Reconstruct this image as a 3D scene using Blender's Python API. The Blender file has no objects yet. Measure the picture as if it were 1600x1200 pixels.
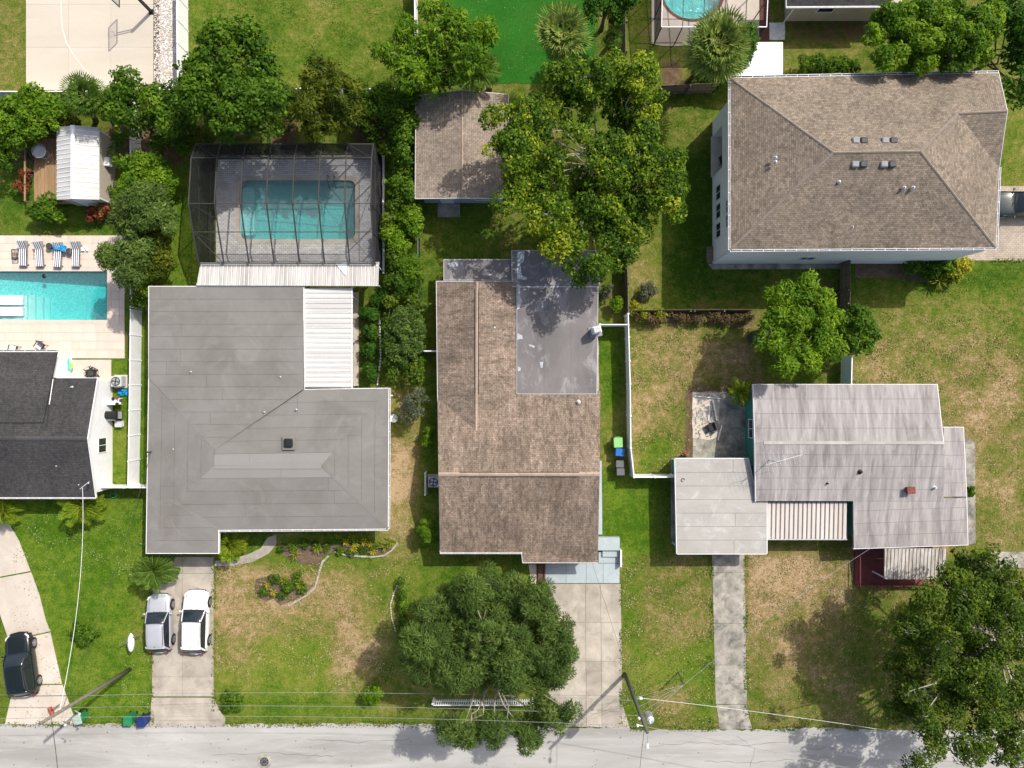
import bpy, math, random
import numpy as np
from mathutils import Vector, Matrix
random.seed(7)
S = bpy.context.scene
COL = S.collection
# ------------------------------------------------------------------ camera, light, exposure
HC = 58.0; F = 1200.0
cd = bpy.data.cameras.new('drone_camera'); cam = bpy.data.objects.new('drone_camera', cd); COL.objects.link(cam)
cam.location = (0, 0, HC); cd.sensor_width = 36; cd.lens = 36*F/1600; cd.clip_end = 3000; cd.clip_start = .5
S.camera = cam
W = bpy.data.worlds.new("World"); S.world = W; W.use_nodes = True
wn = W.node_tree; bg = wn.nodes['Background']
sky = wn.nodes.new('ShaderNodeTexSky'); sky.sky_type = 'NISHITA'; sky.sun_disc = False
EL, AZ = math.radians(50.5), math.radians(45)
sky.sun_elevation = EL; sky.sun_rotation = AZ; sky.dust_density = 4.0; sky.ozone_density = .5
wn.links.new(sky.outputs[0], bg.inputs[0]); bg.inputs[1].default_value = 0.148
sl = bpy.data.lights.new('sun', 'SUN'); sl.energy = 4.1; sl.angle = math.radians(.55); sl.color = (1, .955, .88)
so = bpy.data.objects.new('sun', sl); COL.objects.link(so)
dv = Vector((-math.cos(EL)*math.sin(AZ), -math.cos(EL)*math.cos(AZ), -math.sin(EL)))
so.rotation_euler = dv.to_track_quat('-Z', 'Y').to_euler(); so.location = (40, 40, 70)
S.view_settings.view_transform = 'Standard'; S.view_settings.look = 'None'
S.view_settings.exposure = 0.26; S.view_settings.gamma = 1; S.view_settings.use_curve_mapping = False
S.cycles.max_bounces = 6; S.cycles.transparent_max_bounces = 16
S.cycles.diffuse_bounces = 3; S.cycles.glossy_bounces = 2; S.cycles.transmission_bounces = 3

def G(px, py, z=0.0):
    """ground position of something seen at photo coordinate (px,py) whose height is z"""
    k = (HC - z)/F
    return Vector(((px-800)*k, (600-py)*k, z))

# ------------------------------------------------------------------ mesh helpers
class MB:
    def __init__(s): s.v = []; s.f = []; s.uv = None
    def add(s, vs, fs):
        o = len(s.v); s.v += [tuple(p) for p in vs]; s.f += [tuple(i+o for i in f) for f in fs]; return s
    def box(s, x0, x1, y0, y1, z0, z1):
        return s.add([(x0,y0,z0),(x1,y0,z0),(x1,y1,z0),(x0,y1,z0),(x0,y0,z1),(x1,y0,z1),(x1,y1,z1),(x0,y1,z1)],
                     [(3,2,1,0),(4,5,6,7),(0,1,5,4),(1,2,6,5),(2,3,7,6),(3,0,4,7)])
    def cbox(s, c, sx, sy, sz, rz=0, bev=0):
        m = Matrix.Rotation(rz, 3, 'Z'); c = Vector(c); hx, hy, hz = sx/2, sy/2, sz/2
        if bev <= 0:
            vs = [c + m @ Vector(p) for p in [(-hx,-hy,-hz),(hx,-hy,-hz),(hx,hy,-hz),(-hx,hy,-hz),(-hx,-hy,hz),(hx,-hy,hz),(hx,hy,hz),(-hx,hy,hz)]]
            return s.add(vs, [(3,2,1,0),(4,5,6,7),(0,1,5,4),(1,2,6,5),(2,3,7,6),(3,0,4,7)])
        b = bev; vs = []
        o1 = [(-hx+b,-hy),(hx-b,-hy),(hx,-hy+b),(hx,hy-b),(hx-b,hy),(-hx+b,hy),(-hx,hy-b),(-hx,-hy+b)]
        o2 = [(x*(1-b/hx), y*(1-b/hy)) for x, y in o1]
        for z, o in ((-hz,o2),(-hz+b,o1),(hz-b,o1),(hz,o2)):
            vs += [c + m @ Vector((x,y,z)) for x, y in o]
        fs = [tuple(range(7,-1,-1)), tuple(range(24,32))]
        for k in range(3):
            for i in range(8): j = (i+1)%8; fs.append((k*8+i, k*8+j, k*8+8+j, k*8+8+i))
        return s.add(vs, fs)
    def prism(s, poly, z0, z1):
        n = len(poly); a = sum(poly[i][0]*poly[(i+1)%n][1]-poly[(i+1)%n][0]*poly[i][1] for i in range(n))
        if a < 0: poly = list(poly)[::-1]
        vs = [(p[0],p[1],z0) for p in poly]+[(p[0],p[1],z1) for p in poly]
        return s.add(vs, [tuple(range(n-1,-1,-1)), tuple(range(n,2*n))]+[(i,(i+1)%n,n+(i+1)%n,n+i) for i in range(n)])
    def slab(s, pts, t):
        """closed slab: top polygon pts (3D), extruded straight down by t"""
        n = len(pts); a = sum(pts[i][0]*pts[(i+1)%n][1]-pts[(i+1)%n][0]*pts[i][1] for i in range(n))
        if a < 0: pts = list(pts)[::-1]
        vs = [(p[0],p[1],p[2]-t) for p in pts]+[tuple(p) for p in pts]
        return s.add(vs, [tuple(range(n-1,-1,-1)), tuple(range(n,2*n))]+[(i,(i+1)%n,n+(i+1)%n,n+i) for i in range(n)])
    def tube(s, pts, rad, n=6, cap=True):
        pts = [Vector(p) for p in pts]; m = len(pts)
        if not hasattr(rad, '__len__'): rad = [rad]*m
        vs = []; fs = []; prev = None
        for i, p in enumerate(pts):
            d = (pts[min(i+1,m-1)]-pts[max(i-1,0)])
            d = d.normalized() if d.length > 1e-9 else Vector((0,0,1))
            if prev is None: a = d.orthogonal().normalized()
            else:
                a = prev - d*prev.dot(d); a = a.normalized() if a.length > 1e-6 else d.orthogonal().normalized()
            prev = a; b = d.cross(a)
            for k in range(n):
                t = 2*math.pi*k/n; vs.append(p + (a*math.cos(t)+b*math.sin(t))*rad[i])
        for i in range(m-1):
            for k in range(n): j = (k+1)%n; fs.append((i*n+k, i*n+j, (i+1)*n+j, (i+1)*n+k))
        if cap: fs += [tuple(range(n-1,-1,-1)), tuple(range((m-1)*n, m*n))]
        return s.add(vs, fs)
    def lathe(s, c, prof, n=20, ax='z'):
        c = Vector(c); vs = []; fs = []
        for r, h in prof:
            for k in range(n):
                t = 2*math.pi*k/n; q = (r*math.cos(t), r*math.sin(t), h)
                if ax == 'x': q = (h, q[0], q[1])
                if ax == 'y': q = (q[0], h, q[1])
                vs.append(c+Vector(q))
        for i in range(len(prof)-1):
            for k in range(n): j = (k+1)%n; fs.append((i*n+k, i*n+j, (i+1)*n+j, (i+1)*n+k))
        fs += [tuple(range(n-1,-1,-1)), tuple(range((len(prof)-1)*n, len(prof)*n))]
        return s.add(vs, fs)
    def build(s, name, mat, parent=None, off=None, smooth=False):
        me = bpy.data.meshes.new(name)
        vs = s.v if off is None else [(v[0]-off[0], v[1]-off[1], v[2]-off[2]) for v in s.v]
        me.from_pydata(vs, [], s.f); me.update()
        if mat: me.materials.append(mat)
        if smooth: me.polygons.foreach_set('use_smooth', [True]*len(me.polygons))
        o = bpy.data.objects.new(name, me); COL.objects.link(o)
        if parent: o.parent = parent
        return o

def box(*a): return MB().box(*a)
def cbox(*a, **k): return MB().cbox(*a, **k)
def thing(name, label, cat, loc=(0,0,0), rz=0, group=None):
    o = bpy.data.objects.new(name, None); COL.objects.link(o); o.location = loc; o.rotation_euler = (0,0,rz)
    o.empty_display_size = .3; o['label'] = label; o['category'] = cat
    if group: o['group'] = group
    return o
def tag(o, label, cat, group=None):
    o['label'] = label; o['category'] = cat
    if group: o['group'] = group
    return o
def struct(o, kind='structure'): o['kind'] = kind; return o
def wpart(th, name, mb, mat, smooth=False, parent=None):
    """part given in world coordinates under thing th (unrotated)"""
    return mb.build(name, mat, parent or th, off=th.location, smooth=smooth)
def share(name, me, parent, loc, rz=0, rot=None, sc=None):
    o = bpy.data.objects.new(name, me); COL.objects.link(o); o.parent = parent; o.location = loc
    o.rotation_euler = rot if rot else (0,0,rz)
    if sc: o.scale = sc
    return o
def dup(root, loc, rz, label, group=None):
    r = root.copy(); COL.objects.link(r); r.location = loc; r.rotation_euler = (0,0,rz); r['label'] = label
    if group: r['group'] = group
    for ch in list(root.children):
        c = ch.copy(); COL.objects.link(c); c.parent = r
        for g in ch.children:
            d = g.copy(); COL.objects.link(d); d.parent = c
    return r

# ------------------------------------------------------------------ materials
class NT:
    def __init__(s, name):
        s.m = bpy.data.materials.new(name); s.m.use_nodes = True; s.t = s.m.node_tree; s.n = s.t.nodes
        s.b = s.n['Principled BSDF']; s.out = s.n['Material Output']
        s.co = s.n.new('ShaderNodeTexCoord')
    def new(s, t, **k):
        x = s.n.new(t)
        for a, b in k.items(): setattr(x, a, b)
        return x
    def l(s, a, b): s.t.links.new(a, b)
    def mapping(s, src='Object', scale=(1,1,1), rot=(0,0,0)):
        m = s.new('ShaderNodeMapping'); m.inputs['Scale'].default_value = scale; m.inputs['Rotation'].default_value = rot
        s.l(s.co.outputs[src], m.inputs[0]); return m.outputs[0]
    def noise(s, scale, detail=5, rough=.6, src='Object', vec=None, dist=0):
        n = s.new('ShaderNodeTexNoise'); n.inputs['Scale'].default_value = scale; n.inputs['Detail'].default_value = detail
        n.inputs['Roughness'].default_value = rough; n.inputs['Distortion'].default_value = dist
        s.l(vec if vec else s.co.outputs[src], n.inputs['Vector']); return n.outputs['Fac']
    def ramp(s, fac, stops):
        r = s.new('ShaderNodeValToRGB'); e = r.color_ramp.elements
        while len(e) < len(stops): e.new(.5)
        for x, (p, c) in zip(e, stops): x.position = p; x.color = (*c, 1) if len(c) == 3 else c
        s.l(fac, r.inputs[0]); return r.outputs[0]
    def mix(s, fac, a, b, mode='MIX'):
        m = s.new('ShaderNodeMix', data_type='RGBA', blend_type=mode)
        for i, x in ((0,fac),(6,a),(7,b)):
            if isinstance(x, (int,float)): m.inputs[i].default_value = x
            elif isinstance(x, tuple): m.inputs[i].default_value = (*x[:3], 1)
            else: s.l(x, m.inputs[i])
        return m.outputs[2]
    def math(s, op, a, b=0.0, clamp=False):
        m = s.new('ShaderNodeMath', operation=op, use_clamp=clamp)
        for i, x in ((0,a),(1,b)):
            if isinstance(x, (int,float)): m.inputs[i].default_value = x
            else: s.l(x, m.inputs[i])
        return m.outputs[0]
    def bump(s, h, strength=.5, dist=.02):
        b = s.new('ShaderNodeBump'); b.inputs['Strength'].default_value = strength; b.inputs['Distance'].default_value = dist
        s.l(h, b.inputs['Height']); s.l(b.outputs[0], s.b.inputs['Normal'])
    def rnd(s):
        o = s.new('ShaderNodeObjectInfo'); return o.outputs['Random']
    def fin(s, col=None, rough=.8, spec=.3, metal=0):
        if col is not None:
            if isinstance(col, tuple): s.b.inputs['Base Color'].default_value = (*col, 1)
            else: s.l(col, s.b.inputs['Base Color'])
        s.b.inputs['Roughness'].default_value = rough; s.b.inputs['Specular IOR Level'].default_value = spec
        s.b.inputs['Metallic'].default_value = metal
        return s.m

def simple(name, c, rough=.7, var=.12, sc=3, spec=.3, metal=0, bump=0, piece=0):
    """plain colour with soft weathering; piece = brightness variation from object to object"""
    t = NT(name); n = t.noise(sc, 6, .65)
    lo = tuple(x*(1-var*1.6) for x in c); hi = tuple(min(1, x*(1+var)) for x in c)
    col = t.ramp(n, [(.3, lo), (.7, hi)])
    if piece:
        f = t.math('MULTIPLY_ADD', t.rnd(), piece*2); t.n[-1].inputs[2].default_value = 1-piece
        vm = t.new('ShaderNodeVectorMath', operation='SCALE'); t.l(col, vm.inputs[0]); t.l(f, vm.inputs['Scale']); col = vm.outputs[0]
    if bump: t.bump(t.noise(sc*9, 4), bump, .02)
    return t.fin(col, rough, spec, metal)

def stained(name, base, dark, light=None, s1=.5, s2=6, amt=.55, stretch=(1,1,1), piece=.06, rough=.85, bump=.15):
    """base colour with broad stains, streaks stretched along one axis, and grain"""
    t = NT(name)
    v = t.mapping('Object', stretch)
    a = t.ramp(t.noise(s1, 6, .65, vec=v, dist=.4), [(.38, (0,0,0)), (.66, (1,1,1))])
    col = t.mix(t.math('MULTIPLY', a, amt), base, dark)
    if light:
        b = t.ramp(t.noise(s1*1.7, 7, .7, vec=v, dist=1), [(.52, (0,0,0)), (.72, (1,1,1))])
        col = t.mix(t.math('MULTIPLY', b, .6), col, light)
    g = t.ramp(t.noise(s2*6, 4, .7), [(.2, (.82,)*3), (.8, (1.12,)*3)])
    col = t.mix(1.0, col, g, 'MULTIPLY')
    f = t.math('MULTIPLY_ADD', t.rnd(), piece*2); t.n[-1].inputs[2].default_value = 1-piece
    vm = t.new('ShaderNodeVectorMath', operation='SCALE'); t.l(col, vm.inputs[0]); t.l(f, vm.inputs['Scale'])
    if bump: t.bump(t.noise(s2*5, 4), bump, .02)
    return t.fin(vm.outputs[0], rough, .25)

def shingle(name, c1, c2, c3, streak=.35, ripple=.4):
    t = NT(name)
    br = t.new('ShaderNodeTexBrick'); br.offset = .5
    t.l(t.co.outputs['UV'], br.inputs['Vector'])
    br.inputs['Color1'].default_value = (*c1,1); br.inputs['Color2'].default_value = (*c2,1); br.inputs['Mortar'].default_value = (*tuple(x*.42 for x in c2),1)
    br.inputs['Scale'].default_value = 1; br.inputs['Brick Width'].default_value = .26; br.inputs['Row Height'].default_value = .135
    br.inputs['Mortar Size'].default_value = .014; br.inputs['Mortar Smooth'].default_value = .9; br.inputs['Bias'].default_value = -.1
    mp = t.mapping('UV', (1.5, .32, 1)); n = t.ramp(t.noise(1.0, 8, .72, vec=mp, dist=.3), [(.40, (0,0,0)), (.62, (1,1,1))])
    col = t.mix(t.math('MULTIPLY', n, streak), br.outputs['Color'], c3)
    # short wavy ripple across the courses, as on sun-worn tabs
    mp2 = t.mapping('UV', (2.6, 1.0, 1)); w = t.ramp(t.noise(1.8, 5, .65, vec=mp2, dist=1.3), [(.36, (.64,)*3), (.64, (1.26,)*3)])
    col = t.mix(ripple, col, w, 'MULTIPLY')
    big = t.ramp(t.noise(.35, 6, .7), [(.3, (.74,.74,.74)), (.7, (1.2,1.16,1.14))]); col = t.mix(1.0, col, big, 'MULTIPLY')
    g = t.ramp(t.noise(5.5, 3, .8), [(.3, (.72,)*3), (.7, (1.25,)*3)]); col = t.mix(1.0, col, g, 'MULTIPLY')
    t.bump(br.outputs['Fac'], -.5, .015)
    return t.fin(col, .92, .15)

def leafmat(name, cols, trans=.32):
    t = NT(name); a = t.new('ShaderNodeAttribute', attribute_name='tint')
    n = len(cols); st = [((i+.5)/n if n > 1 else .5, c) for i, c in enumerate(cols)]
    col = t.ramp(a.outputs['Fac'], st)
    t.l(col, t.b.inputs['Base Color']); t.b.inputs['Roughness'].default_value = .55; t.b.inputs['Specular IOR Level'].default_value = .1
    tr = t.new('ShaderNodeBsdfTranslucent')
    hs = t.new('ShaderNodeHueSaturation'); hs.inputs['Saturation'].default_value = 1.1; hs.inputs['Value'].default_value = 1.25; t.l(col, hs.inputs['Color'])
    t.l(hs.outputs[0], tr.inputs['Color'])
    mx = t.new('ShaderNodeMixShader'); mx.inputs[0].default_value = trans
    t.l(t.b.outputs[0], mx.inputs[1]); t.l(tr.outputs[0], mx.inputs[2]); t.l(mx.outputs[0], t.out.inputs[0])
    return t.m

M = {}
M['white'] = simple('white_paint', (.74,.74,.73), .5, .05, 1.5)
M['vinyl'] = simple('white_vinyl', (.78,.78,.77), .4, .04, 2, piece=.03)
M['trim'] = simple('white_trim', (.7,.7,.7), .5, .06, 3)
M['wallw'] = simple('stucco_white', (.80,.81,.82), .9, .06, 1, bump=.2)
M['wallb'] = simple('stucco_beige', (.42,.37,.30), .9, .08, 1, bump=.2)
M['wallblue'] = simple('stucco_blue_grey', (.34,.40,.45), .9, .08, 1, bump=.2)
M['teal'] = simple('teal_wall', (.045,.20,.17), .8, .12, 1)
M['glass'] = simple('dark_glass', (.015,.02,.025), .08, .1, 1, spec=.8)
M['black'] = simple('black_metal', (.015,.015,.016), .5, .2, 4)
M['dgrey'] = simple('dark_grey', (.05,.05,.055), .6, .2, 4)
M['grey'] = simple('mid_grey', (.22,.22,.23), .6, .12, 4)
M['lgrey'] = simple('light_grey', (.45,.46,.47), .6, .1, 4)
M['bronze'] = simple('bronze_frame', (.045,.042,.04), .5, .1, 4)
M['steel'] = simple('galvanised', (.5,.52,.54), .45, .15, 3, metal=.6)
M['rubber'] = simple('rubber', (.018,.018,.018), .85, .2, 5)
M['wood'] = stained('weathered_wood', (.20,.16,.12), (.09,.07,.05), None, 2, 8, .6, (1,6,1), .14)
M['pole'] = stained('pole_wood', (.17,.155,.13), (.08,.07,.055), (.25,.24,.22), 3, 8, .6, (1,1,1), .05)
M['pole_dark'] = stained('pole_wood_treated', (.10,.105,.085), (.06,.065,.055), None, 3, 8, .6)
M['deckwood'] = stained('deck_wood', (.34,.22,.12), (.2,.12,.06), None, 1.5, 8, .6, (6,1,1), .12)
M['bark'] = stained('bark_pale', (.36,.33,.27), (.17,.15,.12), (.50,.47,.41), 2.5, 6, .7)
M['barkd'] = stained('bark_dark', (.13,.105,.08), (.06,.05,.04), None, 2.5, 6, .7)
M['road'] = stained('road_surface', (.385,.375,.35), (.25,.243,.225), (.47,.46,.435), .2, 5, .85, (.35,2.6,1), 0, .9, .3)
M['conc'] = stained('concrete', (.40,.36,.30), (.22,.19,.155), (.48,.44,.38), .6, 5, .8, piece=.10)
M['concl'] = stained('concrete_pale', (.53,.47,.40), (.38,.32,.26), (.58,.53,.47), .35, 5, .6, piece=.05)
M['concd'] = stained('concrete_mildewed', (.36,.335,.285), (.11,.105,.09), (.48,.45,.385), .9, 5, 1.0, piece=.12)
M['court'] = stained('court_concrete', (.50,.45,.375), (.41,.365,.30), (.54,.50,.43), .2, 4, .5, (.3,1.6,1), piece=.03)
M['bluec'] = stained('painted_concrete_blue', (.345,.395,.41), (.27,.315,.33), (.43,.475,.49), .7, 4, .4, piece=.04)
M['trav'] = stained('travertine', (.60,.51,.43), (.46,.37,.29), (.68,.61,.54), .6, 6, .5, piece=.05)
M['brick'] = simple('brick_red', (.17,.06,.045), .9, .2, 5, piece=.12)
M['stone'] = simple('edging_stone', (.36,.335,.29), .9, .2, 5, piece=.15)
M['redfloor'] = simple('red_porch_paint', (.15,.035,.035), .7, .2, 2)
M['memb_base'] = simple('roofing_underlay', (.14,.136,.125), .9, .1, 2)
M['memb_c'] = stained('grey_roll_roofing', (.19,.183,.170), (.14,.13,.115), (.228,.22,.207), .30, 6, .75, (1,1,1), .022)
M['memb_c2'] = stained('grey_roll_roofing_new', (.222,.215,.202), (.196,.19,.176), None, .5, 6, .4, (1,1,1), .03)
M['memb_d'] = stained('white_coated_roofing', (.335,.312,.305), (.16,.145,.145), (.45,.435,.42), .7, 6, .9, (2.6,.35,1), .03)
M['memb_car'] = stained('carport_roofing', (.36,.345,.32), (.25,.238,.22), (.52,.51,.5), .5, 6, .5, (1,1,1), .03)
M['memb_f'] = stained('dark_flat_roofing', (.18,.167,.165), (.115,.105,.105), (.46,.45,.455), .42, 5, .8, (.9,.5,1), .05)
M['coat'] = stained('white_roof_coating', (.44,.45,.47), (.25,.255,.27), (.65,.67,.7), 1.2, 6, .8, (1,1,1), .05)
M['pan'] = stained('white_pan_metal', (.56,.55,.53), (.33,.315,.29), (.66,.65,.64), .5, 5, .55, (.25,3,1), .05, .5)
M['pan2'] = stained('white_pan_metal_dirty', (.50,.48,.45), (.24,.215,.185), (.62,.61,.58), .6, 5, .7, (3,.2,1), .06, .6)
M['pan3'] = stained('cream_pan_metal', (.56,.50,.46), (.40,.35,.31), None, .6, 5, .5, (3,.3,1), .04, .6)
M['pan4'] = stained('rust_streaked_metal', (.52,.49,.45), (.14,.11,.08), (.66,.64,.6), .9, 6, .9, (3,.4,1), .05, .6)
M['sh_a'] = shingle('shingle_taupe', (.265,.22,.172), (.15,.125,.098), (.20,.167,.132), .35, .5)
M['sh_b'] = shingle('shingle_brown', (.305,.238,.187), (.215,.168,.13), (.115,.092,.07), .75, .95)
M['sh_g'] = shingle('shingle_garage', (.32,.265,.212), (.25,.207,.168), (.17,.142,.113), .4, .6)
M['sh_e'] = shingle('shingle_charcoal', (.066,.064,.066), (.045,.044,.046), (.06,.057,.057), .5)
M['sh_a_cap'] = simple('ridge_cap_plain', (.235,.195,.165), .9, .15, 6, piece=.08)
M['cap'] = simple('ridge_cap_brown', (.34,.26,.20), .9, .15, 6, piece=.1)
M['capa'] = simple('ridge_cap_taupe', (.27,.22,.185), .9, .15, 6, piece=.1)
M['cape'] = simple('ridge_cap_charcoal', (.055,.053,.055), .9, .15, 6, piece=.2)
M['gravel'] = stained('white_shell_gravel', (.66,.64,.62), (.45,.41,.38), (.78,.77,.76), 3, 8, .7)
M['soil'] = stained('mulch_soil', (.15,.10,.065), (.06,.042,.03), (.26,.20,.15), 1.5, 6, .8)
M['bushsoil'] = M['soil']

def mk_water(name, tint, alpha=.5, dens=.7, vc=(.2,.88,.92)):
    t = NT(name)
    tr = t.new('ShaderNodeBsdfTransparent'); tr.inputs[0].default_value = (*tint, 1)
    gl = t.new('ShaderNodeBsdfGlossy'); gl.inputs['Roughness'].default_value = .04
    b = t.new('ShaderNodeBump'); b.inputs['Strength'].default_value = .5; b.inputs['Distance'].default_value = .05
    t.l(t.noise(6.5, 3, .5, dist=.8), b.inputs['Height']); t.l(b.outputs[0], gl.inputs['Normal'])
    fr = t.new('ShaderNodeFresnel'); fr.inputs['IOR'].default_value = 1.45; t.l(b.outputs[0], fr.inputs['Normal'])
    df = t.new('ShaderNodeBsdfDiffuse'); df.inputs[0].default_value = (tint[0]*.5, tint[1]*.62, tint[2]*.62, 1)
    m0 = t.new('ShaderNodeMixShader'); m0.inputs[0].default_value = alpha; t.l(tr.outputs[0], m0.inputs[1]); t.l(df.outputs[0], m0.inputs[2])
    va = t.new('ShaderNodeVolumeAbsorption'); va.inputs['Color'].default_value = (*vc,1); va.inputs['Density'].default_value = dens; t.l(va.outputs[0], t.out.inputs['Volume'])
    m1 = t.new('ShaderNodeMixShader'); t.l(fr.outputs[0], m1.inputs[0]); t.l(m0.outputs[0], m1.inputs[1]); t.l(gl.outputs[0], m1.inputs[2])
    t.l(m1.outputs[0], t.out.inputs[0]); return t.m
M['water1'] = mk_water('pool_water_teal', (.86,.99,.98), .18, .75, (.10,.84,.84))
M['water2'] = mk_water('pool_water_turquoise', (.88,.99,.99), .10, .75, (.10,.90,.90))
def mk_plaster(name, a, b, sc):
    t = NT(name); v = t.new('ShaderNodeTexVoronoi'); v.feature = 'DISTANCE_TO_EDGE'; v.inputs['Scale'].default_value = sc
    mp = t.new('ShaderNodeVectorMath', operation='ADD'); n = t.new('ShaderNodeTexNoise'); n.inputs['Scale'].default_value = 1.5
    t.l(t.co.outputs['Object'], n.inputs[0]); t.l(t.co.outputs['Object'], mp.inputs[0]); t.l(n.outputs['Color'], mp.inputs[1]); t.l(mp.outputs[0], v.inputs['Vector'])
    col = t.ramp(v.outputs['Distance'], [(.0, a), (.16, b)])
    g = t.ramp(t.noise(sc*2, 3, .7), [(.3, (.85,)*3), (.7, (1.1,)*3)]); col = t.mix(1.0, col, g, 'MULTIPLY')
    return t.fin(col, .8, .2)
M['plas1'] = mk_plaster('pebble_plaster', (.62,.82,.82), (.42,.66,.68), 6)
M['plas2'] = mk_plaster('pebble_plaster_caustics', (.92,.94,.92), (.50,.74,.72), 3.6)  # pale web over the plaster paints sunlight ripples into the pool floor
M['plasw'] = simple('white_plaster', (.72,.76,.74), .7, .05, 2)

def mk_screen(name, dens):
    t = NT(name); lw = t.new('ShaderNodeLayerWeight'); lw.inputs['Blend'].default_value = .35
    d = t.math('ADD', t.math('MULTIPLY', lw.outputs['Facing'], 1.25), dens, True)
    tr = t.new('ShaderNodeBsdfTransparent'); df = t.new('ShaderNodeBsdfDiffuse'); df.inputs[0].default_value = (.03,.03,.032,1)
    mx = t.new('ShaderNodeMixShader'); t.l(d, mx.inputs[0]); t.l(tr.outputs[0], mx.inputs[1]); t.l(df.outputs[0], mx.inputs[2])
    t.l(mx.outputs[0], t.out.inputs[0]); return t.m
M['screen'] = mk_screen('insect_screen', .04)
M['chain'] = mk_screen('chain_link_mesh', .02)

def mk_paver(name, c1, c2, w, h):
    t = NT(name); br = t.new('ShaderNodeTexBrick'); br.offset = .5; t.l(t.co.outputs['Object'], br.inputs['Vector'])
    br.inputs['Color1'].default_value = (*c1,1); br.inputs['Color2'].default_value = (*c2,1); br.inputs['Mortar'].default_value = (*tuple(x*.5 for x in c2),1)
    br.inputs['Scale'].default_value = 1; br.inputs['Brick Width'].default_value = w; br.inputs['Row Height'].default_value = h
    br.inputs['Mortar Size'].default_value = .012
    n = t.ramp(t.noise(.8, 6, .7), [(.3, (.82,)*3), (.7, (1.12,)*3)]); col = t.mix(1.0, br.outputs['Color'], n, 'MULTIPLY')
    return t.fin(col, .9, .2)
M['paver'] = mk_paver('grey_pavers', (.50,.495,.485), (.38,.375,.37), .3, .15)
M['pavert'] = mk_paver('tan_pavers', (.42,.35,.28), (.34,.285,.23), .3, .15)
M['paverr'] = mk_paver('red_brick_paving', (.15,.06,.045), (.10,.045,.035), .3, .15)

def mk_ground():
    t = NT('lawn_ground')
    a = t.new('ShaderNodeAttribute', attribute_name='gcol'); sp = t.new('ShaderNodeSeparateColor'); t.l(a.outputs['Color'], sp.inputs[0])
    dry, soil, lush = sp.outputs
    n1 = t.noise(.30, 8, .68, dist=.3); n2 = t.noise(1.9, 8, .78); n3 = t.noise(6.5, 5, .85)
    comb = t.math('ADD', t.math('MULTIPLY', n1, .8), t.math('ADD', t.math('MULTIPLY', n2, .95), t.math('MULTIPLY', n3, .85)))
    comb = t.math('SUBTRACT', comb, 1.30)                       # centred on zero
    d = t.math('ADD', dry, t.math('MULTIPLY', comb, 1.75), True)
    grass = t.ramp(d, [(0, (.030,.072,.006)), (.22, (.070,.118,.012)), (.42, (.125,.142,.024)), (.62, (.205,.175,.058)), (.82, (.33,.225,.115)), (1, (.44,.32,.19))])
    lg = t.ramp(t.math('ADD', d, 0), [(0, (.050,.12,.005)), (.3, (.115,.190,.015)), (.6, (.19,.225,.03)), (1, (.30,.27,.08))])
    col = t.mix(lush, grass, lg)
    gr = t.ramp(t.noise(15, 4, .9), [(.3, (.62,)*3), (.7, (1.36,)*3)]); col = t.mix(1.0, col, gr, 'MULTIPLY')
    # pale clover / dead tufts
    v = t.new('ShaderNodeTexVoronoi'); v.inputs['Scale'].default_value = 5.5; t.l(t.co.outputs['Object'], v.inputs['Vector'])
    fl = t.ramp(v.outputs['Distance'], [(.06, (1,1,1)), (.16, (0,0,0))]); fm = t.ramp(t.noise(.5, 4, .7), [(.5, (0,0,0)), (.62, (1,1,1))])
    col = t.mix(t.math('MULTIPLY', t.math('MULTIPLY', fl, fm), .55), col, (.42,.42,.26))
    sc = t.ramp(t.noise(2.2, 7, .75), [(.3, (.075,.048,.028)), (.55, (.16,.105,.065)), (.75, (.30,.22,.15))])
    sm = t.math('ADD', soil, t.math('MULTIPLY', comb, 1.3)); sm = t.ramp(sm, [(.42, (0,0,0)), (.6, (1,1,1))])
    col = t.mix(sm, col, sc)
    t.bump(t.noise(11, 5, .85), 1.0, .11)
    return t.fin(col, .95, .1)
M['ground'] = mk_ground()
def mk_turf():
    t = NT('artificial_turf'); c = t.ramp(t.noise(5, 6, .8), [(.3, (.012,.085,.007)), (.7, (.030,.145,.014))]); c = t.mix(t.ramp(t.noise(.5, 6, .7), [(.45, (0,0,0)), (.7, (.35,.35,.35))]), c, (.05,.12,.02))
    c = t.mix(.6, c, t.ramp(t.noise(.35, 4, .6), [(.3, (.6,.7,.6)), (.7, (1.2,1.15,1.2))]), 'MULTIPLY')
    t.bump(t.noise(25, 3, .8), .8, .05); return t.fin(c, .95, .1)
M['turf'] = mk_turf()

def pt(name, c, metal=.0, rough=.25):
    t = NT(name); t.b.inputs['Coat Weight'].default_value = .35; t.b.inputs['Coat Roughness'].default_value = .05
    g = t.ramp(t.noise(2.5, 5, .6), [(.3, tuple(x*.93 for x in c)), (.7, c)]); return t.fin(g, rough, .5, metal)
M['car_white'] = pt('white_car_paint', (.78,.79,.8)); M['car_silver'] = pt('silver_car_paint', (.50,.51,.53), .35, .35)
M['car_black'] = pt('black_car_paint', (.006,.010,.009)); M['car_dark'] = pt('dark_green_car_paint', (.02,.035,.035))
M['rim'] = simple('alloy_rim', (.5,.5,.5), .35, .05, 5, metal=.8)
M['lamp_r'] = simple('red_lens', (.35,.01,.01), .2, .05, 5); M['lamp_w'] = simple('clear_lens', (.6,.62,.65), .1, .05, 5, spec=.7)
M['green_bin'] = simple('green_plastic', (.02,.18,.07), .5, .1, 3); M['green_bin2'] = simple('lime_plastic', (.22,.48,.16), .5, .08, 3)
M['blue_bin'] = simple('blue_plastic', (.02,.12,.42), .5, .1, 3); M['navy_bin'] = simple('navy_plastic', (.015,.03,.13), .5, .1, 3)
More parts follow.
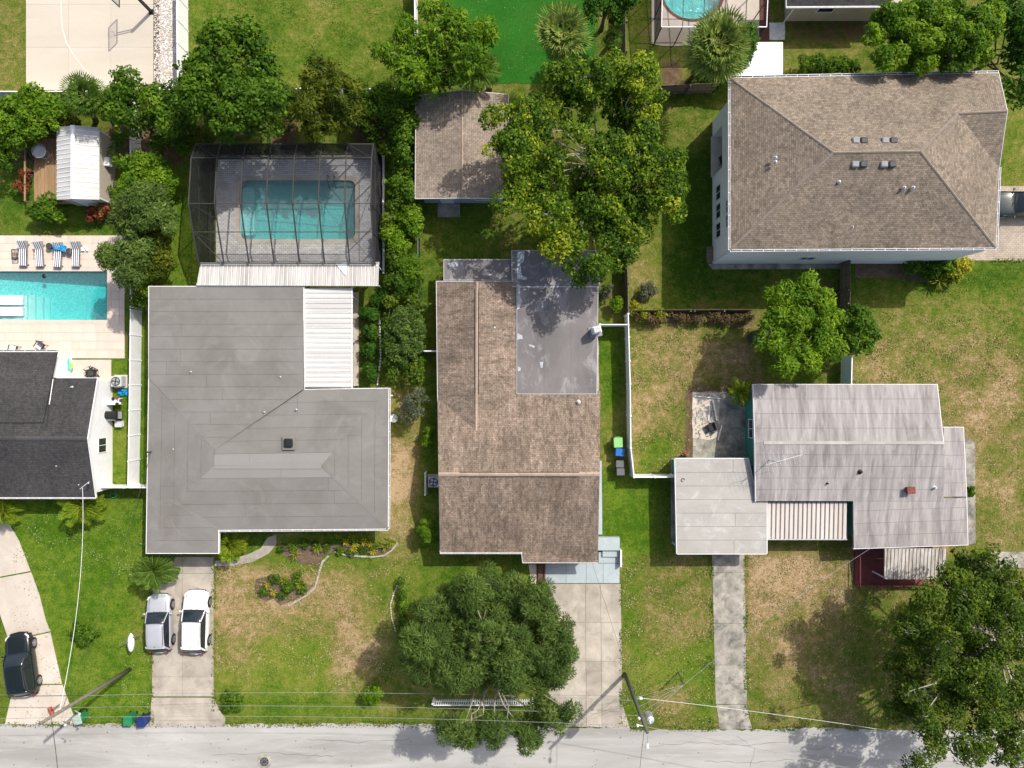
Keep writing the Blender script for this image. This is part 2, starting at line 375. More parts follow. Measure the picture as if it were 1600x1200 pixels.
M['grey_bin'] = simple('grey_plastic', (.12,.12,.125), .6, .1, 3); M['lid_grey'] = simple('faded_green_lid', (.30,.38,.32), .6, .1, 3)
M['red'] = simple('faded_red', (.30,.06,.03), .6, .15, 4)
M['aqua'] = simple('aqua_towel', (.03,.50,.55), .9, .15, 4, bump=.4); M['blue_t'] = simple('blue_towel', (.01,.24,.50), .9, .2, 4, bump=.5)
M['lime'] = simple('lime_towel', (.35,.65,.08), .9, .15, 4); M['cushion'] = simple('cushion_white', (.68,.68,.68), .9, .06, 3)
def mk_stripe():
    t = NT('striped_cushion'); w = t.new('ShaderNodeTexWave'); w.wave_type = 'BANDS'; w.bands_direction = 'X'; w.inputs['Scale'].default_value = 2.2
    t.l(t.co.outputs['Object'], w.inputs[0]); return t.fin(t.ramp(w.outputs['Fac'], [(.45, (.05,.05,.08)), (.52, (.7,.7,.7))]), .9, .2)
M['stripe'] = mk_stripe()
# foliage palettes: dark -> light, albedo
M['l_dark'] = leafmat('leaf_deep_green', [(.020,.062,.006), (.040,.110,.009), (.085,.180,.014)], 0.32)
M['l_mid'] = leafmat('leaf_mid_green', [(.030,.078,.006), (.075,.150,.010), (.150,.240,.016)], 0.32)
M['l_bright'] = leafmat('leaf_bright_green', [(.048,.115,.006), (.110,.205,.010), (.215,.320,.018)], 0.32)
M['l_yel'] = leafmat('leaf_yellow_green', [(.018,.050,.005), (.055,.115,.007), (.140,.215,.012), (.36,.39,.024)], 0.32)
M['l_oak'] = leafmat('leaf_oak', [(.040,.074,.016), (.090,.150,.026), (.175,.240,.052)], 0.3)
M['l_olive'] = leafmat('leaf_olive', [(.035,.060,.006), (.080,.110,.008), (.17,.185,.014)], 0.32)
M['l_oakb'] = leafmat('leaf_live_oak', [(.024,.056,.005), (.070,.118,.010), (.155,.210,.018)], 0.32)
M['l_palm'] = leafmat('leaf_palm', [(.10,.16,.03), (.17,.24,.05), (.32,.35,.08)], 0.3)
M['l_palmd'] = leafmat('leaf_palm_dark', [(.045,.11,.012), (.09,.165,.022), (.17,.24,.04)], 0.3)
M['l_cyc'] = leafmat('leaf_cycad', [(.07,.15,.010), (.14,.23,.014), (.28,.31,.025)], 0.3)
M['l_red'] = leafmat('leaf_croton', [(.12,.03,.015), (.25,.08,.03), (.30,.20,.06)])
M['l_gold'] = leafmat('leaf_gold', [(.10,.14,.01), (.30,.30,.02), (.48,.42,.03)])
M['l_brown'] = leafmat('leaf_dry', [(.09,.055,.03), (.16,.11,.06), (.16,.17,.04)])
M['l_grey'] = leafmat('leaf_grey_green', [(.06,.08,.04), (.11,.125,.07), (.18,.18,.11)])
# ------------------------------------------------------------------ foliage
def cloud_mesh(name, P, N, T, L, Wd, tint, mat, curl=.12):
    """leaf quads: P centres, N normals, T directions, L lengths, Wd widths"""
    n = len(P)
    T = T - N*(T*N).sum(1, keepdims=True); T /= np.maximum(np.linalg.norm(T, axis=1, keepdims=True), 1e-6)
    B = np.cross(N, T)
    l = L[:,None]*.5; w = Wd[:,None]*.5
    V = np.empty((n,4,3), np.float32)
    V[:,0] = P - T*l - N*curl*l; V[:,1] = P + B*w - T*l*.1; V[:,2] = P + T*l - N*curl*l*1.5; V[:,3] = P - B*w - T*l*.1
    me = bpy.data.meshes.new(name)
    me.vertices.add(n*4); me.vertices.foreach_set('co', V.ravel())
    me.loops.add(n*4); me.loops.foreach_set('vertex_index', np.arange(n*4, dtype=np.int32))
    me.polygons.add(n); me.polygons.foreach_set('loop_start', np.arange(0, n*4, 4, dtype=np.int32))
    at = me.attributes.new('tint', 'FLOAT', 'FACE'); at.data.foreach_set('value', np.clip(tint, 0, 1).astype(np.float32))
    me.materials.append(mat); me.update(calc_edges=True); return me

def crown_data(lobes, rng, cr=.7, leaf=.25, asp=.55, dens=.9, cover=1.95, up=.6, strand=0., low=-.15, flat=.8, fill=.45):
    C = []; R = []; Bz = []
    for (x,y,z,r,v,b) in lobes:
        n = max(2, int(cover*(r/cr)**2*(1+.35*v/r)))
        ph = rng.uniform(0, 2*math.pi, n); dz = rng.uniform(low, 1, n); q = np.sqrt(np.maximum(0, 1-dz**2))
        wob = 1 + .16*np.sin(ph*3 + x*3) + .1*np.sin(ph*7+y)
        k = rng.uniform(.62, 1.0, n)*wob
        rr = cr*rng.choice([.4,.6,.85,1.1,1.4], n, p=[.22,.26,.24,.18,.10])*rng.uniform(.85, 1.15, n)
        inn = np.maximum(.1, r - rr*.6); inv = np.maximum(.08, v - rr*.4)
        C.append(np.stack([x+np.cos(ph)*q*inn*k, y+np.sin(ph)*q*inn*k, z+dz*inv*k], 1)); R.append(rr); Bz.append(np.full(n, b)+rng.normal(0, .09, n))
        if fill:   # lower storey of foliage that closes the crown from within
            n2 = max(1, int(n*fill)); p2 = rng.uniform(0, 2*math.pi, n2); k2 = np.sqrt(rng.random(n2))*.8
            C.append(np.stack([x+np.cos(p2)*k2*r, y+np.sin(p2)*k2*r, z-v*rng.uniform(.1, .75, n2)], 1)); R.append(cr*rng.uniform(.8, 1.4, n2)); Bz.append(np.full(n2, b-.08))
    C = np.concatenate(C); R = np.concatenate(R); Bz = np.concatenate(Bz)
    m = np.maximum(4, (dens*4*math.pi*R**2*.75/(leaf*leaf*asp*.5*1.6)).astype(int))
    I = np.repeat(np.arange(len(C)), m); n = len(I)
    ph = rng.uniform(0, 2*math.pi, n); dz = rng.uniform(-.45, 1, n); q = np.sqrt(np.maximum(0, 1-dz**2))
    D = np.stack([np.cos(ph)*q, np.sin(ph)*q, dz], 1)
    P = C[I] + D*np.array([1,1,flat])*(R[I]*rng.uniform(.45, 1.12, n)**.7)[:,None]
    N = D*.75 + np.array([0,0,up]) + rng.normal(0, .42, (n,3)); N /= np.linalg.norm(N, axis=1, keepdims=True)
    T = rng.normal(0, 1, (n,3))*(1-strand) + (D + np.array([0,0,-.25]))*strand*2.2
    L = leaf*rng.uniform(.5, 1.45, n); Wd = L*asp*rng.uniform(.8, 1.2, n)
    tint = .42 + Bz[I] + rng.normal(0, .15, n) + .10*np.sin(C[I][:,0]*2.1+C[I][:,1]*1.3)
    keep = P[:,2] > .04
    return P[keep], N[keep], T[keep], L[keep], Wd[keep], tint[keep], C, R

SEED = [100]
def lobes_px(lb, top, vr=.75):
    """lobes given as (photo x, photo y, photo radius[, height of centre[, tint bias]])"""
    out = []
    for l in lb:
        x, y, r = l[:3]; R = r*(HC-top*.75)/F
        z = l[3] if len(l) > 3 and l[3] is not None else max(top*(1-(.22*math.sin(x*1.7+y*2.3)**2 if top > 4 else 0)) - R*vr, R*vr*.6)
        g = G(x, y, z); out.append((g.x, g.y, z, R, R*vr, l[4] if len(l) > 4 else 0))
    return out
def plant(name, label, cat, lb, top, mat, base=None, bark=None, group=None, vr=.75, limbs=True, tf=1, **kw):
    SEED[0] += 1; rng = np.random.default_rng(SEED[0])
    L = lobes_px(lb, top, vr)
    cx = sum(l[0]*l[3] for l in L)/sum(l[3] for l in L); cy = sum(l[1]*l[3] for l in L)/sum(l[3] for l in L)
    if base is not None: b = G(*base); cx, cy = b.x, b.y
    th = thing(name, label, cat, (cx, cy, 0), 0, group)
    Lr = [(x-cx, y-cy, z, r, v, b) for (x,y,z,r,v,b) in L]
    P, N, T, Le, Wd, tint, C, R = crown_data(Lr, rng, **kw)
    me = cloud_mesh('crown', P, N, T, Le, Wd, tint, mat)
    o = bpy.data.objects.new('crown' if limbs else 'foliage', me); COL.objects.link(o); o.parent = th
    mb = MB(); rs = random.Random(SEED[0])
    if limbs:
        zt = top*.3; tr = .026*top**.9*tf
        fork = Vector((0,0,zt)); mb.tube([(0,0,-.05), (.02,.03,zt*.4), fork], [tr*1.5, tr*1.05, tr*.9], 9)
        for (x,y,z,r,v,b) in Lr:
            if z < top*.5: continue
            e = Vector((x, y, z+v*.05)); J = lambda a: Vector((rs.uniform(-a,a), rs.uniform(-a,a), rs.uniform(0,a*.8)))
            st = fork*rs.uniform(.6, 1); wob = min(.8, .14*(e-st).length)
            mb.tube([st, st.lerp(e, .25)+J(wob*.7), st.lerp(e, .5)+J(wob), st.lerp(e, .77)+J(wob*.8), e], [tr*.55, tr*.42, tr*.32, tr*.22, tr*.12], 6)
            cc = [i for i in range(len(C)) if (C[i][0]-x)**2+(C[i][1]-y)**2 < r*r]
            for i in rs.sample(cc, min(len(cc), 9)):
                q = Vector(C[i]); m2 = e.lerp(q, .5)+Vector((rs.uniform(-.2,.2), rs.uniform(-.2,.2), rs.uniform(-.05,.2)))
                mb.tube([e, m2, q, q+(q-e)*.12], [tr*.15, tr*.10, tr*.06, tr*.02], 4)
        mb.build('trunk', bark or M['bark'], th, smooth=True)
    else:
        for i in range(0, len(C), max(1, len(C)//12)):
            q = C[i]; mb.tube([(q[0]*.2,q[1]*.2,-.03), (q[0]*.7,q[1]*.7,q[2]*.55), tuple(q)], [.04,.03,.012], 4)
        mb.build('stem', bark or M['barkd'], th)
    return th

def frond_mesh(name, kind, length, mat, n=26, width=.5, seed=0, droop=.5):
    """one palm leaf lying along +x: 'fan' (leaflets radiate from the stalk tip) or 'feather'"""
    rng = np.random.default_rng(seed); P = []; T = []; L = []; Wd = []; N = []
    if kind == 'fan':
        st = length*.45; R = length*.58
        for i in range(n):
            a = math.radians(-115+230*i/(n-1)); seg = 2
            for s in range(seg):
                rr = R*(.28+.5*s); d = np.array([math.cos(a), math.sin(a), .05-1.5*s*droop]); d /= np.linalg.norm(d)
                P.append(np.array([st,0,.0]) + np.array([math.cos(a)*rr, math.sin(a)*rr, -.02-.30*s*droop*R]))
                T.append(d); L.append(R*.60); Wd.append(R*(.13 if s==0 else .09)); N.append([0.15*rng.normal(),.35*rng.normal(),1])
        rach = [(0,0,0), (st*.5,0,.04), (st,0,0)]
    else:
        pts = []
        for i in range(n):
            t = .08+.92*i/(n-1); x = length*(t-.18*droop*t**3); z = length*(.30*t-.62*droop*t*t)
            ll = width*length*math.sin(math.pi*min(1, .12+.84*t))**.6
            for sgn in (-1,1):
                d = np.array([.55, sgn*1., -.28]); d /= np.linalg.norm(d)
                P.append(np.array([x,0,z])+d*ll*.5); T.append(d); L.append(ll*1.05); Wd.append(max(.035, length/n*.8)); N.append([.15*rng.normal(), -.25*sgn, 1])
        rach = [(length*(t-.18*droop*t**3), 0, length*(.30*t-.62*droop*t*t)) for t in np.linspace(0,1,7)]
    P = np.array(P); N = np.array(N, float); N /= np.linalg.norm(N, axis=1, keepdims=True); T = np.array(T, float)
    me = cloud_mesh(name, P, N, T, np.array(L), np.array(Wd), .45+rng.normal(0,.2,len(P)), mat, 0.05)
    mb = MB(); mb.tube(rach, [.03]*(len(rach)-1)+[.01], 4)
    n0 = len(me.vertices)
    # merge the stalk into the same mesh
    V = np.empty(n0*3, np.float32); me.vertices.foreach_get('co', V); V = V.reshape(-1,3)
    fs = [tuple(range(i*4, i*4+4)) for i in range(n0//4)]+[tuple(j+n0 for j in f) for f in mb.f]
    tt = np.zeros(len(fs), np.float32); v0 = np.empty(n0//4, np.float32); me.attributes['tint'].data.foreach_get('value', v0); tt[:n0//4] = v0; tt[n0//4:] = .8
    m2 = bpy.data.meshes.new(name); m2.from_pydata([tuple(v) for v in V]+mb.v, [], fs); at = m2.attributes.new('tint', 'FLOAT', 'FACE'); at.data.foreach_set('value', tt)
    m2.materials.append(mat); m2.update(); return m2

def palm(label, base, top, h, R, kind, mat, n=34, name='palm_tree', cat='palm', group=None, trunk=.16, tilt=(-35,75), width=.28, droop=.6, dead=0, nl=26):
    """base, top: photo coordinates of the foot and of the crown's heart; h its height"""
    SEED[0] += 1; rs = random.Random(SEED[0])
    b = G(*base); t = G(top[0], top[1], h); th = thing(name, label, cat, b, 0, group); tl = t-b
    if h > .6:
        pts = [(0,0,-.05), (tl.x*.35, tl.y*.35, h*.4), (tl.x*.75, tl.y*.75, h*.75), tuple(tl)]
        mb = MB().tube(pts, [trunk*1.35, trunk, trunk*.95, trunk*1.2], 9); mb.build('trunk', M['barkd'], th, smooth=True)
    else: MB().lathe((tl.x,tl.y,0), [(trunk,-.03),(trunk*1.1,h*.6),(trunk*.6,h)], 9).build('trunk', M['barkd'], th)
    ms = [frond_mesh('frond', kind, R*k, mat, nl, width, SEED[0]*10+i, droop) for i, k in enumerate((1, .88, .78))]
    if dead: msd = frond_mesh('frond', kind, R*.8, M['l_gold'], nl, width, SEED[0]*10+7, droop)
    for i in range(n):
        az = i*2.39996+rs.uniform(-.2,.2); u = i/(n-1); pit = math.radians(tilt[0]+(tilt[1]-tilt[0])*u**1.1+rs.uniform(-8,8))
        me = ms[rs.randrange(3)] if not (dead and i < dead) else msd
        share('frond', me, th, (tl.x, tl.y, tl.z+.12*u), rot=(rs.uniform(-.3,.3), -pit, az))
    return th
# ------------------------------------------------------------------ ground
def blur(a, n):
    for _ in range(n):
        a = (a + np.roll(a,1,0)+np.roll(a,-1,0)+np.roll(a,1,1)+np.roll(a,-1,1))/5
    return a
def ground():
    st = .3
    xs = np.concatenate([[-900,-300,-120,-70,-50], np.arange(-42, 42.01, st), [50,70,120,300,900]])
    ys = np.concatenate([[-900,-300,-120,-60,-40], np.arange(-32, 32.01, st), [40,60,120,300,900]])
    X, Y = np.meshgrid(xs, ys)
    PX = 800 + X*F/HC; PY = 600 - Y*F/HC
    dry = np.full(X.shape, .38); soil = np.full(X.shape, 0.); lush = np.full(X.shape, .1)
    R = [ # photo rectangle, dry, soil, lush
     (0,-40,42,140,.42,0,.2),(293,-40,645,138,.33,0,.4),(293,90,420,140,.2,0,.4),(0,150,110,300,.4,.35,.1),(0,280,300,372,.18,0,.5),
     (222,240,310,450,.28,.05,.9),(160,190,300,260,.4,.75,0),(420,180,470,235,.5,.8,0),(540,170,640,235,.5,.65,0),
     (585,235,655,620,.15,.2,.4),(590,600,655,870,.66,.12,.3),(600,690,655,790,.9,.2,.0),(650,300,800,430,.22,0,.5),(650,350,690,560,.3,0,.3),
     (656,560,692,900,.30,0,.5),(760,130,1070,420,.35,.1,.2),(930,440,985,510,.4,.3,.2),(938,500,962,745,.12,0,1.0),(938,640,985,740,.5,0,.5),
     (1020,130,1180,240,.35,.2,.2),(985,340,1040,490,.6,.1,.3),(1030,240,1330,480,.08,0,.3),
     (1070,430,1320,480,.2,.35,.1),(1330,400,1600,470,.22,.12,.4),(1340,450,1600,520,.38,0,.25),(1330,520,1600,860,.60,0,.1),(1480,560,1600,700,.68,0,0),
     (985,510,1180,745,.60,0,.1),(1050,540,1180,600,.68,.05,0),(1000,690,1060,740,.25,0,.5),(1035,480,1180,512,.5,.5,0),
     (1070,600,1180,720,.5,.9,0),
     (940,745,1060,880,.12,0,1.0),(1015,750,1060,880,.2,0,.5),(960,870,1118,1135,.56,0,.08),(970,870,1000,1130,.3,0,.5),(990,1010,1110,1070,.3,0,.7),(1080,1000,1118,1135,.3,0,.6),
     (1165,860,1420,1135,.64,0,.05),(1165,860,1330,960,.74,0,0),(1165,1050,1350,1140,.5,0,.1),(1330,920,1600,1140,.42,.1,.1),(1200,860,1270,930,.95,0,0),
     (0,780,236,1135,.19,0,1.0),(205,860,236,1030,.4,0,.7),(130,1000,160,1090,.45,0,.8),(0,960,20,1130,.5,0,.6),
     (333,880,640,1135,.70,.05,.3),(340,880,520,960,.85,.12,.1),(330,900,400,1000,.8,.2,.1),(400,1000,520,1085,.36,0,.8),(520,930,640,1050,.82,.1,.05),(400,1085,640,1135,.34,0,.7),(333,1040,400,1130,.45,0,.7),
     (560,880,690,1000,.5,0,.4),(600,980,900,1135,.45,.08,.3),(640,880,860,940,.25,0,.6),(375,845,600,885,.25,.25,.6),
     (610,880,650,960,.35,0,.6),
     (1226,65,1345,115,.5,.1,.3),(1230,20,1380,70,.4,.5,.0),(945,-40,1020,80,.4,.3,.3),(985,80,1060,135,.3,.05,.5),(1030,100,1062,135,.6,.9,0),
     (1560,110,1700,290,.4,.1,.4),(170,470,235,765,.1,.0,1),(176,660,200,760,.35,.1,.8),(192,500,206,560,.5,.9,0)]
    for x0,y0,x1,y1,d,s_,l in R:
        m = (PX>=x0)&(PX<=x1)&(PY>=y0)&(PY<=y1); dry[m] = d; soil[m] = s_; lush[m] = l
    dry = blur(dry,7); soil = blur(soil,4); lush = blur(lush,4)
    ny, nx = X.shape
    idx = np.arange(ny*nx).reshape(ny,nx)
    V = np.stack([X.ravel(), Y.ravel(), np.zeros(X.size)], 1)
    q = np.stack([idx[:-1,:-1], idx[:-1,1:], idx[1:,1:], idx[1:,:-1]], -1).reshape(-1,4)
    cxs = V[q].mean(1); hole = np.zeros(len(q), bool)
    for (a,b,c,d) in ((G(375,282).x,G(375,282).y,G(555,374).x,G(555,374).y),(G(-70,424).x,G(-70,424).y,G(168,500).x,G(168,500).y),(G(1082,0).x-2.25,G(0,-12).y+2.05,G(1082,0).x+2.25,G(0,-12).y-2.05)):
        hole |= (cxs[:,0]>a-.15)&(cxs[:,0]<c+.15)&(cxs[:,1]<b+.15)&(cxs[:,1]>d-.15)
    q = q[~hole]
    me = bpy.data.meshes.new('ground'); me.from_pydata(V.tolist(), [], q.tolist())
    ca = me.attributes.new('gcol', 'FLOAT_COLOR', 'POINT')
    ca.data.foreach_set('color', np.stack([dry.ravel(), soil.ravel(), lush.ravel(), np.ones(dry.size)], 1).astype(np.float32).ravel())
    me.materials.append(M['ground']); me.update(); o = bpy.data.objects.new('ground', me); COL.objects.link(o); struct(o)
ground()

def jag(pts, amp, seed=1, step=.5):
    """roughen a closed outline a little, in plan"""
    r = random.Random(seed); out = []
    n = len(pts)
    for i in range(n):
        a, b = Vector(pts[i][:2]), Vector(pts[(i+1)%n][:2]); L = (b-a).length; k = max(1, int(min(L, 200)/step)); nn = Vector((-(b-a).y, (b-a).x)).normalized()
        for j in range(k):
            p = a.lerp(b, j/k)
            if j: p += nn*r.uniform(-amp, amp)
            out.append((p.x, p.y))
    return out
# road
rd = [(-300,-80)] + [(-300, -25.8)]
r_ = random.Random(4)
for i in range(0, 240):
    x = -42 + i*.36
    px = 800+x*F/HC; y = 1131 if px < 860 else (1137 if px < 985 else 1141-4*math.exp(-((px-1270)/60)**2))
    rd.append((x, -(y-600)*HC/F + r_.uniform(-.07,.07)))
rd += [(300,-26.2),(300,-80)]
o = struct(MB().prism(rd, -.02, .006).build('road', M['road'], None))
# cracks and wire-thin patches on the road: real grooves filled with dark tar
def crack(pts, w, name='tar_crack'):
    r = random.Random(len(pts)*7+int(pts[0][0])); P = []
    for i in range(len(pts)-1):
        a, b = Vector(pts[i]), Vector(pts[i+1]); k = max(2, int((b-a).length/9))
        for j in range(k): P.append(a.lerp(b, j/k)+Vector((r.uniform(-1.6,1.6), r.uniform(-1.6,1.6))))
    P.append(Vector(pts[-1])); L = []; Rr = []
    for i, p in enumerate(P):
        d = (P[min(i+1,len(P)-1)]-P[max(i-1,0)]).normalized(); nn = Vector((-d.y,d.x))*w*r.uniform(.5,1.3)*.5*F/HC
        L.append(G(*(p+nn))); Rr.append(G(*(p-nn)))
    mb = MB()
    for i in range(len(P)-1): mb.slab([(L[i].x,L[i].y,.0105),(L[i+1].x,L[i+1].y,.0105),(Rr[i+1].x,Rr[i+1].y,.0105),(Rr[i].x,Rr[i].y,.0105)], .004)
    return mb
mb = MB()
for p in ([(1000,1168),(1080,1160),(1160,1165),(1230,1160)], [(1100,1190),(1170,1192),(1240,1187)],
          [(480,1155),(560,1160),(640,1154)],
          [(330,1180),(420,1176),(520,1182)], [(1150,1150),(1180,1170),(1172,1199)], [(1235,1175),(1290,1168),(1340,1180)]):
    q = crack(p, .028); mb.add(q.v, q.f)
struct(mb.build('tar_crack', simple('tar', (.16,.155,.145), .8, .2, 3), None), 'stuff')
mb = MB()
for i in range(90):
    x, y = r_.uniform(0,1100), r_.uniform(1134,1198); g = G(x,y); s_ = r_.uniform(.02,.07)
    mb.prism([(g.x+math.cos(a)*s_*r_.uniform(.6,1.3), g.y+math.sin(a)*s_*r_.uniform(.6,1.3)) for a in np.linspace(0,5.3,6)], .0055, .010)
struct(mb.build('road_stain', simple('oil_spot', (.17,.16,.145), .7, .2, 3), None), 'stuff')
# manhole
g = G(413,1190); t = thing('manhole', 'round cast iron manhole cover in a concrete ring on the road', 'manhole', g)
MB().lathe((0,0,0), [(.55,0),(.55,.014),(.36,.016)], 28).build('collar', M['concd'], t)
MB().lathe((0,0,0), [(.33,.016),(.33,.026),(.31,.028)], 24).build('cover', M['dgrey'], t)
for k in range(8): a = k*math.pi/4; cbox((math.cos(a)*.2, math.sin(a)*.2, .031), .12, .04, .01, a).build('raised_bar', M['grey'], t)

# ------------------------------------------------------------------ slabs and drives
def slabs(name, quad, nu, nv, mat, z=.05, gap=.02, t=None, kind='structure', us=None, vs=None, piece='concrete_slab', seed=0):
    """a paved quad (photo coordinates, 4 corners) of nu x nv separate slabs"""
    c = [G(*p) for p in quad]
    us = us or [i/nu for i in range(nu+1)]; vs = vs or [i/nv for i in range(nv+1)]
    par = bpy.data.objects.new(name, None); COL.objects.link(par); par['kind'] = kind
    if True:
        o0 = (c[0]+c[1]+c[2]+c[3])/4; par.location = (o0.x, o0.y, 0)
    B = lambda u, v: c[0].lerp(c[1], u).lerp(c[3].lerp(c[2], u), v)
    r = random.Random(seed); Lu = (c[1]-c[0]).length; Lv = (c[3]-c[0]).length
    for i in range(len(us)-1):
        for j in range(len(vs)-1):
            gu, gv = gap/2/Lu, gap/2/Lv
            p = [B(us[i]+gu, vs[j]+gv), B(us[i+1]-gu, vs[j]+gv), B(us[i+1]-gu, vs[j+1]-gv), B(us[i]+gu, vs[j+1]-gv)]
            zz = z+r.uniform(-.006,.006)
            MB().slab([(q.x,q.y,zz) for q in p], zz+.02).build(piece, mat, par, off=par.location)
    return par
slabs('driveway_centre', [(857,912),(970,912),(973,1137),(857,1134)], 3, 4, M['conc'], .035, vs=[0,.27,.54,.78,1], us=[0,.51,.72,1])
MB().prism([tuple(G(*p))[:2] for p in [(972,1100),(984,1137),(971,1137)]], -.02, .03).build('driveway_flare', M['conc'], None)['kind'] = 'structure'
slabs('driveway_left', [(238,870),(334,870),(334,1088),(238,1088)], 2, 5, M['conc'], .035, us=[0,.49,1], vs=[0,.12,.38,.63,.86,1])
mb = MB().prism([tuple(G(*p))[:2] for p in [(237,1090),(334,1090),(342,1108),(352,1122),(352,1135),(234,1135)]], -.02, .032)
struct(mb.build('driveway_apron', M['conc'], None))
slabs('driveway_right', [(1112,866),(1163,866),(1167,1100),(1118,1100)], 1, 6, M['concd'], .035, vs=[0,.12,.46,.74,.86,1])
struct(MB().prism(jag([tuple(G(*p))[:2] for p in [(1119,1101),(1167,1101),(1170,1122),(1176,1139),(1124,1139)]], .02), -.02, .028).build('driveway_apron', M['concd'], None))
# curved drive at far left, in three pours
cur = [[(-60,800),(8,806),(30,845),(48,892),(-60,912),(-60,800)],
       [(-60,914),(49,894),(62,930),(72,970),(79,986),(14,1000),(0,958),(-60,930)],
       [(14,1002),(79,988),(97,1068),(23,1069),(24,1040)],
       [(22,1071),(98,1070),(120,1131),(8,1131)]]
par = bpy.data.objects.new('driveway_curved', None); COL.objects.link(par); par['kind'] = 'structure'
for p in cur: MB().prism([tuple(G(*q))[:2] for q in p], -.02, .04).build('concrete_slab', M['concl'], par)
# path, walk strips
struct(MB().prism([tuple(G(*p))[:2] for p in [(432,835),(432,850),(420,865),(395,878),(365,884),(336,884),(336,876),(360,874),(388,866),(408,856),(418,840)]], -.02, .035).build('garden_path', M['conc'], None))
struct(MB().prism([tuple(G(*p))[:2] for p in [(1497,690),(1516,684),(1523,694),(1524,850),(1497,850)]], -.02, .04).build('side_walk', M['concd'], None))
struct(MB().prism([tuple(G(*p))[:2] for p in [(1545,862),(1700,862),(1700,890),(1560,886)]], -.02, .03).build('side_pavement', M['concd'], None))
struct(MB().prism([tuple(G(*p))[:2] for p in [(930,720),(940,720),(941,835),(930,835)]], -.02, .03).build('side_walk', M['bluec'], None))
struct(MB().prism(jag([tuple(G(*p))[:2] for p in [(928,520),(935,520),(937,718),(930,718)]], .03), -.02, .03).build('side_strip', M['conc'], None))
struct(MB().prism(jag([tuple(G(*p))[:2] for p in [(1082,612),(1180,612),(1180,720),(1082,720)]], .03), -.02, .03).build('patio_slab', M['concd'], None))
struct(MB().prism(jag([tuple(G(*p))[:2] for p in [(1082,613),(1124,614),(1124,680),(1110,688),(1082,684)]], .05, 3), .0, .036).build('patio_pale_patch', M['concl'], None))
# paver drive at the two storey house
struct(MB().prism([tuple(G(*p))[:2] for p in [(1467,291),(1700,291),(1700,407),(1467,407)]], -.02, .04).build('paver_driveway', M['pavert'], None))
# court, gravel strip, artificial turf, brick paving
slabs('basketball_court', [(41,-60),(240,-60),(240,141),(41,141)], 3, 3, M['court'], .035, gap=.012)
mb = MB(); P = [(96,-20),(96,20),(98,45),(104,66),(114,84),(128,103),(142,118)]
for i in range(len(P)-1):
    a, b = Vector(P[i]), Vector(P[i+1]); d = (b-a).normalized(); n = Vector((-d.y,d.x))*.8
    mb.slab([(*G(*(a+n)).xy,.046),(*G(*(b+n)).xy,.046),(*G(*(b-n)).xy,.046),(*G(*(a-n)).xy,.046)], .003)
struct(mb.build('court_line', simple('worn_line_paint', (.62,.57,.49), .8, .08, 3), None))
struct(MB().prism([tuple(G(*p))[:2] for p in [(241,-60),(294,-60),(294,141),(241,141)]], -.02, .03).build('gravel_bed', M['gravel'], None))
struct(MB().prism(jag([tuple(G(*p))[:2] for p in [(690,-60),(930,-60),(930,130),(700,130),(735,90),(690,40)]], .08), -.02, .022).build('artificial_turf', M['turf'], None))
struct(MB().prism([tuple(G(*p))[:2] for p in [(1187,-60),(1202,-60),(1202,74),(1168,74),(1168,48),(1187,48)]], -.02, .03).build('brick_paving', M['paverr'], None))
struct(MB().prism(jag([tuple(G(*p))[:2] for p in [(1198,35),(1226,35),(1226,62),(1200,62)]], .05), -.02, .02).build('gravel_patch', M['gravel'], None))
struct(MB().prism(jag([tuple(G(*p))[:2] for p in [(1335,410),(1398,412),(1440,428),(1452,440),(1395,435),(1335,434)]], .08,5), -.02, .012).build('gravel_patch', M['soil'], None))
# little loose stones in the gravel
def pebbles(name, poly, n, s0, s1, mat, seed, z=.03):
    r = random.Random(seed); mb = MB(); xs = [p[0] for p in poly]; ys = [p[1] for p in poly]
    for _ in range(n):
        x, y = r.uniform(min(xs),max(xs)), r.uniform(min(ys),max(ys)); g = G(x,y); s_ = r.uniform(s0,s1); a = r.uniform(0,3)
        mb.cbox((g.x,g.y,z+s_*.2), s_, s_*.7, s_*.5, a)
    o = mb.build(name, mat, None); o['kind'] = 'stuff'; return o
pebbles('gravel', [(242,-10),(275,132)], 1400, .04, .10, M['concl'], 3)
pebbles('leaf_litter', [(241,-10),(250,132)], 240, .05, .10, M['soil'], 5, .035)

# ------------------------------------------------------------------ pools
def ring(outer, inner, z0, z1):
    n = len(outer); vs = [(p[0],p[1],z1) for p in outer]+[(p[0],p[1],z1) for p in inner]+[(p[0],p[1],z0) for p in outer]+[(p[0],p[1],z0) for p in inner]
    fs = []
    for i in range(n):
        j = (i+1)%n; fs += [(i,j,n+j,n+i), (2*n+j,2*n+i,3*n+i,3*n+j), (j,i,2*n+i,2*n+j), (n+i,n+j,3*n+j,3*n+i)]
    return MB().add(vs, fs)
def rrect(x0,y0,x1,y1,r,n=6):
    o = []
    for cx,cy,a0 in ((x1-r,y1-r,0),(x0+r,y1-r,90),(x0+r,y0+r,180),(x1-r,y0+r,270)):
        for k in range(n+1): a = math.radians(a0+90*k/n); o.append((cx+r*math.cos(a), cy+r*math.sin(a)))
    return o
def water_body(pl, top, za, zb):
    n = len(pl); cx = sum(p[0] for p in pl)/n; cy = sum(p[1] for p in pl)/n; q = [(cx+(x-cx)*.9995, cy+(y-cy)*.9995) for x, y in pl]; xa, xb = min(p[0] for p in q), max(p[0] for p in q)
    return MB().add([(x,y,top) for x,y in q]+[(x,y,za+(zb-za)*(x-xa)/(xb-xa)+.004) for x,y in q], [tuple(range(n)), tuple(range(2*n-1,n-1,-1))]+[(i,n+i,n+(i+1)%n,(i+1)%n) for i in range(n)])
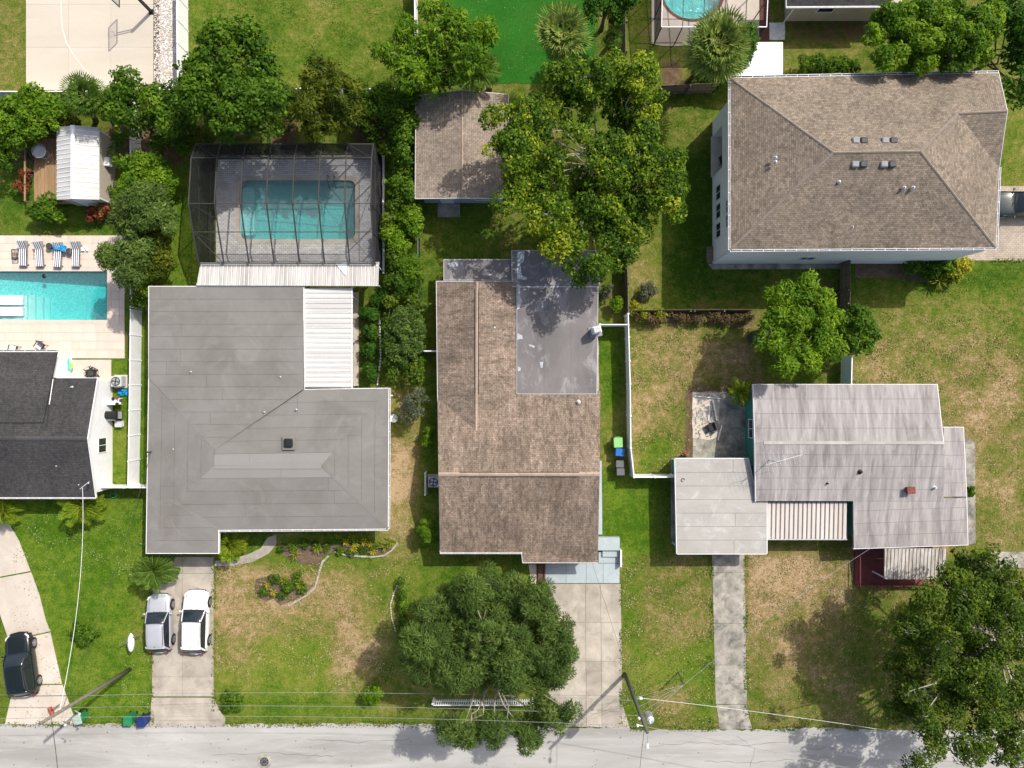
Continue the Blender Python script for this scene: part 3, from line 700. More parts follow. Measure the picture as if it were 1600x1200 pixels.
# screened pool
a, b = G(375,374), G(555,282)
x0,y0,x1,y1 = a.x,a.y,b.x,b.y
cx, cy = (x0+x1)/2,(y0+y1)/2
t = thing('swimming_pool', 'teal rounded swimming pool with pale coping inside the screen enclosure', 'pool', (cx,cy,0))
inner = rrect(x0,y0,x1,y1,.45); outer = rrect(x0-.32,y0-.32,x1+.32,y1+.32,.6)
wpart(t, 'coping', ring(outer, inner, -.05, .07), M['conc'])
def basin(pl, z0, z1, zd=None):
    n = len(pl); xa, xb = min(p[0] for p in pl), max(p[0] for p in pl); zd = z0 if zd is None else zd
    return MB().add([(p[0],p[1],z1) for p in pl]+[(p[0],p[1],z0+(zd-z0)*(p[0]-xa)/(xb-xa)) for p in pl], [tuple(range(n,2*n))]+[(i,n+i,n+(i+1)%n,(i+1)%n) for i in range(n)])
wpart(t, 'basin', basin(inner, -1.1, .0, -2.0), M['plas1'])
wpart(t, 'water', water_body(inner, -.12, -1.1, -2.0), M['water1'])
wpart(t, 'pool_step', MB().prism(rrect(x0+.02,y0+.4,x0+.9,y1-.4,.3), -1.05, -.5), M['plas1'])
hr = MB()
for dx in (0,.5): q = G(515+dx*20,283); hr.tube([(q.x,q.y+.25,.05),(q.x,q.y+.25,.75),(q.x,q.y-.1,.85),(q.x,q.y-.45,.2),(q.x,q.y-.5,-.3)], .025, 6)
wpart(t, 'handrail', hr, M['dgrey'])
# deck of grey pavers around it, as a ring with a rectangular outline sampled to match
def ring_rect(outer_rect, inner, z0, z1):
    ox0,oy0,ox1,oy1 = outer_rect; cx=(ox0+ox1)/2; cy=(oy0+oy1)/2; out=[]
    icx = sum(p[0] for p in inner)/len(inner); icy = sum(p[1] for p in inner)/len(inner)
    for p in inner:
        dx, dy = p[0]-icx, p[1]-icy
        sx = ((ox1-icx)/dx if dx>1e-9 else (ox0-icx)/dx if dx<-1e-9 else 1e9); sy = ((oy1-icy)/dy if dy>1e-9 else (oy0-icy)/dy if dy<-1e-9 else 1e9)
        s = min(sx,sy); out.append((icx+dx*s, icy+dy*s))
    return out
oc = ring_rect((G(338,0).x, G(0,405).y, G(596,0).x, G(0,250).y), outer, 0, 0)
def ring_cap(rect, outer_in, z0, z1):
    ox0,oy0,ox1,oy1 = rect
    pts = [(p[0],p[1]) for p in outer_in]
    icx = sum(p[0] for p in pts)/len(pts); icy = sum(p[1] for p in pts)/len(pts)
    # split into four boxes plus exact ring of corners
    bx0,bx1 = min(p[0] for p in pts), max(p[0] for p in pts); by0,by1 = min(p[1] for p in pts), max(p[1] for p in pts)
    mb = MB(); mb.box(ox0,ox1,by1,oy1,z0,z1); mb.box(ox0,ox1,oy0,by0,z0,z1); mb.box(ox0,bx0,by0,by1,z0,z1); mb.box(bx1,ox1,by0,by1,z0,z1)
    n = len(pts)//4
    for k,(X,Y) in enumerate(((bx1,by1),(bx0,by1),(bx0,by0),(bx1,by0))):
        mb.prism([(X,Y)]+pts[k*n:(k+1)*n][::1], z0, z1)
    return mb
struct(ring_cap((G(338,0).x, G(0,409).y, G(597,0).x, G(0,249).y), outer, -.02, .055).build('pool_deck', M['paver'], None))
# second pool, left, cut by the frame
a, b = G(0,500), G(168,424); px0 = G(-70,0).x; x1 = b.x; y0 = a.y; y1 = b.y
t = thing('swimming_pool', 'rectangular turquoise swimming pool in a cream travertine deck at the left edge', 'pool', ((px0+x1)/2,(y0+y1)/2,0))
inner = [(px0,y0),(x1,y0),(x1,y1),(px0,y1)]; outer = [(px0-.3,y0-.3),(x1+.3,y0-.3),(x1+.3,y1+.3),(px0-.3,y1+.3)]
wpart(t, 'coping', ring(outer, inner, -.05, .065), M['trav'])
wpart(t, 'basin', basin(inner, -.55, .0, -1.7), M['plas2'])
wpart(t, 'water', water_body(inner, -.10, -.55, -1.7), M['water2'])
q = G(38,460); wpart(t, 'sun_shelf', MB().box(px0+.02, q.x, y0+.02, q.y, -1.3, -.3), M['plasw'])
for k, (dx, zz) in enumerate(((.45,-.55),(.9,-.8),(1.3,-1.05))): wpart(t, 'pool_step', MB().box(q.x+.45*k+.003, q.x+dx, y0+.02+.002*k, q.y-.1*k, -1.3, zz), M['plasw'])
# travertine deck as separate tiles
par = bpy.data.objects.new('travertine_deck', None); COL.objects.link(par); par['kind'] = 'structure'
def in_pool(x,y): return px0-.3 < x < x1+.3 and y0-.3 < y < y1+.3
tx0, tx1, ty0, ty1 = G(-10,0).x, G(195,0).x, G(0,560).y, G(0,368).y
rt = random.Random(2); ts = .62; cnt = 0; meshes = {}
rects = [(tx0, tx1, y1+.303, ty1), (x1+.303, tx1, y0-.3, y1+.297), (tx0, tx1, ty0, y0-.303)]
for (ax,bx,ay,by) in rects:
    ny = max(1, round((by-ay)/ts)); sy = (by-ay)/ny
    for j in range(ny):
        x = ax; wr = ts
        first = True
        while x < bx-.05:
            w_ = min(rt.choice([.62,.62,.93,.93]), bx-x)
            if bx-x-w_ < .3: w_ = bx-x
            key = (round(w_,2), round(sy,3))
            if key not in meshes:
                mm = MB().box(.006, w_-.006, .006, sy-.006, -.04, 0).build('tile', M['trav']); meshes[key] = mm.data; bpy.data.objects.remove(mm)
            share('tile', meshes[key], par, (x, ay+j*sy, .052+rt.uniform(-.003,.003))); cnt += 1; x += w_
struct(MB().prism([(tx0-3,ty1),(tx1,ty1),(tx1,y1+.3),(tx0-3,y1+.3)], -.02, .02).build('deck_bed', M['trav'], None))
struct(MB().prism([(tx0-3,ty0),(tx1,ty0),(tx1,y0-.3),(tx0-3,y0-.3)], -.02, .02).build('deck_bed', M['trav'], None))
struct(MB().prism([tuple(G(*p))[:2] for p in [(89,562),(174,562),(174,660),(150,660),(89,640)]], -.02, .035).build('patio_slab', M['concl'], None))
# third pool, top, round, under a cage cut by the frame
c = G(1082,-12); t = thing('swimming_pool', 'round turquoise pool with dark tile rim at the top edge', 'pool', (c.x,c.y,0))
cir = [(c.x+2.25*math.cos(a), c.y+2.05*math.sin(a)) for a in np.linspace(0,2*math.pi,41)[:-1]]; co = [(c.x+2.45*math.cos(a), c.y+2.25*math.sin(a)) for a in np.linspace(0,2*math.pi,41)[:-1]]
wpart(t, 'coping', ring(co, cir, -.02, .07), M['brick']); wpart(t, 'basin', basin(cir, -1.2, .0, -1.2), M['plas2'])
wpart(t, 'water', water_body(cir, -.08, -1.2, -1.2), M['water2'])
sq = []
for p in co:
    dx, dy = p[0]-c.x, p[1]-c.y; ex = G(1018,0).x, G(1186,0).x; ey = G(0,72).y, G(0,-80).y
    s = min((ex[1]-c.x)/dx if dx>1e-6 else (ex[0]-c.x)/dx if dx<-1e-6 else 1e9, (ey[1]-c.y)/dy if dy>1e-6 else (ey[0]-c.y)/dy if dy<-1e-6 else 1e9); sq.append((c.x+dx*s, c.y+dy*s))
struct(ring(sq, co, -.02, .05).build('pool_deck', M['concl'], None))
# ------------------------------------------------------------------ buildings
def plane_basis(pts, e0, e1):
    """u along the eave e0->e1, v up the slope, both unit, from a least-squares plane"""
    A = np.array([[p[0],p[1],1] for p in pts]); z = np.array([p[2] for p in pts]); co, *_ = np.linalg.lstsq(A, z, rcond=None)
    f = lambda x, y: co[0]*x+co[1]*y+co[2]
    u = Vector((e1[0]-e0[0], e1[1]-e0[1], 0)); u = Vector((u.x,u.y,co[0]*u.x+co[1]*u.y)).normalized()
    n = Vector((-co[0],-co[1],1)).normalized(); v = n.cross(u)
    return f, u, v, n
def roof_mesh(name, faces, mat, parent, off, thick=.16, uvs=True):
    """faces: list of (pts3d, (i,j) eave edge). UVs follow the courses, in metres"""
    mb = MB(); uvl = []
    for pts, (i,j) in faces:
        pts = [Vector(p) for p in pts]; f, u, v, n = plane_basis(pts, pts[i], pts[j]); o = pts[i]
        nn = len(pts); area = sum(pts[k].x*pts[(k+1)%nn].y-pts[(k+1)%nn].x*pts[k].y for k in range(nn)); P = pts if area > 0 else pts[::-1]
        b = len(mb.v); mb.slab(P, thick)
        for face in mb.f[len(uvl):]:
            uvl.append([((Vector(mb.v[q])-o).dot(u), (Vector(mb.v[q])-o).dot(v)) for q in face])
    ob = mb.build(name, mat, parent, off=off)
    lay = ob.data.uv_layers.new(name='UVMap'); k = 0
    for poly, us in zip(ob.data.polygons, uvl):
        for li, uv in zip(poly.loop_indices, us): lay.data[li].uv = uv
    return ob
def clip(poly, ax, lo, hi):
    for s, lim in ((1,lo),(-1,hi)):
        out = []
        for i in range(len(poly)):
            a, b = poly[i], poly[(i+1)%len(poly)]; da, db = s*(a[ax]-lim), s*(b[ax]-lim)
            if da >= 0: out.append(a)
            if da*db < 0: t = da/(da-db); out.append((a[0]+(b[0]-a[0])*t, a[1]+(b[1]-a[1])*t))
        poly = out
        if len(poly) < 3: return []
    return poly
def strips(pts, e, width, mat, parent, off, name='roofing_strip', gap=.016, t=.012, lift=.012, ax=1, cross=None, seed=0, matf=None, v0=0.0):
    """cut a roof face into separate strips parallel to (ax=1) or across (ax=0) the eave"""
    pts = [Vector(p) for p in pts]; f, u, v, n = plane_basis(pts, pts[e[0]], pts[e[1]]); o = pts[e[0]].copy(); o.z = f(o.x,o.y)
    uv = []
    for p in pts: q = Vector((p.x,p.y,f(p.x,p.y)))-o; uv.append((q.dot(u), q.dot(v)))
    lo = min(p[ax] for p in uv)+v0; hi = max(p[ax] for p in uv); k = max(1, round((hi-lo)/width)); r = random.Random(seed); out = []
    for i in range(k):
        a, b = lo+(hi-lo)*i/k, lo+(hi-lo)*(i+1)/k; c = clip(uv, ax, a+gap/2, b-gap/2)
        if not c: continue
        cells = [c]
        if cross:
            oa = 1-ax; mn = min(p[oa] for p in c); mx = max(p[oa] for p in c); x = mn; cells = []; cut = r.uniform(.3,1)*cross
            while x < mx: q = clip(c, oa, x+(gap/2 if x>mn else 0), min(x+cut, mx)-(gap/2 if x+cut<mx else 0)); cells += [q] if q else []; x += cut; cut = cross*r.uniform(.75,1.15)
        for c in cells:
            P = []
            for p in c:
                w = o+u*p[0]+v*p[1]+n*(lift+t); P.append((w.x,w.y,w.z))
            mb = MB().slab(P, t+.004)
            mt = matf(i,k) if matf else mat
            out.append(mb.build(name, mt, parent, off=off))
    return out
def ribs(pts, e, spacing, mat, parent, off, w=.035, h=.04, ax=0, name='standing_seam', lift=.0, joined=False):
    pts = [Vector(p) for p in pts]; f, u, v, n = plane_basis(pts, pts[e[0]], pts[e[1]]); o = pts[e[0]].copy(); o.z = f(o.x,o.y)
    uv = [((Vector((p.x,p.y,f(p.x,p.y)))-o).dot(u), (Vector((p.x,p.y,f(p.x,p.y)))-o).dot(v)) for p in pts]
    lo = min(p[ax] for p in uv); hi = max(p[ax] for p in uv); k = round((hi-lo)/spacing); jb = MB()
    for i in range(k+1):
        x = lo+(hi-lo)*i/k; c = clip(uv, ax, x-w/2, x+w/2)
        if not c: continue
        P = [tuple(o+u*p[0]+v*p[1]+n*(lift+h)) for p in c]
        if joined: jb.slab(P, h)
        else: MB().slab(P, h).build(name, mat, parent, off=off)
    if joined: ob = jb.build(name, mat, parent, off=off); ob['kind'] = 'stuff'
def gutter(th, p, q, out, parent=None, w=.13, hang=.75):
    """open gutter along eave p->q (world, at eave height), out = outward unit vector"""
    p, q, out = Vector(p), Vector(q), Vector(out); d = (q-p).normalized(); L = (q-p).length
    def bar(a, b, o0, o1, z0, z1): 
        A = [p+d*a+out*o0, p+d*b+out*o0, p+d*b+out*o1, p+d*a+out*o1]; return [(v.x,v.y,v.z+z1) for v in A], z1-z0
    mb = MB(); pts, t = bar(-.02, L+.02, w-.015, w+.012, -.12, .01); mb.slab(pts, t); pts, t = bar(-.02, L+.02, .003, .018, -.12, -.01); mb.slab(pts, t)
    g = wpart(th, 'gutter', mb, M['trim'], parent=parent)
    mb = MB(); pts, t = bar(-.02, L+.02, .018, w-.015, -.12, -.075); mb.slab(pts, t); o = mb.build('gutter_trough', M['dgrey'], g, off=th.location)
    mb = MB(); k = max(1, int(L/hang))
    for i in range(k+1): pts, t = bar(i*L/k-.018, i*L/k+.018, .0, w, -.02, .004); mb.slab(pts, t)
    o = mb.build('gutter_hanger', M['trim'], g, off=th.location); o['kind'] = 'stuff'
def fascia(th, pts, h=.2, t=.03, mat=None, closed=True, name='fascia'):
    """a board around an eave outline (world 3D points at roof-top height), standing just proud of it"""
    n = len(pts); mb = MB(); cx = sum(p[0] for p in pts)/n; cy = sum(p[1] for p in pts)/n
    ar = sum(pts[i][0]*pts[(i+1)%n][1]-pts[(i+1)%n][0]*pts[i][1] for i in range(n)); s = 1 if ar > 0 else -1
    for i in range(n if closed else n-1):
        a, b = Vector(pts[i]), Vector(pts[(i+1)%n]); d = Vector((b.x-a.x,b.y-a.y,0)).normalized(); o = Vector((d.y,-d.x,0))*s
        mb.slab([tuple(a+o*.004+Vector((0,0,.012))-d*t), tuple(b+o*.004+Vector((0,0,.012))+d*t), tuple(b+o*(t+.004)+Vector((0,0,.012))+d*t), tuple(a+o*(t+.004)+Vector((0,0,.012))-d*t)], h)
    return wpart(th, name, mb, mat or M['trim'])
def window(th, c, w, z0, z1, nrm, frame=None, mull=1):
    """window centred at plan point c on a wall with outward normal nrm ('x+','x-','y+','y-')"""
    ax = nrm[0]; s = 1 if nrm[1] == '+' else -1; fr = MB(); x, y = c
    def bx(a0,a1,zz0,zz1,d0,d1):
        lo, hi = sorted((d0*s, d1*s))
        return (x+lo,x+hi,y+a0,y+a1,zz0,zz1) if ax == 'x' else (x+a0,x+a1,y+lo,y+hi,zz0,zz1)
    f = .06
    for b in ((-w/2-f,w/2+f,z1,z1+f,.003,.05),(-w/2-f,w/2+f,z0-f,z0,.003,.07),(-w/2-f,-w/2,z0,z1,.003,.05),(w/2,w/2+f,z0,z1,.003,.05)): fr.box(*bx(*b))
    for k in range(mull): a = -w/2+w*(k+1)/(mull+1); fr.box(*bx(a-.02,a+.02,z0,z1,.022,.045))
    o = wpart(th, 'window', fr, frame or M['trim'])
    box(*bx(-w/2,w/2,z0,z1,.004,.02)).build('pane', M['glass'], o, off=th.location)
def cap_line(th, p, q, mat, w=.22, parent=None, name='ridge_cap', seg=.9):
    p, q = Vector(p), Vector(q); L = (q-p).length; d = (q-p)/L; n = max(1, int(L/seg)); s = Vector((-d.y,d.x,0)).normalized()
    for i in range(n):
        a = p+d*(L*i/n); b = p+d*(L*(i+1)/n-.01); mb = MB(); u = Vector((0,0,1))
        A = [a-s*w/2+u*.0, a+u*.055, a+s*w/2, b-s*w/2, b+u*.055, b+s*w/2]
        lo = [v-u*.06 for v in A]
        mb.add([tuple(v) for v in A+lo], [(0,3,4,1),(1,4,5,2),(6,7,10,9),(7,8,11,10),(0,1,7,6),(1,2,8,7),(3,9,10,4),(4,10,11,5),(0,6,9,3),(2,5,11,8)])
        mb.build(name, mat, parent, off=th.location)
def pipe(th, g, h=.35, r=.05, mat=None, name='vent_pipe'):
    m = MB().lathe((g[0],g[1],g[2]-.15), [(r*2.4,.10),(r*2.2,.16),(r,.2),(r,h+.15),(r*.6,h+.16)], 10); return wpart(th, name, m, mat or M['lgrey'])

# ---- two storey house, top right
EZ = 5.8
t = thing('two_storey_house', 'large white two storey house with taupe shingle hip roof', 'house', G(1290,300))
A_ = lambda x,y,z=EZ: tuple(G(x,y,z))
wx0,wx1,wy0,wy1 = G(1113,0).x, G(1467,0).x, G(0,412).y, G(0,190).y
rz = 8.35
NW_, NE_, SE_, SW_ = A_(1141,122), A_(1560,114), A_(1556,387), A_(1141,390)
R1, R2 = A_(1302,238,rz), A_(1438,236,rz)
V1 = A_(1497,177,7.35); PK = A_(1574,173,7.35); GB = A_(1561,262,EZ)
faces = [([SW_,SE_,R2,R1],(0,1)), ([NW_,SW_,R1],(0,1)), ([NE_,NW_,R1,R2,V1],(0,1)), ([NE_,V1,PK],(0,2)), ([PK,V1,GB],(1,0)), ([SE_,GB,V1,R2],(0,1))]
rf = roof_mesh('roof', faces, M['sh_a'], t, t.location, .18)
for p, q in ((R1,R2),(NW_,R1),(SW_,R1),(SE_,R2),(V1,PK),(R2,V1)): cap_line(t, p, q, M['sh_a_cap'], .16, rf)
# walls with the recessed back porch on the west side
ya, yb = G(0,277).y, G(0,214).y
wl = MB(); wl.box(wx0,wx1,wy0,ya,0,EZ-.17); wl.box(wx0,wx1,yb,wy1,0,EZ-.17); wl.box(wx0+2.2,wx1,ya,yb,0,EZ-.17); wl.box(wx0,wx0+2.2,ya,yb,2.7,EZ-.17)
wpart(t, 'wall', wl, M['wallw'])
wpart(t, 'soffit', MB().box(NW_[0]+.02, SE_[0]-.1, SW_[1]+.02, min(NW_[1],NE_[1])-.02, EZ-.24, EZ-.19), M['trim'])
wpart(t, 'porch_floor', MB().box(wx0-.12,wx0+2.19,ya+.003,yb-.003,0,.12), M['trav'])
wpart(t, 'sliding_door', MB().box(wx0+2.15,wx0+2.197,ya+.5,yb-.6,.12,2.3), M['glass'])
wpart(t, 'gable_wall', MB().slab([tuple(Vector(PK)+Vector((-.35,0,-.2))),tuple(Vector(NE_)+Vector((-.4,-.3,-.2))),tuple(Vector(GB)+Vector((-.4,.1,-.2)))], 5.6), M['wallw'])
for py in (310,338,367): window(t, (wx0, G(0,py).y), 1.0, 1.2, 2.35, 'x-')
for py in (330,352): window(t, (wx0, G(0,py).y*.955), .8, 3.9, 5.0, 'x-')
window(t, (G(1265,0,3).x, wy0), 1.0, 2.0, 3.1, 'y-')
e = .0
fascia(t, [SW_,SE_,GB,PK,NE_,NW_], .2)
gutter(t, NW_, SW_, (-1,0,0)); gutter(t, SW_, SE_, (0,-1,0)); gutter(t, Vector(NE_)+Vector((0,.02,0)), Vector(NW_)+Vector((0,.02,0)), (0,1,0)); gutter(t, SE_, GB, (1,0,0))
wpart(t, 'downpipe', MB().tube([(wx0-.45,wy0+.1,5.6),(wx0-.08,wy0+.1,5.2),(wx0-.08,wy0+.1,.1)], .04, 6), M['trim'])
# ridge vents
for (vx,vy,sh) in ((1343,220,0),(1389,220,0),(1342,257,1),(1387,257,1)):
    zz = 7.95 if not sh else 8.0; g = G(vx,vy,zz); v = wpart(t, 'roof_vent', MB().cbox((g.x-.27,g.y,zz+.05), .48,.42,.26, 0, .06), M['grey'])
    MB().cbox((g.x+.27,g.y,zz+.05), .48,.42,.26, 0, .06).build('vent_box', M['dgrey'], v, off=t.location)
for (vx,vy) in ((1212,246),(1212,253),(1311,284),(1413,293),(1427,293)): pipe(t, G(vx,vy,7.35 if vy<260 else 7.65), .16, .055, M['steel'])
pipe(t, G(1332,354,6.4), .12, .04)
struct(MB().prism([tuple(G(*p))[:2] for p in [(1105,412),(1320,411),(1320,420),(1113,421)]], -.02, .02).build('gravel_border', M['concd'], None))
tt = thing('side_step', 'tan wooden landing at the south west corner of the two storey house', 'steps', G(1110,398))
wpart(tt, 'step', MB().box(G(1103,0).x, wx0-.02, G(0,411).y, G(0,386).y, 0, .3), M['wood'])
for k in range(5): wpart(tt, 'plank', MB().box(G(1103,0).x-.02, wx0-.01, G(0,411).y+.24*k, G(0,411).y+.24*k+.22, .303, .33), M['wood'])
# meter, grill
g = G(1118,203); tt = thing('barbecue_grill', 'black kettle barbecue on the porch floor of the two storey house', 'grill', (g.x+.1,g.y,.12))
MB().lathe((0,0,0), [(.1,.5),(.27,.6),(.32,.75),(.3,.85),(.2,.98),(.04,1.03)], 16).build('bowl', M['black'], tt, smooth=True)
for k in range(3): a = k*2.1; MB().tube([(math.cos(a)*.2,math.sin(a)*.2,.6),(math.cos(a)*.3,math.sin(a)*.3,0)], .015, 5).build('leg', M['dgrey'], tt)
def chair(label, g, rz, seatm, frame, name='patio_chair', cush=True, group=None):
    c = thing(name, label, 'chair', g, rz, group)
    for x in (-.25,.25):
        for y in (-.25,.25): MB().box(x-.02,x+.02,y-.02,y+.02,0,.4 if y<0 else .85).build('leg', frame, c)
    cbox((0,0,.42), .58,.58,.06, 0, .02).build('seat', frame, c)
    MB().box(-.27,.27,.24,.29,.45,.9).build('backrest', frame, c)
    for x in (-.29,.29): MB().box(x-.03,x+.03,-.27,.27,.62,.66).build('armrest', frame, c)
    if cush: cbox((0,-.02,.50), .48,.48,.10, 0, .04).build('cushion', seatm, c)
    return c
chair('black porch chair in the open recess of the two storey house', Vector((wx0+.7, (ya+yb)/2-.4,.12)), -1.4, M['black'], M['black'])

# ---- brown shingle house, centre
t = thing('shingle_house', 'long single storey house with brown shingle gable roof in the middle', 'house', G(810,650))
e = 2.6; r1 = 4.55; r2 = 3.6
NWg = A_(682,440,e); Wg2 = A_(684,622,e); SW = A_(688,863,e); S1 = A_(815,863,e); S2 = A_(817,879,e-.1); SE = A_(934,879,e-.1); NE = A_(938,611,e)
RW, RE = A_(685,741,r1), A_(937,741,r1); RN = A_(745,440,r2); RS = A_(744,673,r2); Je = A_(806,614,e+.03); NEw = A_(808,440,e)
SE0 = (SE[0], SE[1], e-.1)
faces = [([SW,S1,S2,SE0,RE,RW],(0,1)), ([NE,Je,RS,(Wg2[0]-.0,Wg2[1],e),RW,RE],(0,1)), ([NWg,Wg2,RS,RN],(0,1)), ([Je,NEw,RN,RS],(0,1))]
rf = roof_mesh('roof', faces, M['sh_b'], t, t.location, .16)
cap_line(t, RW, RE, M['cap'], .3, rf); cap_line(t, RN, RS, M['cap'], .18, rf)
for p, q in ((G(718,738,4.55),G(905,738,4.55)),(G(718,744.5,4.55),G(905,744.5,4.55))): MB().slab([tuple(p+Vector((0,.02,.02))),tuple(q+Vector((0,.02,.02))),tuple(q+Vector((0,-.02,.02))),tuple(p+Vector((0,-.02,.02)))], .05).build('ridge_vent', M['black'], rf, off=t.location)
for p, q in ((G(742,452,3.6),G(742,615,3.6)),(G(748,452,3.6),G(748,615,3.6))): MB().slab([tuple(p+Vector((.015,0,.02))),tuple(q+Vector((.015,0,.02))),tuple(q+Vector((-.015,0,.02))),tuple(p+Vector((-.015,0,.02)))], .05).build('ridge_vent', M['dgrey'], rf, off=t.location)
bx0, bx1, by0, by1 = NWg[0]+.4, SE[0]-.35, SW[1]+.4, NWg[1]-.3
wl = MB(); wl.prism([(bx0,by1),(bx0,by0),(S1[0]+.35,by0),(S1[0]+.35,SE[1]+.4),(bx1,SE[1]+.4),(bx1,G(0,460).y*.955),(NEw[0],G(0,460).y*.955),(NEw[0],by1)], 0, e-.19)
# gable triangles
wl.add([(bx0,SW[1]+.4,e-.19),(bx0,NE[1]-.3,e-.19),(bx0,RW[1],r1-.2),(bx0+.15,SW[1]+.4,e-.19),(bx0+.15,NE[1]-.3,e-.19),(bx0+.15,RW[1],r1-.2)], [(0,2,1),(3,4,5),(0,3,5,2),(1,2,5,4)])
wl.add([(bx1,SE[1]+.4,e-.19),(bx1,NE[1]-.3,e-.19),(bx1,RE[1],r1-.2),(bx1-.15,SE[1]+.4,e-.19),(bx1-.15,NE[1]-.3,e-.19),(bx1-.15,RE[1],r1-.2)], [(0,1,2),(3,5,4),(0,2,5,3),(1,4,5,2)])
wpart(t, 'wall', wl, M['wallblue'])
# flat additions
f1 = [A_(808,449,e+.12),A_(808,615,e+.10),A_(932,615,e+.10),A_(934,449,e+.12)]
f2 = [A_(800,392,e+.05),A_(801,447,e+.1),A_(936,447,e+.1),A_(934,392,e+.05)]
f3 = [A_(694,406,e-.25),A_(694,437,e-.2),A_(799,437,e-.2),A_(799,406,e-.25)]
for k, (f_, w_) in enumerate(((f1,1.9),(f2,1.4),(f3,1.6))):
    ob = wpart(t, 'flat_roof', MB().slab(f_, .18), M['memb_f'])
    strips(f_, (1,2) if k else (0,1), w_, M['memb_f'], ob, t.location, 'roofing_strip', .02, .01, .006, seed=k)
    fascia(t, f_, .2, .04, M['lgrey'])
# white elastomeric repairs: irregular blobs of real coating
def coat(pts, z, seed, par, amp=.07):
    P = [G(x,y,z) for x, y in pts]; o = MB().slab([(p[0],p[1],z) for p in jag([(q.x,q.y) for q in P], amp, seed, .16)], .02); return wpart(t, 'coating_patch', o, M['coat'])
for k, pp in enumerate(([(808,392),(820,393),(818,410),(813,412),(815,430),(824,434),(822,437),(808,436)], [(808,444),(812,446),(813,462),(816,470),(812,482),(808,484)],
      [(826,538),(836,541),(834,544),(827,541)], [(843,566),(849,565),(848,574),(845,575)], [(808,520),(816,524),(817,530),(808,531)], [(809,572),(814,575),(813,580),(809,580)],
      [(700,412),(712,409),(716,416),(706,420)], [(752,428),(762,425),(772,431),(760,435)])):
    coat(pp, e+.155 if k < 6 and pp[0][1] > 440 else (e+.125 if k < 6 else e-.195), k, t, .03)
mb = MB(); mb.box(f3[0][0]+.3, f3[2][0], f3[1][1], f3[0][1]-.3, 0, e-.45); mb.box(f2[0][0]+.2, f2[2][0]-.4, f2[1][1], f2[0][1]-.4, 0, e-.15)
wpart(t, 'porch_wall', mb, M['wallblue'])
fascia(t, [NWg,Wg2,SW,S1,S2,SE0], .2, .03, closed=False)
gutter(t, SW, S1, (0,-1,0), w=.1)
wpart(t, 'eave_edging', MB().slab([tuple(Vector(NWg)+Vector((0,0,.01))), tuple(Vector(NEw)+Vector((0,0,.01))), tuple(Vector(NEw)+Vector((0,.05,.01))), tuple(Vector(NWg)+Vector((0,.05,.01)))], .15), M['lgrey'])
for (vx,vy,z) in ((717,722,3.9),(904,628,3.0),(773,512,3.0)): pipe(t, G(vx,vy,z), .22, .07, M['lgrey'])
wpart(t, 'garage_door', MB().box(G(860,0).x, G(925,0).x, SE[1]+.36, SE[1]+.4-.003, .1, 2.2), M['trim'])
window(t, (G(750,0).x, by0), 1.6, 1.0, 2.1, 'y-')
# cooler on the flat roof
g = G(930,518,2.75); c = thing('rooftop_cooler', 'white metal box unit at the edge of the dark flat roof', 'rooftop unit', g)
cbox((0,.05,.62), .62,.5,1.2, .25, .05).build('cabinet', M['white'], c); cbox((0,.05,1.27), .5,.4,.1, .25, .03).build('cap', M['lgrey'], c)
MB().tube([(0,-.45,0),(0,-.45,.5),(.05,-.2,.55)], .04, 6).build('duct', M['lgrey'], c); cbox((0,.0,.02), .9,.8,.05, .25).build('base', M['grey'], c)
# painted steps and apron
t = thing('porch_slab', 'pale blue painted concrete landing with low white edge beside the brown roofed house', 'steps', G(955,860))
wpart(t, 'landing', MB().box(G(933,0).x, G(967,0).x, G(0,858).y, G(0,838).y, -.02, .45), M['bluec'])
wpart(t, 'low_wall', MB().box(G(967.6,0).x, G(970,0).x, G(0,883).y, G(0,857).y, -.02, .6), M['trim'])
wpart(t, 'step', MB().box(G(941,0).x, G(967,0).x, G(0,869).y, G(0,858.2).y, -.02, .22), M['bluec'])
slabs('driveway_blue', [(852,880),(968,880),(968,911),(852,911)], 4, 1, M['bluec'], .05, us=[0,.28,.55,.78,1], piece='painted_slab')
slabs('side_landing', [(935,862),(968,862),(968,879.5),(935,879.5)], 1, 1, M['bluec'], .05, piece='painted_slab')
t = thing('brick_planter', 'small brick planter by the left side of the blue driveway', 'planter', G(846,895))
for i in range(6):
    for sgn in (-1,1): cbox((sgn*.22, -.5+.2*i, .12), .1,.19,.24).build('brick', M['brick'], t)
for i in (-1,1): cbox((0,i*.62,.12), .5,.1,.24).build('brick', M['brick'], t)
MB().box(-.16,.16,-.56,.56,0,.12).build('soil', M['soil'], t)
struct(MB().prism([tuple(G(*p))[:2] for p in [(826,882),(838,882),(840,912),(830,912)]], -.02, .03).build('entry_path', M['concl'], None))

# ---- grey rolled-roof house, left
t = thing('grey_roof_house', 'wide single storey house with grey rolled roofing left of the brown roofed house', 'house', G(400,680))
e = 2.8; r = 3.2
P = dict(W5=A_(233,590,e+.14), NW=A_(233,448,e), N2=A_(474,448,e), J=A_(474,608,e+.25), NE=A_(607,607,e), SE=A_(606,826,e), S1=A_(341,828,e), S2=A_(341,864,e-.05), SW=A_(229,864,e-.05),
         Q=A_(274,785,e+.17), RL=A_(335,727,r), RT=A_(335,703,r), RR=A_(502,727,r), J0=A_(474,609,e))
fc = [(['W5','SW','Q','RL','RT'],(0,1)), (['SW','S2','S1','Q'],(0,1)), (['S1','SE','RR','RL','Q'],(0,1)), (['SE','NE','RR'],(0,1)), (['NE','J0','RT','RL','RR'],(0,1)), (['N2','NW','W5','RT','J'],(0,1))]
base = MB()
for ks, ee in fc: base.slab([(P[k][0],P[k][1],P[k][2]-.07) for k in ks], .18)
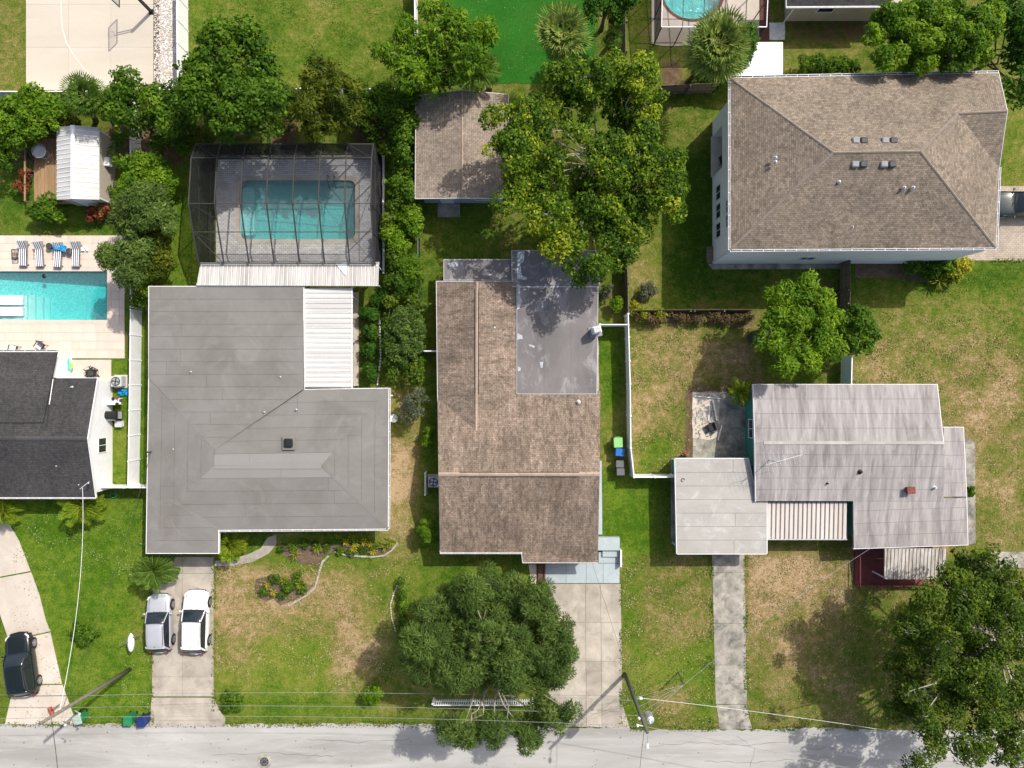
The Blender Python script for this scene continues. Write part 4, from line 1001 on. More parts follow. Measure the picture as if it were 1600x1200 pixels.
rb = wpart(t, 'roof', base, M['memb_base'])
for n_, (ks, ee) in enumerate(fc):
    mf = None
    if n_ == 2: mf = lambda i,k: M['memb_c2'] if i >= k-1 else M['memb_c']
    if n_ == 4: mf = lambda i,k: M['memb_c2'] if i >= k-1 else M['memb_c']
    strips([P[k] for k in ks], ee, .92, M['memb_c'], rb, t.location, 'roofing_strip', .013, .009, .012, cross=14, seed=n_, matf=mf)
# lighter membrane along ridge and hips
def band(p, q, w, mat, z=.035):
    p, q = Vector(p), Vector(q); d = (q-p).normalized(); s = Vector((-d.y,d.x,0)).normalized()*w/2; u = Vector((0,0,z)); MB().slab([tuple(p-s+u),tuple(q-s+u),tuple(q+s+u),tuple(p+s+u)], .02).build('hip_flashing', mat, rb, off=t.location)
band(P['RL'],P['RR'],.5,M['memb_c2']); band(P['Q'],P['S1'],.22,M['memb_c'],.03); band(P['RR'],P['SE'],.2,M['memb_c'],.03)
outl = [P['NW'],P['W5'],P['SW'],P['S2'],P['S1'],P['SE'],P['NE'],P['J0'],P['N2']]
fascia(t, outl, .26, .05)
i = .5; wx = [P['NW'][0]+i, P['S2'][0]-i, P['N2'][0]-i, P['NE'][0]-i]; 
wpart(t, 'wall', MB().prism([(wx[0],P['NW'][1]-i),(wx[0],P['SW'][1]+i),(wx[1],P['SW'][1]+i),(wx[1],P['S1'][1]+i),(wx[3],P['S1'][1]+i),(wx[3],P['NE'][1]-i),(wx[2],P['NE'][1]-i),(wx[2],P['NW'][1]-i)], 0, e-.1), M['wallw'])
gutter(t, P['S1'], P['SE'], (0,-1,0)); gutter(t, P['SE'], P['NE'], (1,0,0))
o_ = P['SW']; wpart(t, 'garage_door', MB().box(wx[0]+.5, wx[1]-.4, P['SW'][1]+i-.04, P['SW'][1]+i-.003, .05, 2.15), M['trim'])
for x in (400,470,540): window(t, (G(x,0).x, P['S1'][1]+i), 1.3, .9, 2.1, 'y-')
for y in (650,700,780): window(t, (wx[3], G(0,y).y), 1.1, .9, 2.0, 'x+')
g = G(451,692,3.35); v = wpart(t, 'roof_vent', MB().cbox((g.x,g.y,3.42), .62,.62,.22, 0, .06), M['black']); MB().cbox((g.x,g.y,3.32), .9,1.0,.05).build('flashing', M['memb_c'], v, off=t.location)
for (vx,vy,z) in ((413,644,3.2),(463,640,3.1),(438,589,3.05),(298,581,3.05),(271,702,3.0)): pipe(t, G(vx,vy,z), .12, .03, M['lgrey'])
for k in range(14):
    rr_ = random.Random(k); x, y = rr_.uniform(250,590), rr_.uniform(630,820); 
# weather-head on its west eave
g = G(236,706,3.0); wpart(t, 'service_mast', MB().tube([(g.x,g.y,2.2),(g.x,g.y,3.6),(g.x+.15,g.y+.1,3.75)], .04, 6), M['dgrey'])
# white pan roofs
def panroof(label, pts, e_, mat, ax, width, ribw=.04, ribh=.05, walls=None, name='patio_roof', post=None, thick=.08):
    cx = sum(p[0] for p in pts)/len(pts); cy = sum(p[1] for p in pts)/len(pts); th = thing(name, label, 'patio roof', (cx,cy,0))
    deck = wpart(th, 'frame', MB().slab([(p[0],p[1],p[2]-.02) for p in pts], thick), M['grey'])  # dark grey under the panel gaps paints in the ribs' shadow lines
    strips(pts, e_, width, mat, th, th.location, 'metal_panel', .10, .02, -.018, ax=ax, seed=int(cx*10)%97)
    ribs(pts, e_, width, M['grey'] if mat in (M['pan3'],) else M['trim'] if ribw < .05 else mat, th, th.location, ribw, ribh, ax, 'seam_rib')
    for p in (post or []):
        wpart(th, 'post', MB().box(p[0]-.04,p[0]+.04,p[1]-.04,p[1]+.04,0,pts[0][2]-.12), M['trim'])
    return th
pp = [A_(476,450,2.62),A_(476,605,2.62),A_(551,605,2.45),A_(551,450,2.45)]
th = panroof('white ribbed metal patio roof on the east side of the grey roofed house', pp, (0,1), M['pan'], 0, .36, post=[(pp[2][0]-.1,pp[2][1]+.15),(pp[3][0]-.1,pp[3][1]-.6),(pp[2][0]-.1,(pp[2][1]+pp[3][1])/2)])
fascia(th, [pp[2],pp[3]], .14, .08, closed=False); wpart(th, 'floor', MB().box(pp[0][0],pp[2][0]-.05,pp[1][1]+.1,pp[0][1],0,.04), M['conc'])
pp = [A_(307,446,2.95),A_(591,447,2.95),A_(592,412,2.75),A_(313,413,2.75)]
th = panroof('long dirty white pan roof between the pool cage and the grey roofed house', pp, (0,1), M['pan2'], 0, .31, .045, .045, post=[(pp[1][0]-.15,pp[1][1]+.15),(pp[2][0]-.15,pp[2][1]-.15)])
gt = gutter(th, Vector(pp[3]), Vector(pp[2]), (0,1,0), w=.1)
g1,g2,g3 = A_(524,412,2.83),A_(543,410,2.83),A_(541,431,2.92)
o = MB().slab([g1,g2,g3], .03).build('roof_sheet', M['white'], None); tag(o, 'loose bright white triangular sheet lying on the long pan roof', 'sheet')
o = None
# ---- white house with charcoal roof at the left edge
t = thing('charcoal_roof_house', 'white house with charcoal shingle roof cut by the left edge', 'house', G(60,680))
e = 2.6; r = 3.95
X = -62
a1 = A_(89,549,e); a2 = A_(83,591,e+.55); b1 = A_(152,590,e); b2 = A_(136,685,r); b3 = A_(149,777,e); L = A_(X,549,e); L2 = A_(X,777,e); L3 = A_(X,685,r)
yr = G(0,685,r).y
main = [([L2,b3,b2,L3],(0,1)), ([b1,(L[0],b1[1],e),L3,b2],(0,1))]
def zat(y): return r-(r-e)*abs(y-yr)/abs(b1[1]-yr)
up = [([a1,L,(L[0],a2[1]-2.6,e+1.0),(a2[0]-.55,a2[1]-2.6,e+1.0)],(0,1))]
yy = a2[1]-2.6
up = [([ (L[0],a1[1],e+.0), (a1[0],a1[1],e+.0), (a1[0]-.35, yr+1.1, zat(yr+1.1)+.12), (L[0], yr+1.1, zat(yr+1.1)+.12)],(1,0))]
rf = roof_mesh('roof', main+up, M['sh_e'], t, t.location, .15)
cap_line(t, L3, b2, M['cape'], .3, rf)
fascia(t, [L2,b3,b2,b1], .2, .04, closed=False); fascia(t, [b1,(a1[0],b1[1],e)], .2, .04, closed=False)
fascia(t, [(a1[0],a1[1],e),(L[0],a1[1],e)], .2, .04, closed=False)
gutter(t, L2, b3, (0,-1,0), w=.1); gutter(t, (a1[0],a1[1],e), (L[0],a1[1],e), (0,1,0), w=.1)
ex = b1[0]-.25
wl = MB(); wl.box(L[0], ex, b3[1]+.3, b1[1]-.25, 0, e-.15)
wl.add([(ex,b3[1]+.3,e-.15),(ex,b1[1]-.25,e-.15),(ex,yr,r-.15),(ex-.15,b3[1]+.3,e-.15),(ex-.15,b1[1]-.25,e-.15),(ex-.15,yr,r-.15)], [(0,1,2),(3,5,4),(0,2,5,3),(1,4,5,2)])
wl.box(L[0], a1[0]-.4, b1[1]-.25, a1[1]-.4, 0, e-.15)
wpart(t, 'wall', wl, M['white'])
window(t, (ex, G(0,697).y*.96), 1.0, .95, 2.0, 'x+')
for (vx,vy,z) in ((90,728,3.2),(113,605,2.8),(125,757,2.75)): pipe(t, G(vx,vy,z), .2, .045, M['lgrey'])
vp = MB().tube([G(83,592,3.1), G(77,632,3.4)], .03, 5); wpart(t, 'roof_flashing', vp, M['white'])
vp = MB().tube([G(77,632,3.42), G(72,675,3.75)], .03, 5); wpart(t, 'roof_flashing', vp, M['black'])
wpart(t, 'service_mast', MB().tube([G(138,755,2.6),G(138,755,3.9)], .05, 6), M['lgrey'])
wpart(t, 'mast_arm', MB().tube([G(125,764,3.6),G(139,753,3.85)], .035, 6), M['lgrey'])
# ---- garage, upper centre
t = thing('garage', 'small detached building with a weathered brown shingle gable roof beside the big tree', 'garage', G(722,230))
e = 2.7; r = 3.5
n1,n2,n3 = A_(650,150,e),A_(722,141,r),A_(794,148,e); s1,s2,s3 = A_(649,310,e),A_(722,309,r),A_(795,310,e)
rf = roof_mesh('roof', [([n1,s1,s2,n2],(0,1)),([s3,n3,n2,s2],(0,1))], M['sh_g'], t, t.location, .14); cap_line(t, n2, s2, M['cap'], .12, rf)
fascia(t, [n2,n1,s1,s2,s3,n3], .17, .03)
w0,w1,w2,w3 = n1[0]+.35, n3[0]-.35, s1[1]+.3, n1[1]-.3; mx = n2[0]
wl = MB().box(w0,w1,w2,w3,0,e-.1); wl.add([(w0,w2,e-.1),(w1,w2,e-.1),(mx,w2,r-.15),(w0,w3,e-.1),(w1,w3,e-.1),(mx,w3,r-.15)], [(0,1,2),(3,5,4),(0,2,5,3),(1,4,5,2)])
wpart(t, 'wall', wl, M['wallblue'])
gx = G(700,0).x; wpart(t, 'door', MB().box(gx-.5,gx+.5,w2-.05,w2-.003,.08,2.1), M['trim']); wpart(t, 'step', MB().box(G(684,0).x,G(719,0).x,G(0,340).y,w2-.06,0,.14), M['concd'])
window(t, (G(754,0,1.6).x, w2), 1.0, 1.1, 1.9, 'y-')
# ---- shed, upper left
t = thing('garden_shed', 'tan garden shed with white ribbed metal gable roof', 'shed', G(133,258))
e = 2.45; r = 3.05
n1,n2,n3 = A_(89,199,e),A_(114,196,r),A_(155,200,e); s1,s2,s3 = A_(86,312,e),A_(112,311,r),A_(152,312,e)
s1=(n1[0],s1[1],e); s2=(n2[0],s2[1],r); s3=(n3[0],s3[1],e)
for k,(f_,ee) in enumerate((([n1,s1,s2,n2],(0,1)),([s3,n3,n2,s2],(0,1)))):
    rb = wpart(t, 'roof', MB().slab(f_, .06), M['white']); strips(f_, ee, .33, M['pan'], rb, t.location, 'metal_panel', .02, .015, .0, ax=0); ribs(f_, ee, .33, M['white'], rb, t.location, .05, .05, 0, 'seam_rib')
cap_line(t, Vector(n2)+Vector((0,0,.05)), Vector(s2)+Vector((0,0,.05)), M['white'], .3, t, seg=1.8)
w0,w1,w2,w3 = n1[0]+.12, n3[0]-.1, s1[1]+.12, n1[1]-.12; mx = n2[0]
wl = MB().box(w0,w1,w2,w3,0,e-.07); wl.add([(w0,w2,e-.07),(w1,w2,e-.07),(mx,w2,r-.1),(w0,w3,e-.07),(w1,w3,e-.07),(mx,w3,r-.1)], [(0,1,2),(3,5,4),(0,2,5,3),(1,4,5,2)])
wpart(t, 'wall', wl, M['wallb']); wpart(t, 'corner_trim', MB().box(w1,w1+.03,w2,w2+.1,0,e-.1), M['trim']); wpart(t, 'corner_trim', MB().box(w1,w1+.03,w3-.1,w3,0,e-.1), M['trim'])
wpart(t, 'double_door', MB().box(mx-.7,mx+.7,w2-.05,w2-.004,.1,2.1), M['trim'])
wpart(t, 'window_unit', MB().box(w1+.005,w1+.4,G(0,262).y-.3,G(0,262).y+.3,1.2,1.65), M['white'])
# wooden deck beside it
t = thing('wooden_deck', 'low brown plank deck with corner posts along the shed', 'deck', G(72,268))
x0_, x1_, y0_, y1_ = G(56,0).x, w0-.03, G(0,320).y, G(0,218).y; n = 12
wpart(t, 'joist', MB().box(x0_+.1,x1_-.1,y0_+.1,y1_-.1,0,.2), M['wood'])
for k in range(n): wpart(t, 'plank', MB().box(x0_+(x1_-x0_)*k/n+.008, x0_+(x1_-x0_)*(k+1)/n-.008, y0_, y1_, .205, .24+.004*(k%3)), M['deckwood'])
for y in (y0_, (y0_+y1_)/2, y1_): wpart(t, 'post', MB().box(x0_-.12,x0_-.03,y-.05,y+.05,0,1.15), M['wood'])
wpart(t, 'rail', MB().box(x0_-.14,x0_-.02,y0_,y1_,1.153,1.2), M['deckwood']); wpart(t, 'rail', MB().box(x0_,x1_,y1_+.01,y1_+.1,1.153,1.2), M['deckwood'])
# papasan chair
g = G(67,240,.5); t = thing('round_chair', 'white round wire frame chair on the wooden deck', 'chair', (g.x,g.y,.24))
mb = MB(); ci = lambda r, z, oy=0: [(r*math.cos(a), oy+r*math.sin(a), z) for a in np.linspace(0,2*math.pi,25)]
mb.tube(ci(.52,.75,.05), .02, 5); mb.tube(ci(.3,.45), .02, 5); mb.tube(ci(.33,.02), .02, 5)
for k in range(12): a = k*math.pi/6; mb.tube([(.52*math.cos(a),.05+.52*math.sin(a),.75),(.3*math.cos(a),.3*math.sin(a),.45),(.33*math.cos(a),.33*math.sin(a),.02)], .012, 4)
mb.build('frame', M['white'], t); MB().lathe((0,.02,0), [(.05,.46),(.3,.5),(.47,.72),(.44,.76),(.28,.58),(.05,.52)], 20).build('cushion', M['cushion'], t, smooth=True)
# ---- house with coated roof, right
t = thing('coated_roof_house', 'teal walled bungalow with a streaked white coated low roof', 'house', G(1340,730))
e = 2.75; r = 3.5
N1,N2 = A_(1177,601,e), A_(1464,601,e); M1,M2 = A_(1180,692,r), A_(1474,692,r)
S1_,S2_ = A_(1181,783,e+.03), A_(1332,783,e+.03); S3,S4 = A_(1334,857,e-.25), A_(1512,851,e-.25); E4 = A_(1474,783,e+.03)
yN = N1[1]; 
fN = [N2,N1,M1,M2]; fS = [S1_,S2_,E4,M2,M1]; fX = [S3,S4,A_(1510,778,e+.02),A_(1333,779,e+.02)]
fE = [A_(1510,776,e-.12),A_(1505,668,e-.12),A_(1474,668,e+.02),A_(1474,776,e+.02)]
rb = wpart(t, 'roof', MB().slab(fN,.22).slab(fS,.22), M['memb_base'])
strips(fN,(0,1),.95,M['memb_d'],rb,t.location,'roofing_strip',.02,.01,.01,seed=3); strips(fS,(0,1),.95,M['memb_d'],rb,t.location,'roofing_strip',.02,.01,.01,seed=4)
rb2 = wpart(t, 'front_roof', MB().slab(fX,.2), M['memb_base']); strips(fX,(0,1),.95,M['memb_d'],rb2,t.location,'roofing_strip',.02,.01,.01,seed=5)
rb3 = wpart(t, 'side_roof', MB().slab(fE,.18), M['memb_base']); strips(fE,(1,2),.95,M['memb_d'],rb3,t.location,'roofing_strip',.02,.01,.01,seed=6)
band2 = MB().slab([tuple(Vector(M1)+Vector((.6,.13,.035))),tuple(Vector(M2)+Vector((0,.13,.035))),tuple(Vector(M2)+Vector((0,-.10,.045))),tuple(Vector(M1)+Vector((.6,-.10,.045)))], .03); band2.build('ridge_cap', M['memb_car'], rb, off=t.location)
fascia(t, [M2,N2,N1,M1,S1_], .22, .04, closed=False); fascia(t, [S3,S4,fX[2]], .22, .04, closed=False); fascia(t, fE[:3], .18, .04, closed=False); fascia(t,[fX[3],S3],.2,.04,closed=False)
wpart(t, 'wall', MB().prism([(N1[0]+.25,N1[1]-.3),(N2[0]-.3,N2[1]-.3),(N2[0]-.3,S4[1]+.4),(S3[0]+.3,S4[1]+.4),(S3[0]+.3,S2_[1]+.3),(N1[0]+.25,S1_[1]+.3)], 0, e-.45), M['teal'])
wpart(t, 'gable_wall', MB().box(N1[0]+.253,N2[0]-.31,S1_[1]+.35,N1[1]-.35,e-.45,e-.2), M['teal'])
window(t, (N1[0]+.25, G(0,668).y), 1.3, 1.0, 1.9, 'x-'); window(t, (G(1440,0).x, S4[1]+.4), 1.4, .9, 1.9, 'y-')
for (vx,vy,z,m_,rr) in ((1292,755,3.0,'black',.05),(1344,737,3.2,'black',.08),(1460,762,3.0,'lgrey',.07)): pipe(t, G(vx,vy,z), .25, rr, M[m_])
g = G(1419,765,2.95); v = wpart(t, 'roof_vent', MB().cbox((g.x,g.y,3.15), .46,.42,.4, .1, .04), M['brick']); MB().cbox((g.x,g.y,3.39), .56,.5,.06, .1).build('vent_cap', M['brick'], v, off=t.location)
# carport
t = thing('carport', 'square pale grey flat roofed carport on the west side of the teal house', 'carport', G(1125,790))
fC = [A_(1055,717,2.5),A_(1058,865,2.5),A_(1198,865,2.5),A_(1198,782,2.5),A_(1182,778,2.5),A_(1169,717,2.5)]
rb = wpart(t, 'roof', MB().slab(fC,.22), M['memb_base']); strips(fC,(1,2),.95,M['memb_car'],rb,t.location,'roofing_strip',.02,.01,.01,seed=8,cross=9)
fascia(t, fC, .24, .05)
for (x,y) in ((1062,722),(1062,858),(1190,858),(1120,858),(1190,790)): g = G(x,y,2.4); wpart(t, 'post', MB().box(g.x-.05,g.x+.05,g.y-.05,g.y+.05,0,2.3), M['trim'])
wpart(t, 'storage_wall', MB().box(fC[0][0]+.3,fC[5][0]-.1,fC[0][1]-1.6,fC[0][1]-.25,0,2.27), M['teal'])
g = G(1067,750,2.55); wpart(t, 'roof_hook', MB().tube([(g.x+.12*math.cos(a),g.y+.12*math.sin(a),2.56) for a in np.linspace(0,4.7,10)], .02, 4), M['black'])
wpart(t, 'floor', MB().box(fC[0][0]+.2,fC[2][0]-.1,fC[1][1]+.1,fC[0][1]-.2,-.01,.045), M['concd'])
# panel awning over the front walk
pp = [A_(1199,785,2.35),A_(1199,842,2.2),A_(1323,842,2.2),A_(1323,785,2.35)]
th = panroof('cream ribbed awning filling the notch between carport and teal house', pp, (3,0), M['pan3'], 0, .33, .03, .04, name='awning', post=[(pp[2][0]-.1,pp[2][1]+.1),(pp[1][0]+.2,pp[1][1]+.1)])
gutter(th, Vector(pp[1]), Vector(pp[2]), (0,-1,0), w=.06, hang=4)
g = G(1318,850); wpart(th, 'downpipe', MB().tube([(pp[2][0]-.15,pp[2][1]-.05,2.1),(pp[2][0]-.2,pp[2][1]-.25,1.4),(pp[2][0]-.2,pp[2][1]-.3,.1)], .05, 6), M['lgrey'])
# corrugated front awning and red porch
pp = [A_(1382,857,2.45),A_(1382,905,2.25),A_(1478,905,2.25),A_(1478,857,2.45)]
th = panroof('rust streaked corrugated metal awning over the red porch', pp, (3,0), M['pan4'], 0, .27, .11, .05, name='awning', post=[(pp[1][0]+.08,pp[1][1]+.08),(pp[2][0]-.1,pp[2][1]+.08)])
t = thing('porch', 'dark red painted porch floor with low red rail in front of the teal house', 'porch', G(1400,880))
wpart(t, 'floor', MB().box(G(1334,0).x,G(1455,0).x,G(0,913).y,S4[1]+.38,0,.22), M['redfloor'])
rl = MB(); x0_,x1_,y0_ = G(1336,0).x,G(1453,0).x,G(0,911).y; rl.box(x0_,x1_,y0_-.03,y0_+.03,.85,.9); rl.box(x0_-.03,x0_+.03,y0_,y0_+2.2,.85,.9); wpart(t, 'rail', rl, M['redfloor'])
for k in range(22): x = x0_+(x1_-x0_)*k/21; wpart(t, 'baluster', MB().box(x-.02,x+.02,y0_-.018,y0_+.018,.22,.85), M['redfloor'])
# ---- top edge pieces
t = thing('beige_house', 'beige walled house with a grey roof cut by the top edge', 'house', G(1300,0))
e = 2.9; f_ = [A_(1229,10,e),A_(1392,9,e),A_(1400,-60,e+1.1),A_(1229,-60,e+1.1)]
roof_mesh('roof', [(f_,(0,1))], M['sh_e'], t, t.location, .15); fascia(t,[f_[3],f_[0],f_[1]],.2,.04,closed=False); gutter(t, f_[0], f_[1], (0,-1,0), w=.1)
wy = G(0,33).y; wpart(t, 'wall', MB().box(G(1226,0).x,G(1380,0).x,wy,wy+5,0,e-.1), M['wallb'])
window(t, (G(1291,0,1.9).x, wy), 1.1, 1.5, 2.1, 'y-', mull=0)
wpart(t, 'downpipe', MB().tube([(G(1226,0).x-.08,wy-.1,2.6),(G(1226,0).x-.08,wy-.1,.1),(G(1226,0).x-.08,wy-.6,.06)], .05, 6), M['trim'])
pp = [A_(1223,66,2.4),A_(1223,121,2.4),A_(1186,121,2.6),A_(1186,66,2.6)]; pp2 = [A_(1140,104,2.4),A_(1140,121,2.4),A_(1186,121,2.6),A_(1186,66,2.6),A_(1172,66,2.53),A_(1172,90,2.53)]
t = thing('white_shed', 'small white metal roofed shed behind the two storey house', 'shed', G(1185,95))
for k,(f_,ee) in enumerate(((pp,(0,1)),(pp2,(0,1)))): rb = wpart(t,'roof',MB().slab(f_,.08),M['white']); strips(f_,ee,.6,M['vinyl'],rb,t.location,'metal_panel',.02,.015,.0,ax=0)
wpart(t,'wall',MB().box(pp2[4][0]+.15,pp[0][0]-.15,pp[1][1]+.15,pp[0][1]-.15,0,2.3),M['white'])
# ------------------------------------------------------------------ pool cages
def cage(label, xs, ysz, wall_h, base, mats=M['screen']):
    pass
t = thing('screen_enclosure', 'dark framed screen cage over the teal swimming pool', 'pool enclosure', G(467,328))
wh = 3.55; yb0, yb1 = G(0,248).y, pp and G(0,412,2.95).y
xw, xe = G(336,0).x, G(597,0).x
prof = [(yb0, wh), (yb0-1.2, wh+.75), (G(0,318,4.75).y, 4.75), (G(0,362,4.1).y, 4.0), (yb1, 3.02)]
nb = 7; bx = [xw+(xe-xw)*i/nb for i in range(nb+1)]
for i, x in enumerate(bx):
    mb = MB(); pts = [(x,y,z) for y,z in prof]
    for k in range(len(pts)-1): mb.tube([pts[k],pts[k+1]], .055, 4)
    wpart(t, 'roof_beam', mb, M['bronze']); wpart(t, 'post', MB().box(x-.04,x+.04,yb0-.04,yb0+.04,0,wh), M['bronze'])
for k,(y,z) in enumerate(prof): wpart(t, 'purlin', MB().tube([(xw,y,z),(xe,y,z)], .035 if k else .05, 4), M['bronze'])
for x in (xw,xe):
    for k,(y,z) in enumerate(prof[1:],1): wpart(t, 'post', MB().box(x-.035,x+.035,y-.035,y+.035,0,z), M['bronze'])
    wpart(t, 'side_rail', MB().tube([(x,yb0,1.0),(x,yb1,1.0)], .03, 4), M['bronze']); wpart(t, 'side_rail', MB().tube([(x,yb0,wh-.55),(x,yb1,wh-.55)], .03, 4), M['bronze'])
    wpart(t, 'brace', MB().tube([(x,yb0-1.2,1.0),(x,yb0-3.2,wh-.5)], .025, 4), M['bronze'])
wpart(t, 'side_rail', MB().tube([(xw,yb0,1.0),(xe,yb0,1.0)], .03, 4), M['bronze'])
for (i,a,b) in ((0,0,1),(nb-1,0,1),(0,3,4),(nb-1,3,4)):
    wpart(t, 'brace', MB().tube([(bx[i],prof[a][0],prof[a][1]),(bx[i+1],prof[b][0],prof[b][1])], .025, 4), M['bronze'])
for i in range(nb):
    for k in range(len(prof)-1):
        (ya_,za),(yb_,zb) = prof[k],prof[k+1]; wpart(t, 'screen_panel', MB().add([(bx[i],ya_,za),(bx[i+1],ya_,za),(bx[i+1],yb_,zb),(bx[i],yb_,zb)],[(0,3,2,1)]), M['screen'])
    wpart(t, 'screen_panel', MB().add([(bx[i],yb0,.05),(bx[i+1],yb0,.05),(bx[i+1],yb0,wh),(bx[i],yb0,wh)],[(0,1,2,3)]), M['screen'])
for x in (xw,xe):
    for k in range(len(prof)-1):
        (ya_,za),(yb_,zb) = prof[k],prof[k+1]; wpart(t, 'screen_panel', MB().add([(x,ya_,.05),(x,yb_,.05),(x,yb_,zb),(x,ya_,za)],[(0,1,2,3)]), M['screen'])
wpart(t, 'kerb', MB().box(xe+.06,xe+.2,yb1-.3,yb0+.1,0,.18).box(xw-.2,xe+.2,yb0+.1,yb0+.2,0,.16), M['white'])
t = thing('screen_enclosure', 'screen cage with white frame over the round pool at the top edge', 'pool enclosure', G(1100,20))
X0,X1,Y0,Y1 = G(1022,0).x, G(1178,0).x, G(0,70).y, G(0,-90).y; h = 2.9
xs = np.linspace(X0,X1,6); ys = np.linspace(Y0,Y1,5)
for x in xs: wpart(t,'roof_beam',MB().tube([(x,Y0,h),(x,Y1,h+1)],.04,4),M['trim'] if x in (xs[0],xs[-1]) else M['bronze']); wpart(t,'post',MB().box(x-.03,x+.03,Y0-.03,Y0+.03,0,h),M['bronze'])
for j,y in enumerate(ys): wpart(t,'purlin',MB().tube([(X0,y,h+j*.25),(X1,y,h+j*.25)],.04,4),M['trim'] if j==0 else M['bronze'])
for j,y in enumerate(ys):
    for x in (X0,X1): wpart(t,'post',MB().box(x-.03,x+.03,y-.03+.001,y+.03+.002,0,h+j*.25),M['bronze'])
for y0_,y1_ in zip(ys[:-1],ys[1:]): wpart(t,'brace',MB().tube([(X0,y0_,0),(X0,y1_,h)],.02,4),M['bronze'])
for i in range(5):
    wpart(t,'screen_panel',MB().add([(xs[i],Y0,h),(xs[i+1],Y0,h),(xs[i+1],Y1,h+1),(xs[i],Y1,h+1)],[(0,1,2,3)]),M['chain']); wpart(t,'screen_panel',MB().add([(xs[i],Y0,0),(xs[i+1],Y0,0),(xs[i+1],Y0,h),(xs[i],Y0,h)],[(0,1,2,3)]),M['chain'])
wpart(t,'screen_panel',MB().add([(X0,Y0,0),(X0,Y1,0),(X0,Y1,h+1),(X0,Y0,h)],[(0,1,2,3)]),M['chain'])

# ------------------------------------------------------------------ fences
def vfence(label, pts, h=1.8, seg=1.8, mat=M['vinyl'], name='vinyl_fence', top=True, post=.11, group=None, pw=.045):
    """privacy fence along ground photo coordinates"""
    P = [G(*p) for p in pts]; t = thing(name, label, 'fence', P[0], 0, group)
    for a, b in zip(P[:-1], P[1:]):
        L = (b-a).length; n = max(1, round(L/seg)); d = (b-a)/L; s = Vector((-d.y,d.x,0)); ang = math.atan2(d.y,d.x)
        for i in range(n):
            p, q = a+d*(L*i/n), a+d*(L*(i+1)/n); m = (p+q)/2
            wpart(t, 'panel', cbox((m.x,m.y,h/2+.02), L/n-post, pw, h-.12, ang), mat)
            if top: wpart(t, 'top_rail', cbox((m.x,m.y,h-.02), L/n-post, .07, .07, ang), mat)
            wpart(t, 'post', cbox((p.x,p.y,h/2+.04), post, post, h+.08, ang, .02), mat)
        wpart(t, 'post', cbox((b.x,b.y,h/2+.04), post, post, h+.082, ang, .02), mat)
    return t
vfence('tall white vinyl fence on the right of the white gravel strip by the court', [(294,-20),(295,120),(296,141)], 2.0, 1.75)
vfence('long white vinyl fence between the travertine pool yard and the grey roofed house', [(222,487),(220,640),(218,756)], 1.75, 1.8)
vfence('white vinyl fence section almost buried in shrubs beside the shed', [(217,155),(222,250),(222,483)], 1.75, 1.8)
vfence('short white vinyl fence joining the charcoal roofed house to the grey roofed house', [(177,757),(246,757)], 1.75, 1.8)
vfence('white vinyl fence running behind the court and shed at upper left', [(-20,157),(110,157),(218,156)], 1.8, 1.8)
vfence('white vinyl fence line behind the olive tree and pool cage', [(300,152),(480,153),(640,153)], 1.8, 1.8)
vfence('white vinyl fence standing beside the artificial turf at the top', [(652,-30),(653,60),(655,150)], 1.8, 1.8)
vfence('long narrow white fence along the strip east of the brown roofed house', [(976,494),(979,600),(980,697),(985,741)], 1.8, 1.9, post=.14, pw=.07)
vfence('short white fence joining the rooftop box wall to the long fence', [(933,510),(976,510)], 1.8, 2.0, post=.14, pw=.07)
vfence('white fence running from the long fence to the carport', [(985,741),(1048,741)], 1.8, 1.7, post=.14, pw=.07)
vfence('short white fence beside the west wall of the brown roofed house', [(655,550),(686,550)], 1.8, 1.6, pw=.07)
vfence('white fence section behind the teal house under the round tree', [(1314,600),(1315,558)], 1.8, 2, pw=.06)
def plankfence(label, pts, h=1.8, mat=M['wood'], pw=.145):
    P = [G(*p) for p in pts]; t = thing('wooden_fence', label, 'fence', P[0]); r = random.Random(3)
    for a, b in zip(P[:-1], P[1:]):
        L = (b-a).length; d = (b-a)/L; s = Vector((-d.y,d.x,0)); ang = math.atan2(d.y,d.x); n = int(L/pw); me = None
        for i in range(n):
            m = a+d*(L*(i+.5)/n)-P[0]
            if me is None:
                o = cbox((0,0,h/2), L/n-.012, .022, h, 0).build('plank', mat, t); me = o.data; o.location = m; o.rotation_euler = (0,0,ang)
            else: o = share('plank', me, t, m, ang)
            o.scale.z = 1+r.uniform(-.02,.02)
        for z in (.4, h-.3): m = (a+b)/2-s*.045; wpart(t, 'rail', cbox((m.x,m.y,z), L, .05, .08, ang), mat)
        for i in range(int(L/2.2)+1): m = a+d*min(L, i*2.2)-s*.11; wpart(t, 'post', cbox((m.x,m.y,h/2), .09, .09, h, ang), mat)
    return t
plankfence('weathered grey plank fence behind the leaning palm', [(1025,148),(1115,144)])
plankfence('brown plank fence left of the round pool cage', [(972,95),(972,-20)])
plankfence('weathered plank fence running south from the two storey house', [(1313,412),(1312,478),(1310,520)])
plankfence('grey plank fence behind the dried hedge', [(983,487),(1080,486),(1170,486)], 1.2)
plankfence('grey plank fence under the big tree east of the dark flat roof', [(977,492),(975,400),(975,300)], 1.6)
